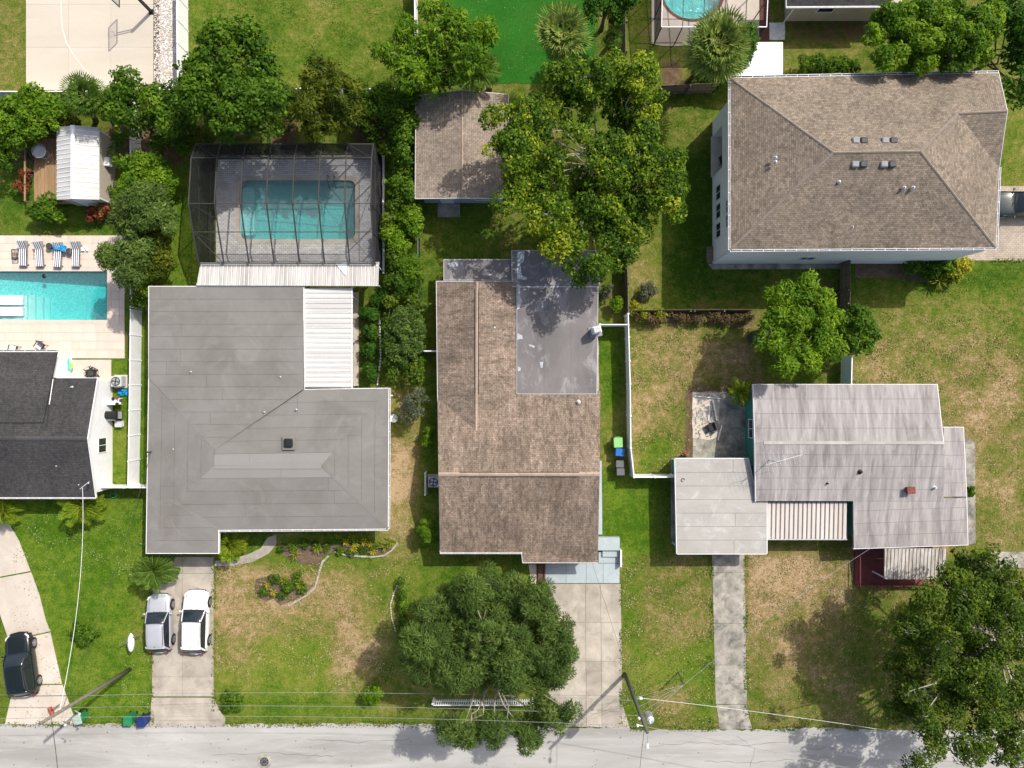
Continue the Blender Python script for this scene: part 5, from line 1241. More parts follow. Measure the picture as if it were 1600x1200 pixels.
# chain link between the two middle yards
t = thing('chain_link_fence', 'thin chain link fence along shrubs west of the brown roofed house', 'fence', G(656,480))
ys_ = [372,410,450,490,530,570,600]
for y in ys_: g = G(656,y); wpart(t, 'post', MB().tube([(g.x,g.y,0),(g.x,g.y,1.2)], .03, 6), M['steel'])
a, b = G(656,372), G(656,600); wpart(t, 'top_rail', MB().tube([(a.x,a.y,1.2),(b.x,b.y,1.2)], .022, 5), M['steel'])
wpart(t, 'mesh', MB().add([(a.x,a.y,.03),(b.x,b.y,.03),(b.x,b.y,1.18),(a.x,a.y,1.18)],[(0,1,2,3)]), M['chain'])
# picket fence under the street tree
a, b = G(680,1092), G(830,1092); t = thing('picket_fence', 'low white picket fence under the street tree', 'fence', a)
n = 44
me = None
for i in range(n):
    x = a.x+(b.x-a.x)*i/(n-1)
    if me is None: o = MB().add([(-.04,-.012,0),(.04,-.012,0),(.04,-.012,.95),(0,-.012,1.03),(-.04,-.012,.95),(-.04,.012,0),(.04,.012,0),(.04,.012,.95),(0,.012,1.03),(-.04,.012,.95)],[(0,1,2,3,4),(9,8,7,6,5),(0,5,6,1),(1,6,7,2),(2,7,8,3),(3,8,9,4),(4,9,5,0)]).build('picket', M['white'], t); me = o.data; o.location = (0,0,.05)
    else: share('picket', me, t, (x-a.x,0,.05))
for z in (.25,.97): wpart(t, 'rail', MB().box(a.x-.05,b.x+.05,a.y-.075,a.y-.02,z,z+.09), M['white'])
for x in (a.x-.1,(a.x+b.x)/2,b.x+.1): wpart(t, 'post', MB().box(x-.05,x+.05,a.y+.02,a.y+.12,0,1.12), M['white'])
# ------------------------------------------------------------------ vehicles
def car(label, loc, rz, L, Wd, H, paint, name='parked_car', rails=True, cat='car'):
    t = thing(name, label, cat, loc, rz)
    ts = [-1,-.985,-.96,-.9,-.8,-.65,-.5,-.3,-.1,.1,.3,.45,.6,.75,.86,.93,.975,1]
    def ztop(s):
        xs_ = [-1,-.97,-.92,-.85,-.4,.42,.6,.82,.92,.97,1]; zs_ = [.70,.90,1.02,1.06,1.02,1.0,.95,.86,.78,.68,.56]; return float(np.interp(s, xs_, zs_))*(H/1.6)**.5
    us = [(0,0),(.35,-.003),(.62,-.018),(.82,-.045),(.93,-.09),(.985,-.18)]
    low = [(1.0,.62),(1.0,.48),(.985,.33),(.94,.22)]
    vs = []; m = None; rows = []
    for s in ts:
        k = max(0, (abs(s)-.62)/.38); hw = Wd/2*(1-.13*k**2.2); zt = ztop(s); row = []
        for u, dz in us: row.append((u, zt+dz))
        for u, z in low: row.append((u*(1), min(z, zt-.2)))
        full = [(-u,z) for u,z in row[::-1]]+row[1:]
        R_ = []
        for u, z in full:
            y = s*L/2; 
            if abs(s) > .6: y -= math.copysign(.20*abs(u)**3.5*((abs(s)-.6)/.4), s)
            R_.append((u*hw, y, z))
        rows.append(R_)
    n = len(rows[0])
    mb = MB(); mb.add([p for r in rows for p in r], [(i*n+j, i*n+j+1, (i+1)*n+j+1, (i+1)*n+j) for i in range(len(rows)-1) for j in range(n-1)]+[tuple(range(n)), tuple((len(rows)-1)*n+j for j in range(n-1,-1,-1))])
    b = mb.build('body', paint, t, smooth=True)
    # cabin
    zb = .95*(H/1.6)**.5; wb, wt = Wd/2*.93, Wd/2*.72
    st = [(.44,zb+.02),(.36,zb+.17),(.25,H-.22),(.16,H-.07),(.08,H-.015),(-.1,H),(-.35,H-.01),(-.6,H-.04),(-.72,H-.08),(-.80,H-.25),(-.88,zb+.2),(-.93,zb+.04)]
    def loft(st, ext, smooth, mat, name, lat=1.0, zoff=0, bottom=None):
        rows = []
        for s, z in st:
            f = (z-zb)/(H-zb); wz = wb-(wb-wt)*f; y = s*L/2
            row = [(0,z+.03*f),(wz*.5*lat,z+.022*f),(wz*.85*lat,z),(wz*lat,z-.05*f)]
            if bottom is None: row += [(wb-(wb-wt)*max(0,(max(z-.25,zb)-zb)/(H-zb)), max(z-.25,zb-.03)),(wb,zb-.05)]
            else: row += [(wz*lat, z-.05*f-bottom)]
            full = [(-x,zz) for x,zz in row[::-1]]+row[1:]
            rows.append([(x,y-(.07*(abs(x)/wb)**2 if s>0 else -.05*(abs(x)/wb)**2)*(1 if abs(s)>.05 else 0),zz+zoff) for x,zz in full])
        n = len(rows[0]); mb = MB(); mb.add([p for r in rows for p in r], [(i*n+j, (i+1)*n+j, (i+1)*n+j+1, i*n+j+1) for i in range(len(rows)-1) for j in range(n-1)]+[tuple(range(n-1,-1,-1)), tuple((len(rows)-1)*n+j for j in range(n))])
        return mb.build(name, mat, t, smooth=smooth)
    loft(st, 0, True, M['glass'], 'cabin_glass')
    rt = [(.11,H-.035),(.05,H-.012),(-.1,H),(-.35,H-.01),(-.6,H-.04),(-.72,H-.08),(-.765,H-.14)]
    loft(rt, 0, True, paint, 'roof', 1.02, .018, .05)
    for sg in (-1,1):
        MB().tube([(sg*wb*.97,.43*L/2,zb+.03),(sg*(wt+.03),.12*L/2,H-.07)], .035, 6).build('pillar', paint, t)
        MB().tube([(sg*(wb-.01),-.02*L/2,zb),(sg*(wt+.035),-.05*L/2,H-.07)], .028, 6).build('pillar', M['black'], t)
        MB().tube([(sg*(wb-.03),-.84*L/2,zb+.02),(sg*(wt+.02),-.70*L/2,H-.12)], .07, 6).build('pillar', paint, t)
        if rails: MB().tube([(sg*(wt-.02),.02*L/2,H+.0),(sg*(wt-.01),-.05*L/2,H+.055),(sg*(wt-.01),-.55*L/2,H+.035),(sg*(wt-.03),-.64*L/2,H-.02)], .02, 6).build('roof_rail', M['black'] if paint != M['car_black'] else M['dgrey'], t)
        mm = cbox((sg*(Wd/2+.10),.36*L/2,zb+.02), .2,.12,.14, sg*.15, .03).build('side_mirror', paint, t); cbox((sg*(Wd/2+.11),.36*L/2-.06,zb+.02), .15,.012,.10, sg*.15).build('mirror_glass', M['glass'], mm)
        MB().tube([(sg*Wd*.30,.955*L/2-.03,.66),(sg*Wd*.42,.90*L/2-.05,.70),(sg*Wd*.455,.82*L/2-.02,.76)], [.05,.075,.04], 8).build('headlight', M['lamp_w'], t)
        MB().tube([(sg*Wd*.34,-.975*L/2+.03,.86),(sg*Wd*.43,-.93*L/2+.06,.90),(sg*Wd*.458,-.86*L/2+.05,.92)], [.05,.07,.04], 8).build('tail_light', M['lamp_r'], t)
        for y in (.60*L/2, -.60*L/2):
            r = .34; x = sg*(Wd/2-.09)
            a = MB().lathe((sg*(Wd/2-.12),y,r+.03), [(r+.075,-.0),(r+.085,sg*.125)][::1], 24, 'x').build('wheel_arch', M['black'], t)
            w = MB().lathe((x,y,r), [(r*.72,-.11),(r*.95,-.11),(r,-.07),(r,.07),(r*.95,.11),(r*.72,.11)], 24, 'x').build('wheel', M['rubber'], t, smooth=False)
            rm = MB().lathe((x+sg*.10,y,r), [(r*.70,-.02),(r*.70,.016),(r*.60,.008),(.05,.006)] if sg > 0 else [(r*.70,.02),(r*.70,-.016),(r*.60,-.008),(.05,-.006)], 20, 'x')
            rm.build('rim', M['dgrey'], w)
            sp = MB()
            for k in range(5): a_ = k*2*math.pi/5; c = Vector((x+sg*.112, y+math.cos(a_)*r*.36, r+math.sin(a_)*r*.36)); 
            for k in range(10): a_ = k*2*math.pi/10; sp.tube([(x+sg*.118,y,r),(x+sg*.118,y+math.cos(a_)*r*.68,r+math.sin(a_)*r*.68)], .022, 4)
            sp.tube([(x+sg*.112,y+math.cos(q)*r*.69,r+math.sin(q)*r*.69) for q in np.linspace(0,2*math.pi,21)], .018, 4)
            sp.build('spokes', M['rim'], w)
    for sg in (-1,1): MB().tube([(sg*Wd/2*.70,q*L/2-.02,ztop(q)-.022) for q in (.47,.6,.72,.82,.88)], .014, 4).build('bonnet_seam', M['dgrey'], t)
    MB().tube([(-Wd*.34,.985*L/2-.06,.40),(0,.985*L/2+.02,.40),(Wd*.34,.985*L/2-.06,.40)], .06, 6).build('grille', M['black'], t)
    MB().tube([(-Wd*.42,-.93*L/2,.46),(-Wd*.3,-.985*L/2,.46),(0,-.985*L/2-.03,.46),(Wd*.3,-.985*L/2,.46),(Wd*.42,-.93*L/2,.46)], .07, 6).build('bumper', M['black'], t)
    cbox((0,-.995*L/2,.72), .5,.03,.13).build('number_plate', M['white'], t)
    MB().tube([(-Wd*.3,-.955*L/2+.07,zb+.02),(0,-.98*L/2+.07,zb+.03),(Wd*.3,-.955*L/2+.07,zb+.02)], .012, 4).build('rear_wiper', M['black'], t)
    for sx in (-.3,.15): MB().tube([(sx,.455*L/2-.02,zb+.05),(sx+.38,.40*L/2,zb+.10)], .012, 4).build('wiper', M['black'], t)
    MB().tube([(0,-.66*L/2,H-.03),(0,-.70*L/2,H+.10)], [.03,.008], 5).build('aerial', M['black'], t)
    return t
car('white hatchback on the right side of the two car driveway', Vector((-23.6,-17.75,.04)), math.radians(-1), 4.75, 1.86, 1.58, M['car_white'])
car('silver grey hatchback on the left side of the two car driveway', Vector((-26.3,-17.85,.04)), math.radians(1.5), 4.35, 1.78, 1.56, M['car_silver'])
car('black sport utility vehicle on the curved driveway', Vector((-36.6,-20.95,.045)), math.radians(8), 4.75, 1.92, 1.68, M['car_black'])
car('dark green car on tan pavers at the right edge', G(1589,322)+Vector((0,0,.045)), math.radians(90), 4.7, 1.85, 1.48, M['car_dark'], rails=False)
# ------------------------------------------------------------------ bins, mailbox and such
def bin_(label, g, rz, body, lid, h=1.05, w=.6, tip=None, group=None):
    t = thing('wheelie_bin', label, 'bin', g, rz, group)
    MB().add([(x*w*.40,y*w*.42,.06) for x,y in ((-1,-1),(1,-1),(1,1),(-1,1))]+[(x*w*.5,y*w*.55,h) for x,y in ((-1,-1),(1,-1),(1,1),(-1,1))], [(3,2,1,0),(4,5,6,7),(0,1,5,4),(1,2,6,5),(2,3,7,6),(3,0,4,7)]).build('body', body, t)
    cbox((0,.0,h+.035), w*1.06,w*1.2,.07, 0, .03).build('lid', lid, t); MB().tube([(-w*.35,w*.66,h-.06),(w*.35,w*.66,h-.06)], .02, 6).build('handle', lid, t)
    for s in (-1,1): MB().lathe((s*w*.42,w*.40,.11), [(.11,-.03),(.11,.03)], 14, 'x').build('wheel', M['rubber'], t)
    cbox((0,-w*.58,h-.04), w*.9,.04,.05).build('rim', lid, t)
    if tip: t.rotation_euler = tip
    return t
bin_('green bin with faded grey lid at the foot of the curved driveway', G(133,1115), .25, M['green_bin'], M['lid_grey'])
bin_('green bin beside the navy bin at the roadside', G(210,1117), .0, M['green_bin'], M['green_bin'])
bin_('navy blue bin at the roadside by the two car driveway', G(231,1119), .15, M['navy_bin'], M['navy_bin'])
bin_('lime green lidded bin against the white fence, the northernmost of the row', G(963,690), .05, M['green_bin2'], M['green_bin2'], 1.0, .62)
bin_('bright blue bin standing between the lime green bin and the grey bins', G(966,705), 1.5, M['blue_bin'], M['blue_bin'], .95, .55)
bin_('dark grey bin next to the blue bin by the white fence', G(966,723), 1.55, M['grey_bin'], M['grey_bin'], .95, .5)
bin_('dark grey bin at the southern end of the row by the white fence', G(967,735), 1.6, M['grey_bin'], M['grey_bin'], .95, .5)
g = G(93,1101); t = thing('mailbox', 'rusty red mailbox on a post by the curved driveway', 'mailbox', g, .5)
MB().box(-.05,.05,-.05,.05,0,.95).build('post', M['wood'], t)
MB().add([(x,y,z+1.0) for y in (-.28,.28) for x,z in [(-.13,0),(.13,0)]+[(.13*math.cos(a),.12+.13*math.sin(a)) for a in np.linspace(0,math.pi,7)]], [tuple(range(9))[::-1], tuple(range(9,18))]+[(i,(i+1)%9,9+(i+1)%9,9+i) for i in range(9)]).build('box', M['red'], t)
cbox((.15,0,1.2), .02,.05,.2).build('flag', M['black'], t)
# oval yard piece on a timber T
g = G(227,981); t = thing('yard_ornament', 'pale oval shape hung on a wooden T post beside the silver car', 'ornament', G(214,994))
MB().tube([(0,0,-.02),(0,0,1.5)], .05, 6).build('post', M['pole'], t)
MB().tube([(-.75,-.25,1.25),(.9,.62,1.25)], .04, 5).build('crossbar', M['pole'], t)
mb = MB().lathe((0,0,0), [(.02,-.72),(.16,-.55),(.24,-.2),(.25,.1),(.2,.4),(.1,.62),(.02,.7)], 16, 'y'); o = mb.build('oval', M['cushion'], t, smooth=True); o.location = (.12,-.1,1.15)
MB().tube([(.12,-.1,1.1),(0,0,.9)], .03, 5).build('bracket', M['dgrey'], t)
# stake by the drive
g = G(333,925); t = thing('garden_stake', 'dark slanting stake at the lawn edge by the white hatchback', 'stake', g); MB().tube([(0,0,0),(.35,.45,.9)], .03, 5).build('stake', M['wood'], t); cbox((.2,.25,.55), .14,.03,.2, .6).build('tag_plate', M['green_bin'], t)
# ------------------------------------------------------------------ utility poles and wires
def upole(label, base, lean, h, mat, name='utility_pole'):
    b = G(*base); t = thing(name, label, 'utility pole', b); MB().tube([(0,0,-.1),(lean[0]*.5,lean[1]*.5,h*.5),(lean[0],lean[1],h)], [.15,.13,.11], 12).build('pole', mat, t, smooth=True)
    return t, b
pl, lb = upole('weathered wooden utility pole between the curved driveway and the green bin', (203,1046), (-.75,.25), 9.8, M['pole'])
pr, rb_ = upole('dark wooden utility pole carrying a transformer by the central driveway', (976,1053), (0,0), 9.7, M['pole_dark'])
def at(b, lean, h, z): return Vector((b.x+lean[0]*z/h, b.y+lean[1]*z/h, z))
# transformer
MB().lathe((.5,.02,7.15), [(.05,0),(.26,.02),(.27,.1),(.27,.82),(.24,.9),(.08,.96)], 18).build('transformer', M['steel'], pr, smooth=False)
MB().lathe((.42,.02,8.15), [(.05,0),(.07,.08),(.04,.12),(.07,.2),(.03,.3)], 10).build('insulator', M['white'], pr); MB().tube([(.05,0,7.6),(.4,0,7.6)], .05, 5).build('bracket', M['steel'], pr)
MB().tube([(-.05,0,8.9),(-.5,.1,8.9)], .04, 5).build('bracket', M['steel'], pr); MB().lathe((-.5,.1,8.9), [(.05,0),(.08,.05),(.05,.1),(.08,.16),(.03,.25)], 10).build('insulator', M['white'], pr)
MB().lathe((-.3,.3,8.3), [(.05,0),(.08,.05),(.05,.1),(.08,.16),(.03,.25)], 10).build('insulator', M['white'], pr)
MB().tube([(.1,0,9.6),(.0,-.7,9.7)], .03, 5).build('lamp_arm', M['steel'], pr); cbox((.0,-.9,9.68), .22,.4,.12, 0, .04).build('lamp_head', M['lgrey'], pr)
MB().tube([(.1,.1,4.9),(.35,.2,4.95)], .03, 5).build('bracket', M['steel'], pr); cbox((.4,.2,4.95), .2,.14,.14).build('junction_box', M['white'], pr)
for z in (8.9,7.3): MB().tube([(-.0,0,z),(.35,-.2,z)], .035, 5).build('bracket', M['steel'], pl); MB().lathe((.35,-.2,z), [(.05,0),(.08,.05),(.05,.1),(.08,.16),(.03,.2)], 10).build('insulator', M['lgrey'], pl)
def wire(label, a, b, sag, r=.016, mat=None, group=None, n=16):
    a, b = Vector(a), Vector(b); P = [a.lerp(b, i/n)-Vector((0,0,sag*4*(i/n)*(1-i/n))) for i in range(n+1)]
    o = MB().tube([p-a for p in P], r, 4).build('overhead_wire', mat or M['lgrey'], None); o.location = a; tag(o, label, 'wire', group); return o
L_ = lambda z: at(lb, (-.75,.25), 9.8, z); R_ = lambda z: at(rb_, (0,0), 9.7, z)
M['wire'] = simple('wire_grey', (.26,.26,.26), .6, .1, 3); M['wirew'] = simple('wire_white', (.7,.7,.68), .6, .05, 3); M['wired'] = simple('wire_dark', (.05,.05,.05), .6, .05, 3)
wire('thin grey cable strung lowest between the two utility poles', L_(5.2), R_(4.9), .9, .013, M['wire'])
wire('grey wire strung midway up between the two utility poles', L_(7.3), R_(7.3), .8, .012, M['wire'])
wire('grey wire strung highest between the two utility poles', L_(8.9), R_(8.9)+Vector((-.5,.1,.2)), .7, .011, M['wire'])
wire('pale cable running from the transformer pole to the lower right', R_(4.95)+Vector((.4,.2,0)), G(1700,1195,5.5), .8, .013, M['wirew'])
wire('pale wire leaving the transformer pole for the right edge at the top of the pole', R_(8.9), Vector((42,-29.5,9)), .8, .016, M['wire'])
wire('cable leaving the weathered pole for the left edge at mid height', L_(5.2), Vector((-60,-22.5,5.2)), .6, .024, M['wired'])
wire('wire leaving the weathered pole for the left edge at the top', L_(8.9), Vector((-60,-22.8,8.9)), .5, .015, M['wire'])
wire('white service cable from the weathered pole to the charcoal roofed house', L_(8.0), G(129,762,3.7), .9, .017, M['wirew'])
wire('thin dark wire from the transformer pole across the street', R_(8.8), G(985,1400,9), .5, .016, M['wired'])
wire('thin wire from the weathered pole across the street', L_(8.8), G(95,1420,9), .5, .016, M['wired'])
wire('thin service wire from the transformer pole to the teal house', R_(8.0), G(1366,853,3.6), .9, .012, M['wire'])
wire('dark service wire from the transformer pole to the brown roofed house', R_(8.3), G(900,800,4.0), .5, .012, M['wired'])
wire('service wire from the weathered pole to the grey roofed house', L_(7.8), G(236,706,3.7), .8, .012, M['wired'])
g = G(1060,1050); t = thing('guy_post', 'thin leaning guy post on the lawn east of the transformer pole', 'post', g); MB().tube([(0,0,-.05),(-.1,-.1,2.3)], .055, 6).build('post', M['pole_dark'], t)
for z, k in ((4.4,0),(6.0,1),(7.0,2)): q = R_(z)-g; MB().tube([(-.1,-.1,2.25), tuple(q)], .011, 4).build('guy_wire', M['wire'], t)
# ------------------------------------------------------------------ basketball hoop
g = G(237,19); t = thing('basketball_hoop', 'basketball hoop on a black angled pole at the court edge', 'basketball hoop', g)
MB().box(-.09,.09,-.09,.09,0,2.6).build('post', M['black'], t)
for z in (2.2,2.55): MB().tube([(0,0,z),(-1.0,.02,z+.6)], .04, 5).build('arm', M['black'], t)
bb = cbox((-1.12,.02,3.1), .03,1.75,1.05).build('backboard', mk_screen('acrylic', -.4), t)
fr = MB()
for y in (-.875,.915): fr.box(-1.15,-1.09,y-.03,y+.03,2.56,3.64)
for z in (2.56,3.61): fr.box(-1.15,-1.09,-.87,.91,z,z+.05)
fr.build('frame', M['dgrey'], bb)
MB().tube([(-1.37+.23*math.cos(a),.02+.23*math.sin(a),2.95) for a in np.linspace(0,2*math.pi,21)], .015, 5).build('rim', M['red'], t)
cbox((0,0,.05), .4,.4,.1, .0, .03).build('base_plate', M['black'], t)
# ------------------------------------------------------------------ pool loungers
def lounger(label, g, rz, grp):
    t = thing('sun_lounger', label, 'sun lounger', g, rz, grp)
    MB().box(-.3,.3,-.95,.95,.26,.30).build('frame', M['grey'], t)
    for x in (-.27,.27):
        for y in (-.8,.7): MB().box(x-.025,x+.025,y-.03,y+.03,0,.26).build('leg', M['grey'], t)
    cbox((0,-.3,.345), .56,1.3,.08, 0, .03).build('seat_cushion', M['stripe'], t)
    o = cbox((0,.33,.0), .56,.68,.08, 0, .03).build('back_cushion', M['stripe'], t); o.location = (0,.33,.35); o.rotation_euler = (math.radians(38),0,0)
    for x in (-.33,.33): MB().tube([(x,-.1,.3),(x,-.05,.5),(x,.35,.52)], .02, 5).build('armrest', M['grey'], t)
    return t
gp = 'striped sun loungers beside the turquoise pool'
LG = [lounger('striped lounger farthest left of the row, next to the folded side table', G(41,397)+Vector((0,0,.053)), -.02, gp)]
LG.append(dup(LG[0], G(66,398)+Vector((0,0,.053)), .05, 'striped lounger in the row with only bare travertine around it, second from left'))
LG.append(dup(LG[0], G(95,399)+Vector((0,0,.053)), -.06, 'striped lounger with a blue towel over its head end'))
LG.append(dup(LG[0], G(123,398)+Vector((0,0,.053)), -.03, 'striped lounger farthest right of the row, next to a white bundle'))
def cloth(label, g, sx, sy, mat, z, seed, name='towel', amp=.05):
    r = random.Random(seed); n = 9; mb = MB(); V = []
    for i in range(n):
        for j in range(n): u, v = i/(n-1)-.5, j/(n-1)-.5; V.append((u*sx*(1+r.uniform(-.1,.1)), v*sy*(1+r.uniform(-.12,.12)), z+r.uniform(0,amp)+.04*math.sin(u*9+v*5)))
    nV = len(V); V += [(x,y,zz-.02) for x,y,zz in V]
    F_ = [(i*n+j,(i+1)*n+j,(i+1)*n+j+1,i*n+j+1) for i in range(n-1) for j in range(n-1)]; F_ += [tuple(q+nV for q in f[::-1]) for f in F_]
    rim = [i*n for i in range(n)]+[(n-1)*n+j for j in range(1,n)]+[i*n+n-1 for i in range(n-2,-1,-1)]+[j for j in range(n-2,0,-1)]
    F_ += [(rim[(k+1)%len(rim)],rim[k],rim[k]+nV,rim[(k+1)%len(rim)]+nV) for k in range(len(rim))]
    o = mb.add(V,F_).build(name, mat, None, smooth=False); o.location = g; tag(o, label, 'towel'); return o
cloth('crumpled blue towel on the head end of a lounger', G(93,386,.6), 1.0, .45, M['blue_t'], .0, 2).rotation_euler = (0,0,-.3)
cloth('white bundled towel lying right of the loungers', G(134,389)+Vector((0,0,.08)), .55, .4, M['cushion'], .02, 5, amp=.12)
def small_table(label, g, rz, mat=M['black']):
    t = thing('side_table', label, 'table', g, rz); fr = MB()
    for x in (-.2,.2): fr.box(x-.025,x+.025,-.38,.38,.4,.44)
    for y in (-.36,.36): fr.box(-.173,.173,y-.025,y+.025,.4,.44)
    fr.build('frame', mat, t); MB().box(-.17,.17,-.14,.14,.405,.425).build('tray', M['wood'], t)
    for x in (-.18,.18):
        for y in (-.34,.34): MB().box(x-.018,x+.018,y-.018,y+.018,0,.4).build('leg', mat, t)
    return t
small_table('dark framed side table left of the first lounger', G(29,399)+Vector((0,0,.053)), .03)
def basket(label, g):
    t = thing('round_side_table', label, 'table', g); MB().lathe((0,0,0), [(.16,0),(.2,.1),(.2,.36),(.22,.38),(.1,.39)], 16).build('drum', M['black'], t); MB().lathe((0,0,0), [(.23,.395),(.24,.41),(.23,.43)], 16).build('top', M['dgrey'], t)
basket('small black drum table between the towel lounger and the right lounger', G(113,394)+Vector((0,0,.053))); basket('small black drum table left of the lounger with the blue towel', G(82,386)+Vector((0,0,.053)))
chair('dark chair with white cushion, half hidden by the charcoal roof eave', G(28,546)+Vector((0,0,.055)), 2.9, M['cushion'], M['dgrey'])
chair('dark chair with white cushion standing alone on the travertine below the pool', G(69,541)+Vector((0,0,.055)), -.6, M['cushion'], M['dgrey'])
# floating loungers on the shelf
t = thing('shelf_lounger', 'white moulded lounger set in the shallow end of the turquoise pool', 'sun lounger', G(8,478)+Vector((0,0,-.3)))
for k, dy in enumerate((.42,-.42)):
    prof = [(-1.1,.30),(-.6,.5),(-.1,.28),(.5,.36),(1.0,.22),(1.3,.18)]; mb = MB()
    V = [(x,dy+s*.33,z) for s in (-1,1) for x,z in prof]+[(x,dy+s*.33,.0) for s in (-1,1) for x,z in prof]; n = 6
    Fc = [(i,i+1,n+i+1,n+i) for i in range(n-1)]+[(2*n+i,3*n+i,3*n+i+1,2*n+i+1) for i in range(n-1)]+[(i,2*n+i,2*n+i+1,i+1) for i in range(n-1)]+[(n+i,n+i+1,3*n+i+1,3*n+i) for i in range(n-1)]+[(0,n,3*n,2*n),(n-1,3*n-1,4*n-1,2*n-1)]
    mb.add(V,Fc).build('lounger_shell', M['white'], t)
g = G(68,427); o = MB().lathe((0,0,0), [(.16,-.02),(.17,.02),(.1,.06),(.02,.07)], 14).build('pool_skimmer_lid', M['black'], None); o.location = (g.x,g.y-.2,-.09); tag(o, 'small dark round float by the upper rim of the turquoise pool', 'pool float')
# patio corner by the charcoal roof
t = thing('daybed', 'white daybed on the patio tucked against the charcoal roof', 'daybed', G(99,577)+Vector((0,0,.036)))
cbox((0,0,.2), .95,1.15,.38, 0, .05).build('base', M['white'], t); cbox((-.0,0,.44), .9,1.1,.09, 0, .04).build('mattress', M['cushion'], t)
cloth('aqua towel on the white daybed', G(106,570,.55), .35, .9, M['aqua'], .0, 6).rotation_euler = (0,0,.2)
cloth('lime green towel beside the aqua towel', G(111,572,.55), .25, .5, M['lime'], .02, 7).rotation_euler = (0,0,-.2)
t = thing('fire_pit', 'jumble of black folding chair frames on the patio', 'chair', G(146,583)+Vector((0,0,.036)))
t.name = 'folding_chair'
for k in range(3):
    r = random.Random(k); mb = MB(); a = k*1.1; R3 = Matrix.Rotation(a,3,'Z')
    pts = [(-.5,-.25,.05),(.45,-.2,.5),(.5,.2,.5),(-.45,.25,.05),(-.5,-.25,.05)]; mb.tube([R3@Vector(p) for p in pts], .03, 5); pts = [(-.4,-.2,.5),(.4,-.22,.05),(.4,.22,.05),(-.4,.2,.5)]; mb.tube([R3@Vector(p) for p in pts], .03, 5); mb.build('frame', M['black'], t)
cbox((0,0,.3), .8,.4,.03, .3).build('seat', M['dgrey'], t)
def ac(label, g, rz=0, z=0):
    t = thing('air_conditioner', label, 'air conditioner', (g.x,g.y,z), rz)
    cbox((0,0,.04), 1.0,1.0,.08).build('pad', M['concl'], t); cbox((0,0,.46), .8,.8,.75, 0, .05).build('cabinet', M['lgrey'], t)
    MB().lathe((0,0,.835), [(.33,0),(.34,.02),(.31,.03)], 24).build('fan_guard', M['dgrey'], t)
    for k in range(4): a = k*math.pi/2+.3; mb = MB().add([(0,0,.875),(.28*math.cos(a),.28*math.sin(a),.872),(.28*math.cos(a+.7),.28*math.sin(a+.7),.885),(0,0,.868),(.28*math.cos(a),.28*math.sin(a),.866),(.28*math.cos(a+.7),.28*math.sin(a+.7),.878)],[(0,1,2),(5,4,3),(0,3,4,1),(1,4,5,2),(2,5,3,0)]); mb.build('fan_blade', M['steel'], t)
    MB().lathe((0,0,.87), [(.07,0),(.06,.04)], 12).build('hub', M['black'], t)
    mb = MB()
    for k in range(2): rr_ = .14+.1*k; mb.tube([(rr_*math.cos(a),rr_*math.sin(a),.9) for a in np.linspace(0,2*math.pi,25)], .007, 4)
    mb.build('guard_ring', M['lgrey'], t); return t
ac('pale air conditioner unit at the corner of the travertine patio', G(190,596), 0, .03)
ac('air conditioner unit in the shade west of the brown roofed house', G(679,751), 0, .0)
g = G(667,753); t = thing('screen_panel_fence', 'narrow white screen panel beside the shaded air conditioner', 'fence', g)
t.name = 'privacy_screen'; MB().box(-.03,.03,-.8,.8,.05,1.2).build('panel', M['white'], t); 
for y in (-.8,.8): MB().box(-.05,.05,y-.05,y+.05,0,1.25).build('post', M['white'], t)
# barbecue corner
t = thing('barbecue_grill', 'black hooded barbecue grill against the white gable wall', 'grill', G(183,648)+Vector((0,0,.035)))
MB().box(-.5,.5,-.28,.28,.12,.8).build('cart', M['dgrey'], t); MB().add([(x,y,z) for x in (-.45,.45) for y,z in ((-.3,.803),(.3,.803),(.3,.98),(.12,1.14),(-.12,1.14),(-.3,.98))], [tuple(range(5,-1,-1)),tuple(range(6,12))]+[(i,(i+1)%6,6+(i+1)%6,6+i) for i in range(6)]).build('hood', M['black'], t)
for s in (-1,1): MB().box(s*.64-.14,s*.64+.14,-.26,.26,.76,.80).build('side_shelf', M['grey'], t)
MB().tube([(-.35,-.36,.93),(.35,-.36,.93)], .02, 6).build('handle', M['steel'], t)
for x in (-.4,.4):
    for y in (-.2,.2): MB().lathe((x,y,.06), [(.06,-.02),(.06,.02)], 10, 'x').build('caster', M['rubber'], t)
r = random.Random(5)
t = thing('shelf_rack', 'white metal rack loaded with dark pots beside the barbecue', 'rack', G(184,627)+Vector((0,0,.035)))
for x in (-.4,.4):
    for y in (-.22,.22): MB().box(x-.015,x+.015,y-.015,y+.015,0,.9).build('leg', M['white'], t)
for z in (.3,.6,.88): MB().box(-.42,.42,-.24,.24,z,z+.02).build('shelf', M['white'], t)
k = 0
for (x,y,m_) in ((178,623,'black'),(184,621,'brick'),(190,626,'dgrey'),(184,631,'black')):
    k += 1; g = G(x,y,.95); o = MB().lathe((0,0,0), [(.07,0),(.11,.16),(.12,.17),(.09,.15)], 12).build('pot', M[m_], None); o.location = (g.x,g.y,.936); tag(o, ['black pot on the left of the white rack','rust brown pot at the back of the white rack','grey pot on the right of the white rack','black pot at the front of the white rack'][k-1], 'pot')
t = thing('storage_box', 'small white box right of the barbecue grill on the patio', 'box', G(189,662)); cbox((0,0,.2), .5,.45,.38, 0, .03).build('box', M['white'], t); cbox((0,0,.41), .54,.5,.05, 0, .02).build('lid', M['lgrey'], t)
cloth('blue tarpaulin scrap below the air conditioner', G(194,613)+Vector((0,0,.06)), .75, .45, M['blue_t'], .02, 9, 'tarpaulin', .2)
g = G(178,774); t = thing('garden_hose', 'coiled green garden hose in front of the short white fence', 'hose', g); mb = MB()
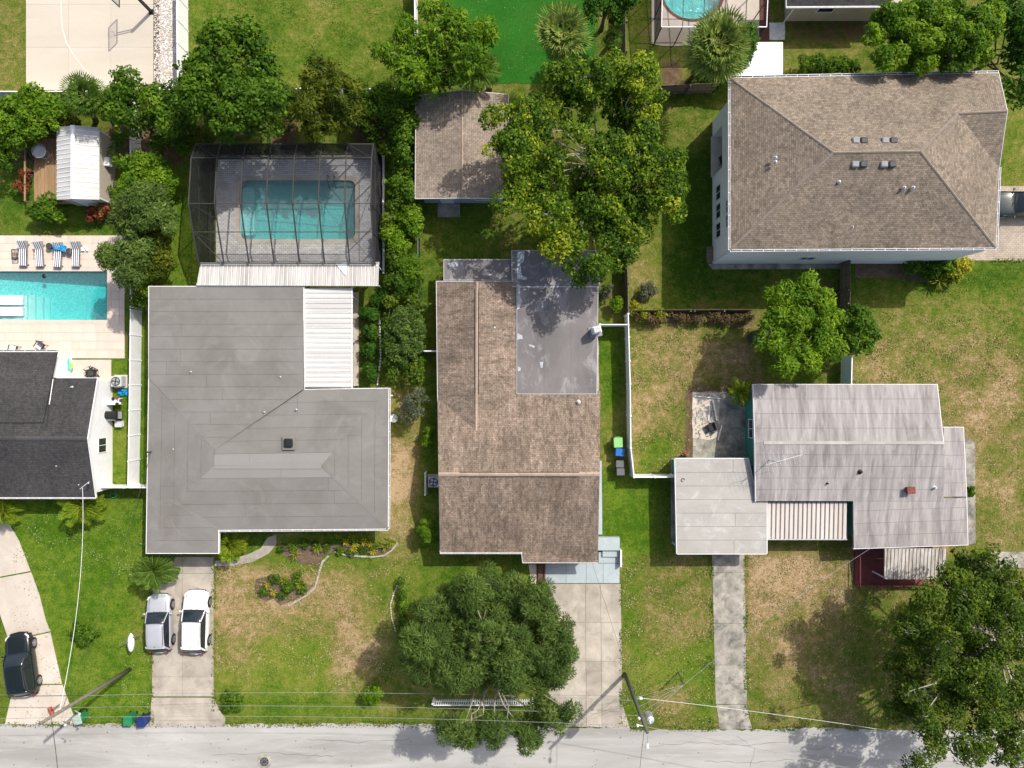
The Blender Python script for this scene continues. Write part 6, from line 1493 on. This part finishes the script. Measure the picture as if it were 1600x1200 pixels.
for k in range(5): mb.tube([(.28*math.cos(a)*(1-.08*k),.16*math.sin(a),.03+.035*k) for a in np.linspace(0,2*math.pi,19)], .022, 5)
mb.build('coil', simple('hose_green', (.02,.30,.14), .5, .1, 3), t)
# debris on the patio slab
def pipebar(label, a, b, z, r, mat, name='plastic_pipe'):
    a, b = G(*a, z), G(*b, z); o = MB().tube([(0,0,0), b-a], r, 8).build(name, mat, None); o.location = a; tag(o, label, 'pipe'); return o
pipebar('white pipe lying longest along the top of the debris pile', (1085,619), (1126,623), .12, .04, M['white'])
pipebar('cream pipe slanting down left in the debris pile', (1113,624), (1083,641), .16, .035, M['trav'])
pipebar('white pipe propped down the right of the debris pile', (1114,624), (1120,657), .22, .06, M['white'])
pipebar('white pipe lying next to the propped pipe in the debris', (1109,634), (1107,657), .1, .05, M['white'])
pipebar('short white pipe below the overturned black chair', (1128,664), (1122,688), .1, .05, M['white'])
t = thing('office_chair', 'overturned black office chair in the debris pile', 'chair', G(1111,667)+Vector((0,0,.04)), .3)
cbox((-.05,.05,.42), .62,.6,.12, .2, .05).build('seat', M['black'], t); o = cbox((0,0,0), .58,.75,.12, 0, .05).build('backrest', M['dgrey'], t); o.location = (.35,.0,.45); o.rotation_euler = (.2,.9,.2)
for k in range(5): a = k*1.257; MB().tube([(-.25,-.1,.15),(-.25+.38*math.cos(a),-.1+.38*math.sin(a),.08)], .03, 5).build('leg', M['black'], t)
for y in (-.33,.4): MB().tube([(-.25,y,.45),(-.1,y,.66),(.25,y,.66)], .025, 5).build('armrest', M['grey'], t)
t = thing('wire_coil', 'loose coil of pale wire in the debris pile', 'wire', G(1104,648)); mb = MB(); r = random.Random(8)
for k in range(4): mb.tube([((.35+.06*k)*math.cos(a)+r.uniform(-.05,.05),(.25+.05*k)*math.sin(a)+r.uniform(-.05,.05),.06+.05*k) for a in np.linspace(0,5.6,14)], .012, 4)
mb.build('wire', M['lgrey'], t)
# loose rubble flecks
pebbles('rubble', [(1084,615),(1122,684)], 160, .04, .14, M['stone'], 11, .04)
# hydrant-like statue by carport corner
t = thing('garden_statue', 'small weathered figure statue just north of the carport', 'statue', G(1068,710))
MB().lathe((0,0,0), [(.18,0),(.2,.05),(.12,.12),(.14,.35),(.17,.6),(.1,.75),(.06,.8),(.1,.88),(.1,.98),(.04,1.05)], 12).build('figure', M['brick'], t, smooth=True)
for s in (-1,1): MB().tube([(s*.14,0,.62),(s*.32,.1,.5),(s*.3,.22,.66)], .045, 6).build('arm', M['wood'], t)
# ac / tank by the feathery tree
t = thing('water_tank', 'grey water tank half hidden under the feathery tree', 'tank', G(1178,528)); MB().lathe((0,0,0), [(.5,0),(.52,.1),(.52,1.2),(.4,1.4),(.1,1.45)], 20).build('tank', M['dgrey'], t); MB().lathe((0,0,0), [(.12,1.45),(.12,1.52)], 12).build('cap', M['white'], t)
# tv antenna on the teal house
t = thing('television_antenna', 'old spiky television antenna leaning over the teal house roof', 'antenna', G(1179,712)); q = G(1166,702,5.6)-G(1179,712)
MB().tube([(0,0,2.2),(0,0,5.6)], .03, 6).build('mast', M['steel'], t)
bm = [Vector((-.9,-.1,5.5)), Vector((1.5,.6,5.6))]; MB().tube(bm, .014, 5).build('boom', M['steel'], t)
for k in range(9):
    p = bm[0].lerp(bm[1], k/8); w = .95-.07*k; MB().tube([p+Vector((-.25,.9,0))*w, p, p+Vector((.25,-.9,0))*w], .007, 4).build('element', M['steel'], t)
# bird bath/white stones in the side yard
t = thing('bird_bath', 'white garden ornament by the pale shrub beside the grey roofed house', 'ornament', G(617,653)); MB().lathe((0,0,0), [(.18,0),(.1,.08),(.07,.5),(.1,.55),(.3,.65),(.31,.68),(.26,.66)], 16).build('bowl', M['white'], t)
pipebar('short white downpipe stub poking from the east eave of the grey roofed house', (607,618), (614,618), .3, .05, M['white'])
# edging of beds
def edging(label, pts, n, mat=M['stone'], s=.22, name='garden_edging'):
    P = [Vector(p) for p in pts]; t = thing(name, label, 'edging', G(*pts[0])); seg = [(P[i+1]-P[i]).length for i in range(len(P)-1)]; T = sum(seg); r = random.Random(n); me = [cbox((0,0,.05),s,s*.7,.12,0,.03).build('stone', mat, t) for _ in range(1)][0]; first = True
    for k in range(n):
        d = T*k/(n-1)*.9999; i = 0
        while d > seg[i]: d -= seg[i]; i += 1
        p = P[i].lerp(P[i+1], d/seg[i]); g = G(p.x,p.y)-t.location; a = math.atan2(-(P[i+1]-P[i]).y, (P[i+1]-P[i]).x)
        if first: me.location = g; me.rotation_euler = (0,0,a); first = False
        else: o = share('stone', me.data, t, g, a+r.uniform(-.2,.2)); o.scale = (r.uniform(.7,1.15),r.uniform(.7,1.2),r.uniform(.7,1.3))
    return t
edging('pale stone edging curving round the flower bed below the grey roofed house', [(620,850),(612,860),(600,868),(585,870),(560,869),(540,867),(525,863)], 28)
edging('pale stone edging down the left side of the garden bed', [(512,870),(504,878),(500,890),(496,905),(492,918),(480,930),(462,940),(452,946)], 26)
edging('curved pale edging beside the narrow clipped hedge on the lawn', [(626,905),(616,925),(610,945),(612,965),(618,985)], 22, M['concl'], .16)
edging('line of white stones east of the pool cage patio', [(594,452),(592,480),(594,520),(595,560),(590,600)], 34, M['white'], .18)
struct(MB().prism(jag([tuple(G(*p))[:2] for p in [(432,850),(612,850),(610,862),(590,867),(530,861),(505,868),(498,886),(470,880),(440,866)]], .08, 8), -.02, .010).build('mulch_bed', M['soil'], None))
struct(MB().prism(jag([tuple(G(*p))[:2] for p in [(400,905),(425,897),(470,900),(490,915),(476,930),(450,942),(415,940),(398,928)]], .28, 9), -.02, .010).build('mulch_bed', M['soil'], None))
# ------------------------------------------------------------------ vegetation
TR = 'broadleaf_tree'
plant(TR, 'dense dark green tree north of the pool cage', 'tree', [(340,90,50),(400,105,48),(305,150,38),(370,165,52),(425,150,34),(345,48,24),(385,60,30),(345,195,24),(310,110,36),(400,180,34)], 8.5, M['l_mid'], base=(370,190), bark=M['barkd'], cr=.62, leaf=.26, asp=.55, dens=.85)
plant(TR, 'mid green bushy tree between the court and the shed', 'tree', [(195,140,34),(240,160,34),(185,180,28),(222,185,28),(270,150,26),(180,150,24),(265,185,30)], 5.5, M['l_mid'], bark=M['barkd'], cr=.55, leaf=.24, dens=.8)
plant('shrub', 'bright green rounded shrub directly right of the shed', 'shrub', [(222,268,38),(205,290,26),(250,285,26)], 3.6, M['l_bright'], limbs=False, cr=.45, leaf=.2, dens=.85)
plant(TR, 'fine leaved grey green tree overhanging the travertine deck', 'tree', [(225,320,42),(200,350,34),(245,345,34),(180,400,26),(205,395,30),(168,402,16),(200,430,22)], 5.5, M['l_oak'], base=(225,370), cr=.5, leaf=.26, asp=.28, dens=.75, strand=.5)
plant('shrub', 'olive brown leafy shrub behind the white fence right of the deck', 'shrub', [(235,385,34),(245,410,26),(225,415,22)], 4, M['l_olive'], limbs=False, cr=.42, leaf=.18, dens=.8)
plant('shrub', 'yellow green spotted shrub at the corner of the grey roof', 'shrub', [(222,447,20),(214,470,14),(232,452,14)], 2.6, M['l_yel'], limbs=False, cr=.35, leaf=.22, dens=.9)
plant('shrub', 'bright green shrub mass at the far upper left corner', 'shrub', [(18,170,26),(52,158,26),(82,178,24),(10,200,24),(45,190,26),(75,160,20)], 3.8, M['l_bright'], limbs=False, cr=.5, leaf=.22, dens=.8)
plant('shrub', 'dark green shrub at the left edge above the plank deck', 'shrub', [(10,225,24),(30,215,20),(5,250,16)], 3, M['l_mid'], limbs=False, cr=.45, leaf=.2, dens=.8)
plant('shrub', 'dry reddish shrub by the left rail of the deck', 'shrub', [(34,290,14),(40,270,12),(46,218,14)], 1.4, M['l_red'], limbs=False, cr=.3, leaf=.18, dens=.6)
plant('shrub', 'low leafy shrub south of the plank deck', 'shrub', [(62,332,18),(84,338,18),(73,322,18)], 1.8, M['l_mid'], limbs=False, cr=.35, leaf=.26, dens=.7)
plant('shrub', 'red leaved croton shrub below the shed doors', 'shrub', [(140,334,11),(155,332,13),(168,328,11)], 1.3, M['l_red'], limbs=False, cr=.28, leaf=.24, dens=.8)
plant('conifer_tree', 'feathery olive green tree directly north of the pool cage', 'tree', [(495,105,24),(515,120,24),(488,128,20),(535,140,26),(505,160,30),(475,165,26),(545,165,24),(520,190,30),(490,200,26),(550,190,18)], 7.5, M['l_olive'], base=(512,192), cr=.5, leaf=.34, asp=.26, dens=.7, strand=.7)
plant(TR, 'large feathery bamboo like tree behind the garage', 'tree', [(640,55,30),(625,85,24),(665,75,34),(695,45,36),(680,20,24),(735,60,30),(715,35,26),(760,52,20),(675,115,34),(640,120,30),(705,105,34),(730,90,26),(650,95,30),(600,80,16)], 8, M['l_bright'], base=(690,120), cr=.55, leaf=.34, asp=.3, dens=.65, strand=.6)
plant('hedge', 'loose leafy hedge between the olive tree and the garage', 'hedge', [(575,155,22),(600,150,24),(620,175,26),(600,180,20),(635,150,20),(640,190,18),(625,215,22),(633,240,18)], 4.2, M['l_mid'], limbs=False, cr=.5, leaf=.24, dens=.75)
plant('shrub', 'mid green shrub against the lower west side of the garage', 'shrub', [(632,262,18),(622,290,20),(640,300,16)], 3, M['l_mid'], limbs=False, cr=.38, leaf=.2, dens=.8)
plant('shrub', 'bright lime green shrub below the garage corner', 'shrub', [(642,338,22),(648,352,18)], 2.6, M['l_bright'], limbs=False, cr=.36, leaf=.2, dens=.95)
plant('shrub', 'bright lime green shrub touching the pool cage kerb', 'shrub', [(612,366,20),(622,384,18)], 2.4, M['l_bright'], limbs=False, cr=.36, leaf=.2, dens=.95)
plant('shrub', 'fine green shrub right of the long pan roof end', 'shrub', [(636,415,22),(632,440,24),(645,430,18)], 3, M['l_mid'], limbs=False, cr=.36, leaf=.2, asp=.4, dens=.8)
plant('shrub', 'sprawling fine shrub midway along the chain link fence', 'shrub', [(632,495,22),(622,520,24),(645,515,20),(640,545,20),(620,550,18)], 3.2, M['l_oak'], limbs=False, cr=.38, leaf=.22, asp=.35, dens=.75, strand=.4)
plant('shrub', 'sparse pale grey shrub next to the white garden ornament', 'shrub', [(642,632,18),(655,618,14),(632,650,12),(650,648,14)], 2.6, M['l_grey'], limbs=False, cr=.32, leaf=.2, asp=.3, dens=.42, strand=.5)
for k,(y,lb_) in enumerate(((490,'rounded dark shrub nearest the pan roof in the row by the patio roof'),(519,'rounded dark shrub second from the top in the row by the patio roof'),(548,'rounded dark shrub third from the top in the row by the patio roof'),(580,'rounded dark shrub at the bottom of the row by the patio roof'))):
    plant('shrub', lb_, 'shrub', [(576+(k%2)*3,y,13),(582,y+4,10)], 1.5, M['l_dark'], limbs=False, group='shrubs in a row beside the patio roof', cr=.3, leaf=.17, dens=.95)
# the big one: spreading tree with yellow tips
big = [(800,235,40,None,.08),(825,185,40),(775,180,24,None,.1),(870,140,42),(915,120,42,None,.02),(960,115,38,None,.1),(1000,120,36,None,.14),(1010,165,34,None,.08),(975,165,40),(900,170,36),(1005,215,30),(960,230,30),
       (1000,270,44),(1045,285,30),(1040,320,30),(955,275,34),(1000,320,38),(910,295,34),(860,290,38),(815,285,34,None,.1),(790,320,22,None,.1),(855,335,38,None,.1),(880,375,34,None,.26),(905,345,36),(950,345,38),(965,390,34),(900,420,26),(935,415,22),(990,360,28),(840,240,24),(1050,250,20),(930,240,26),(870,250,24),(985,240,28),(930,310,34),(850,180,30),(840,310,30),(900,205,24),(1025,250,26),(960,320,30)]
plant(TR, 'huge spreading tree with yellow green tips overhanging the dark flat roof', 'tree', big, 9.5, M['l_yel'], base=(935,270), bark=M['bark'], cr=.60, leaf=.22, asp=.5, dens=.74, cover=1.65, fill=.5, tf=.75)
plant(TR, 'dark tree on the top edge beside the brown fence', 'tree', [(955,12,26),(930,5,22),(975,-10,24),(945,-20,26)], 6.5, M['l_dark'], bark=M['barkd'], cr=.5, leaf=.24, dens=.8)
plant('shrub', 'dark shrub between the leaning palm and the white shed', 'shrub', [(1165,70,20),(1160,90,16),(1172,50,14),(1150,95,16)], 3.2, M['l_dark'], limbs=False, cr=.4, leaf=.2, dens=.85)
plant('shrub', 'low green shrub at the foot of the leaning palm', 'shrub', [(1098,118,20),(1120,128,18),(1130,112,16)], 2, M['l_mid'], limbs=False, cr=.4, leaf=.22, dens=.7)
# clumpy tree
cl = [(1385,20,20),(1400,42,17),(1375,48,14),(1418,22,18),(1365,60,10),(1395,68,16),(1445,18,22),(1470,35,24),(1490,12,22),(1455,60,20),(1430,72,16),(1412,92,14),(1448,98,15),(1480,72,24),(1510,35,20),(1520,60,20),(1545,50,20),(1550,25,22),(1500,95,15),(1535,85,18),(1475,100,12),(1385,100,12),(1425,50,22),(1450,40,18),(1495,50,24),(1530,30,22),(1465,82,18),(1405,85,16),(1510,80,20),(1370,30,14),(1385,85,14),(1360,45,12),(1440,85,18)]
plant(TR, 'bright green tree of rounded leaf clumps behind the two storey house', 'tree', [(x,y,r,8-.02*abs(y-50)-(k%3)*.5,.05*((k*7)%5-2)) for k,(x,y,r) in enumerate(cl)], 8.5, M['l_bright'], base=(1440,80), cr=.42, leaf=.24, asp=.4, dens=1.0, cover=2.4, vr=.9)
plant(TR, 'dark tree at the top right corner', 'tree', [(1585,30,34),(1570,5,30),(1595,80,32),(1585,125,24),(1600,150,20),(1610,50,30)], 7.5, M['l_dark'], bark=M['barkd'], cr=.55, leaf=.26, dens=.8)
plant('hedge', 'clipped oval hedge north of the two storey house', 'hedge', [(1262,100,13),(1280,100,15),(1300,101,15),(1320,102,14),(1335,104,12)], 1.7, M['l_mid'], limbs=False, cr=.3, leaf=.15, dens=1.1)
# feathery bright tree + round neighbour
plant(TR, 'feathery bright green tree west of the plank fence', 'tree', [(1225,462,26),(1262,455,26),(1285,475,26),(1210,495,28),(1245,495,30),(1205,530,26),(1240,540,30),(1275,520,32),(1265,560,28),(1300,545,24),(1300,500,24),(1225,570,20),(1265,438,16)], 6.5, M['l_bright'], base=(1245,515), cr=.5, leaf=.30, asp=.3, dens=.8, strand=.5)
plant(TR, 'round dense tree touching the feathery tree', 'tree', [(1345,500,24),(1335,525,26),(1358,520,18),(1325,505,18),(1345,540,18)], 5.2, M['l_mid'], base=(1335,515), bark=M['barkd'], cr=.4, leaf=.2, dens=1)
plant('shrub', 'golden yellow shrub by the paver driveway', 'shrub', [(1495,420,17),(1508,415,12),(1488,430,14)], 1.6, M['l_gold'], limbs=False, cr=.3, leaf=.17, dens=1)
plant('shrub', 'green shrub left of the golden shrub', 'shrub', [(1472,415,18),(1452,420,16),(1482,405,13),(1430,415,14)], 1.8, M['l_mid'], limbs=False, cr=.32, leaf=.2, dens=.8)
# oak lower right
ok = [(1480,915,34),(1520,885,34),(1560,900,38),(1595,940,40),(1450,935,24),(1535,940,40),(1490,960,36),(1435,955,18),(1560,990,40),(1605,1010,40),(1510,1010,32),(1450,1020,22),(1475,1045,28),(1430,1035,14),(1530,1060,38),(1580,1065,42),(1555,1110,38),(1500,1095,30),(1480,1150,36),(1455,1165,26),(1520,1160,36),(1575,1160,40),(1610,1120,40),(1600,1190,34),(1440,1185,20),(1540,870,20),(1460,985,28),(1415,985,18),(1500,1045,30),(1470,1090,28),(1440,1120,20),(1530,960,34),(1575,960,34),(1420,1080,16),(1480,1000,26),(1545,1020,30),(1510,930,34),(1425,965,28,3.6),(1405,1040,30,3.8),(1395,1095,26,3.4),(1440,1110,28,4.2),(1420,1060,30,5.5),(1430,1000,30,5.5),(1410,1110,22,4.5)]
plant('oak_tree', 'massive oak shading the lower right corner', 'tree', ok, 10, M['l_oakb'], base=(1520,985), bark=M['bark'], cr=.55, leaf=.2, asp=.5, dens=.62, cover=1.5, fill=.35)
fk = [(700,945,32),(735,925,32),(770,915,28),(810,925,34),(845,945,32),(868,985,28),(690,985,36),(652,1000,30),(640,1030,20),(665,960,22),(735,975,38),(780,965,38),(825,985,38),(672,1010,26),(715,1020,38),(765,1020,38),(810,1035,34),(855,1025,30),(872,1008,32),(893,1020,14),(680,1050,26),(655,1060,16),(730,1050,26),(790,1052,26),(838,1068,24),(862,1048,30),(885,1050,14),(700,1132,18),(735,1142,24),(775,1140,28),(815,1140,26),(850,1110,28),(868,1118,28),(892,1112,13),(705,1145,24),(825,1150,28),(755,1045,34),(800,1000,36),(750,1000,36),(705,1055,26),(760,940,34),(800,1060,30),(690,1030,26)]
plant('oak_tree', 'fine leaved grey green oak spreading over the street edge and central driveway', 'tree', fk, 8, M['l_oak'], base=(770,1042), bark=M['bark'], cr=.55, leaf=.28, asp=.17, dens=.80, strand=.7, cover=1.7, fill=.55, tf=.9, flat=.9)
# palms
palm('fan palm with pale fronds standing on the artificial turf', (865,110), (880,52), 6.5, 2.1, 'fan', M['l_palm'], 34, tilt=(-40,60), dead=0)
palm('leaning fan palm beside the round pool cage', (1074,130), (1123,72), 7.2, 2.4, 'fan', M['l_palm'], 40, tilt=(-45,60))
palm('fan palm behind the shed next to the court', (150,190), (135,152), 4.5, 1.7, 'fan', M['l_palmd'], 26, tilt=(-30,60))
palm('dark feather palm in the shade beside the bamboo like tree', (765,140), (752,108), 4.5, 1.9, 'feather', M['l_palmd'], 26, nl=22, width=.3)
palm('big cycad in front of the charcoal roofed house', (134,785), (131,789), .9, 2.0, 'feather', M['l_cyc'], 46, name='cycad', cat='cycad', tilt=(-5,70), width=.27, droop=.75, trunk=.2)
palm('cycad cut by the left edge above the curved driveway', (12,795), (8,797), .9, 1.6, 'feather', M['l_cyc'], 36, name='cycad', cat='cycad', tilt=(-5,70), width=.27, droop=.75, trunk=.2)
palm('cycad with orange tinged fronds by the garden path', (366,846), (362,850), .8, 1.6, 'feather', M['l_cyc'], 38, name='cycad', cat='cycad', tilt=(-5,70), width=.27, droop=.7, dead=6)
palm('yellow green palm between the debris pile and the teal wall', (1152,612), (1155,613), 1.4, 1.35, 'feather', M['l_cyc'], 22, tilt=(-10,70), width=.22, droop=.7)
palm('spiky strap leaved plant below the green shrub by the pavers', (1463,440), (1464,440), .4, 1.0, 'feather', M['l_cyc'], 22, name='strap_plant', cat='plant', tilt=(0,75), width=.07, droop=.9)
palm('low strap leaved plant under the bamboo like tree', (735,132), (735,130), .4, 1.1, 'feather', M['l_palmd'], 24, name='strap_plant', cat='plant', tilt=(0,75), width=.08, droop=.9)
palm('small dark palm near the brown plank fence', (955,66), (955,62), 2.2, .9, 'fan', M['l_palmd'], 14)
palm('feathery palm hiding the top of the driveway above the silver car', (244,893), (243,890), 1.6, 1.95, 'feather', M['l_palmd'], 44, tilt=(-20,70), width=.24, droop=.8)
plant('shrub', 'round leafy shrub alone on the bright left lawn', 'shrub', [(128,988,17),(116,985,12),(142,988,12),(130,1000,12)], 1.2, M['l_mid'], limbs=False, cr=.26, leaf=.17, dens=.8)
plant('shrub', 'low fine shrub beside the foot of the two car driveway', 'shrub', [(362,1090,13),(358,1104,12),(370,1100,12)], 1.1, M['l_mid'], limbs=False, cr=.25, leaf=.18, asp=.35, dens=.6, strand=.4)
plant('shrub', 'low round shrub at the street edge left of the oak', 'shrub', [(582,1087,15),(592,1080,12),(576,1092,12)], 1.4, M['l_bright'], limbs=False, cr=.26, leaf=.2, asp=.4, dens=.75, strand=.3)
plant('hedge', 'narrow clipped hedge strip on the lawn left of the oak', 'hedge', [(627,908,6),(628,920,7),(629,932,7),(628,944,7),(630,956,8),(629,968,8),(630,980,8),(628,992,8),(630,1004,7)], 1.0, M['l_mid'], limbs=False, cr=.2, leaf=.14, dens=1)
plant('shrub', 'clipped oval shrub by the upper west wall of the brown roofed house', 'shrub', [(668,682,9),(667,692,9),(670,674,7)], 1.9, M['l_bright'], limbs=False, cr=.22, leaf=.12, dens=1.3, vr=1.1)
plant('shrub', 'clipped egg shaped shrub by the lower west wall of the brown roofed house', 'shrub', [(664,820,9),(665,830,12),(668,840,10)], 2.2, M['l_bright'], limbs=False, cr=.24, leaf=.12, dens=1.3, vr=1.1)
plant('shrub', 'small ball shrub on the concrete strip east of the teal house', 'shrub', [(1514,765,9),(1514,770,8)], 1.2, M['l_mid'], limbs=False, cr=.2, leaf=.12, dens=1.3)
plant('shrub', 'pale bushy shrub in the strip beside the dark flat roof', 'shrub', [(945,460,10),(948,450,8)], 1.2, M['l_grey'], limbs=False, cr=.22, leaf=.14, dens=.9)
plant('shrub', 'small bright shrub below the pale one beside the dark flat roof', 'shrub', [(963,478,10),(968,470,7)], 1.3, M['l_bright'], limbs=False, cr=.24, leaf=.16, dens=.9)
plant('shrub', 'grey green shrub at the fence corner east of the big tree', 'shrub', [(1012,455,13),(1020,450,11),(1006,462,9)], 1.3, M['l_grey'], limbs=False, cr=.26, leaf=.16, dens=.65)
plant('hedge', 'dried brown vine hedge along the grey plank fence', 'hedge', [(x,496+4*math.sin(x*.1),9) for x in range(1000,1172,12)], 1.0, M['l_brown'], limbs=False, cr=.26, leaf=.22, asp=.3, dens=.55, strand=.5)
plant('shrub', 'yellowing vine clump at the fence corner by the white post', 'shrub', [(990,480,12),(1008,490,12),(1030,492,12)], 1.2, M['l_gold'], limbs=False, cr=.24, leaf=.2, asp=.3, dens=.4)
plant('vine', 'green vines climbing the chain link fence', 'vine', [(657,y,6+3*math.sin(y)) for y in range(455,600,14)], 1.4, M['l_mid'], limbs=False, cr=.24, leaf=.18, dens=.6)
plant('shrub', 'dark foliage patch hugging the house end under the long pan roof', 'shrub', [(590,470,12),(600,460,10)], 1.5, M['l_dark'], limbs=False, cr=.3, leaf=.18, dens=.8)
bro = [(541,846,'leftmost yellow rosette plant of the lower bed'),(556,850,'yellow rosette plant right of the leftmost one in the bed'),(569,846,'upper middle yellow rosette plant in the bed'),(580,850,'yellow rosette plant right of the middle one in the bed'),(583,861,'lowest right yellow rosette plant in the bed'),(553,857,'lower yellow rosette plant near the edging stones'),
       (529,836,'shaded olive rosette plant against the grey roofed house'),(550,838,'second shaded olive rosette plant against the house'),(418,912,'yellow rosette plant at the left of the island bed'),(428,925,'yellow rosette plant low in the island bed'),(610,846,'green grassy rosette plant at the corner of the grey roofed house'),(602,852,'small green rosette plant at the house corner'),(497,856,'green rosette plant left of the birdbath like pot'),
       (462,866,'green rosette plant at the end of the path'),(445,905,'green rosette plant in the island bed centre'),(470,912,'bluish rosette plant right in the island bed')]
for k,(x,y,lb_) in enumerate(bro):
    palm(lb_, (x,y), (x,y), .18, .42 if k < 10 else .6, 'feather', M['l_gold'] if k < 10 and k not in (6,7) else M['l_cyc'], 14, name='bromeliad', cat='plant', group='rosette plants in the flower beds', tilt=(5,75), width=.1, droop=.5, trunk=.05, nl=7)
plant('ground_plant', 'low green ground plants in the island bed', 'plant', [(430,905,10),(450,915,12),(465,905,10),(440,930,9),(470,920,9),(412,925,8)], .6, M['l_mid'], limbs=False, cr=.22, leaf=.15, dens=.5)
plant('ground_plant', 'low mixed ground plants along the front bed of the grey roofed house', 'plant', [(x,856+5*math.sin(x),8) for x in range(440,600,18)], .5, M['l_mid'], limbs=False, cr=.2, leaf=.14, dens=.4)
plant('shrub', 'bright shrub beside the red croton by the shed', 'shrub', [(185,315,12),(178,300,9)], 1.6, M['l_bright'], limbs=False, cr=.28, leaf=.18, dens=.7)
for (x,y,lb_) in ((551,866,'dark square pot at the flower bed edge'),(1243,1010,None)):
    if lb_: g = G(x,y); t = thing('plant_pot', lb_, 'pot', g); MB().lathe((0,0,0), [(.14,0),(.2,.3),(.22,.32),(.17,.3),(.15,.24)], 4).build('pot', M['black'], t); MB().lathe((0,0,0), [(.16,.2),(.16,.25)], 4).build('soil', M['soil'], t)
# loose tufts that roughen the lawns (uncountable)
def tufts(name, rects, n, size, mat, seed, h=.06):
    rng = np.random.default_rng(seed); A = np.array([(x1-x0)*(y1-y0) for x0,y0,x1,y1 in rects], float); k = rng.choice(len(rects), n, p=A/A.sum()); R_ = np.array(rects)[k]
    X = R_[:,0]+rng.random(n)*(R_[:,2]-R_[:,0]); Y = R_[:,1]+rng.random(n)*(R_[:,3]-R_[:,1])
    # clump them
    cl = np.sin(X*.11+2*np.sin(Y*.07))+np.sin(Y*.13+1.7*np.sin(X*.05)); keep = rng.random(n) < .35+.3*cl; X, Y = X[keep], Y[keep]; n = len(X)
    P = np.stack([(X-800)*HC/F, (600-Y)*HC/F, rng.uniform(.02,h,n)], 1); N = rng.normal(0,.55,(n,3))+np.array([0,0,1.]); N /= np.linalg.norm(N,axis=1,keepdims=True)
    me = cloud_mesh(name, P, N, rng.normal(0,1,(n,3)), size*rng.uniform(.5,1.4,n), size*.45*rng.uniform(.5,1.4,n), rng.uniform(0,1,n), mat); o = bpy.data.objects.new(name, me); COL.objects.link(o); o['kind'] = 'stuff'
gr1 = leafmat('grass_green', [(.055,.105,.010),(.10,.155,.015),(.16,.20,.03)], .2); gr2 = leafmat('grass_dry', [(.15,.15,.04),(.27,.23,.10),(.42,.36,.20)], .2)
tufts('grass', [(22,780,236,1128),(333,870,640,1128),(640,880,850,1128),(224,240,300,450),(655,310,800,400),(942,520,962,740),(942,745,1052,880),(973,870,1116,1136),(295,0,640,135),(985,512,1180,740),(1335,400,1600,600),(1035,150,1110,480),(560,240,655,600)], 60000, .12, gr1, 1)
tufts('dry_grass', [(1168,868,1420,1136),(1330,500,1600,855),(973,870,1116,1136),(985,512,1080,740),(335,880,640,1060),(612,640,655,880),(1168,868,1330,1000)], 42000, .13, gr2, 2)

for (lb_, cat_, px_) in (
  ('tangled undergrowth between the shed and the pool cage trees', 'shrub', [(190,215,14),(175,240,10),(265,215,20),(290,225,18),(245,225,16),(285,195,16)]),
  ('tangled green undergrowth below the dense dark tree', 'shrub', [(320,215,14),(300,210,16),(440,200,14),(460,175,16),(455,150,16)]),
  ('overgrown bushes filling the corner behind the pan roof end', 'shrub', [(615,330,14),(606,345,10),(625,315,14),(612,400,14),(618,412,12),(608,440,10),(612,470,14),(603,500,9)]),
  ('overgrown leafy mass low along the middle of the side strip', 'shrub', [(648,470,14),(615,560,14),(640,575,18),(612,590,12),(650,590,12),(608,540,9)]),
  ('leafy overgrowth between the olive tree and the hedge', 'shrub', [(565,185,16),(580,200,16),(560,140,18),(590,215,14),(605,230,14)]),
  ('dark leafy infill along the fence at far left', 'shrub', [(30,200,16),(60,205,18),(95,195,16),(105,165,16),(110,190,14),(40,150,14)])):
    plant('shrub', lb_, cat_, px_, 2.6, M[['l_mid','l_oakb','l_bright','l_olive','l_mid','l_oakb'][len(lb_)%6]], limbs=False, cr=.42, leaf=.2, dens=.7, asp=[.5,.3,.6][len(lb_)%3])
tufts('edge_grass', [(0,1127,230,1134),(350,1127,860,1134),(985,1134,1120,1142),(1172,1134,1340,1142),(234,880,241,1130),(331,880,338,1110),(1109,870,1115,1130),(1162,870,1169,1120),(968,915,973,1130),(852,915,858,1130),(1466,404,1600,410)], 9000, .16, gr1, 5, .12)
tufts('fallen_leaves', [(620,900,900,1130),(860,915,968,1130),(1280,900,1500,1135),(760,130,1060,420),(690,0,860,130),(240,900,330,1085)], 5000, .11, leafmat('leaf_fallen', [(.10,.07,.03),(.20,.15,.07),(.28,.24,.12)], .1), 6, .05)
pebbles('road_grit', [(0,1131),(1130,1137)], 700, .03, .09, M['soil'], 21, .006)

tufts('clover', [(190,985,236,1112),(490,1000,620,1085),(20,800,235,900),(1170,870,1330,960),(1340,700,1500,850),(940,870,1000,1100)], 5200, .08, leafmat('clover_flower', [(.35,.40,.22),(.50,.52,.36),(.62,.62,.48)], .1), 9, .05)
tufts('turf_debris', [(700,0,930,125)], 500, .10, leafmat('leaf_pale', [(.12,.16,.04),(.25,.28,.12),(.4,.4,.2)], .1), 12, .05)
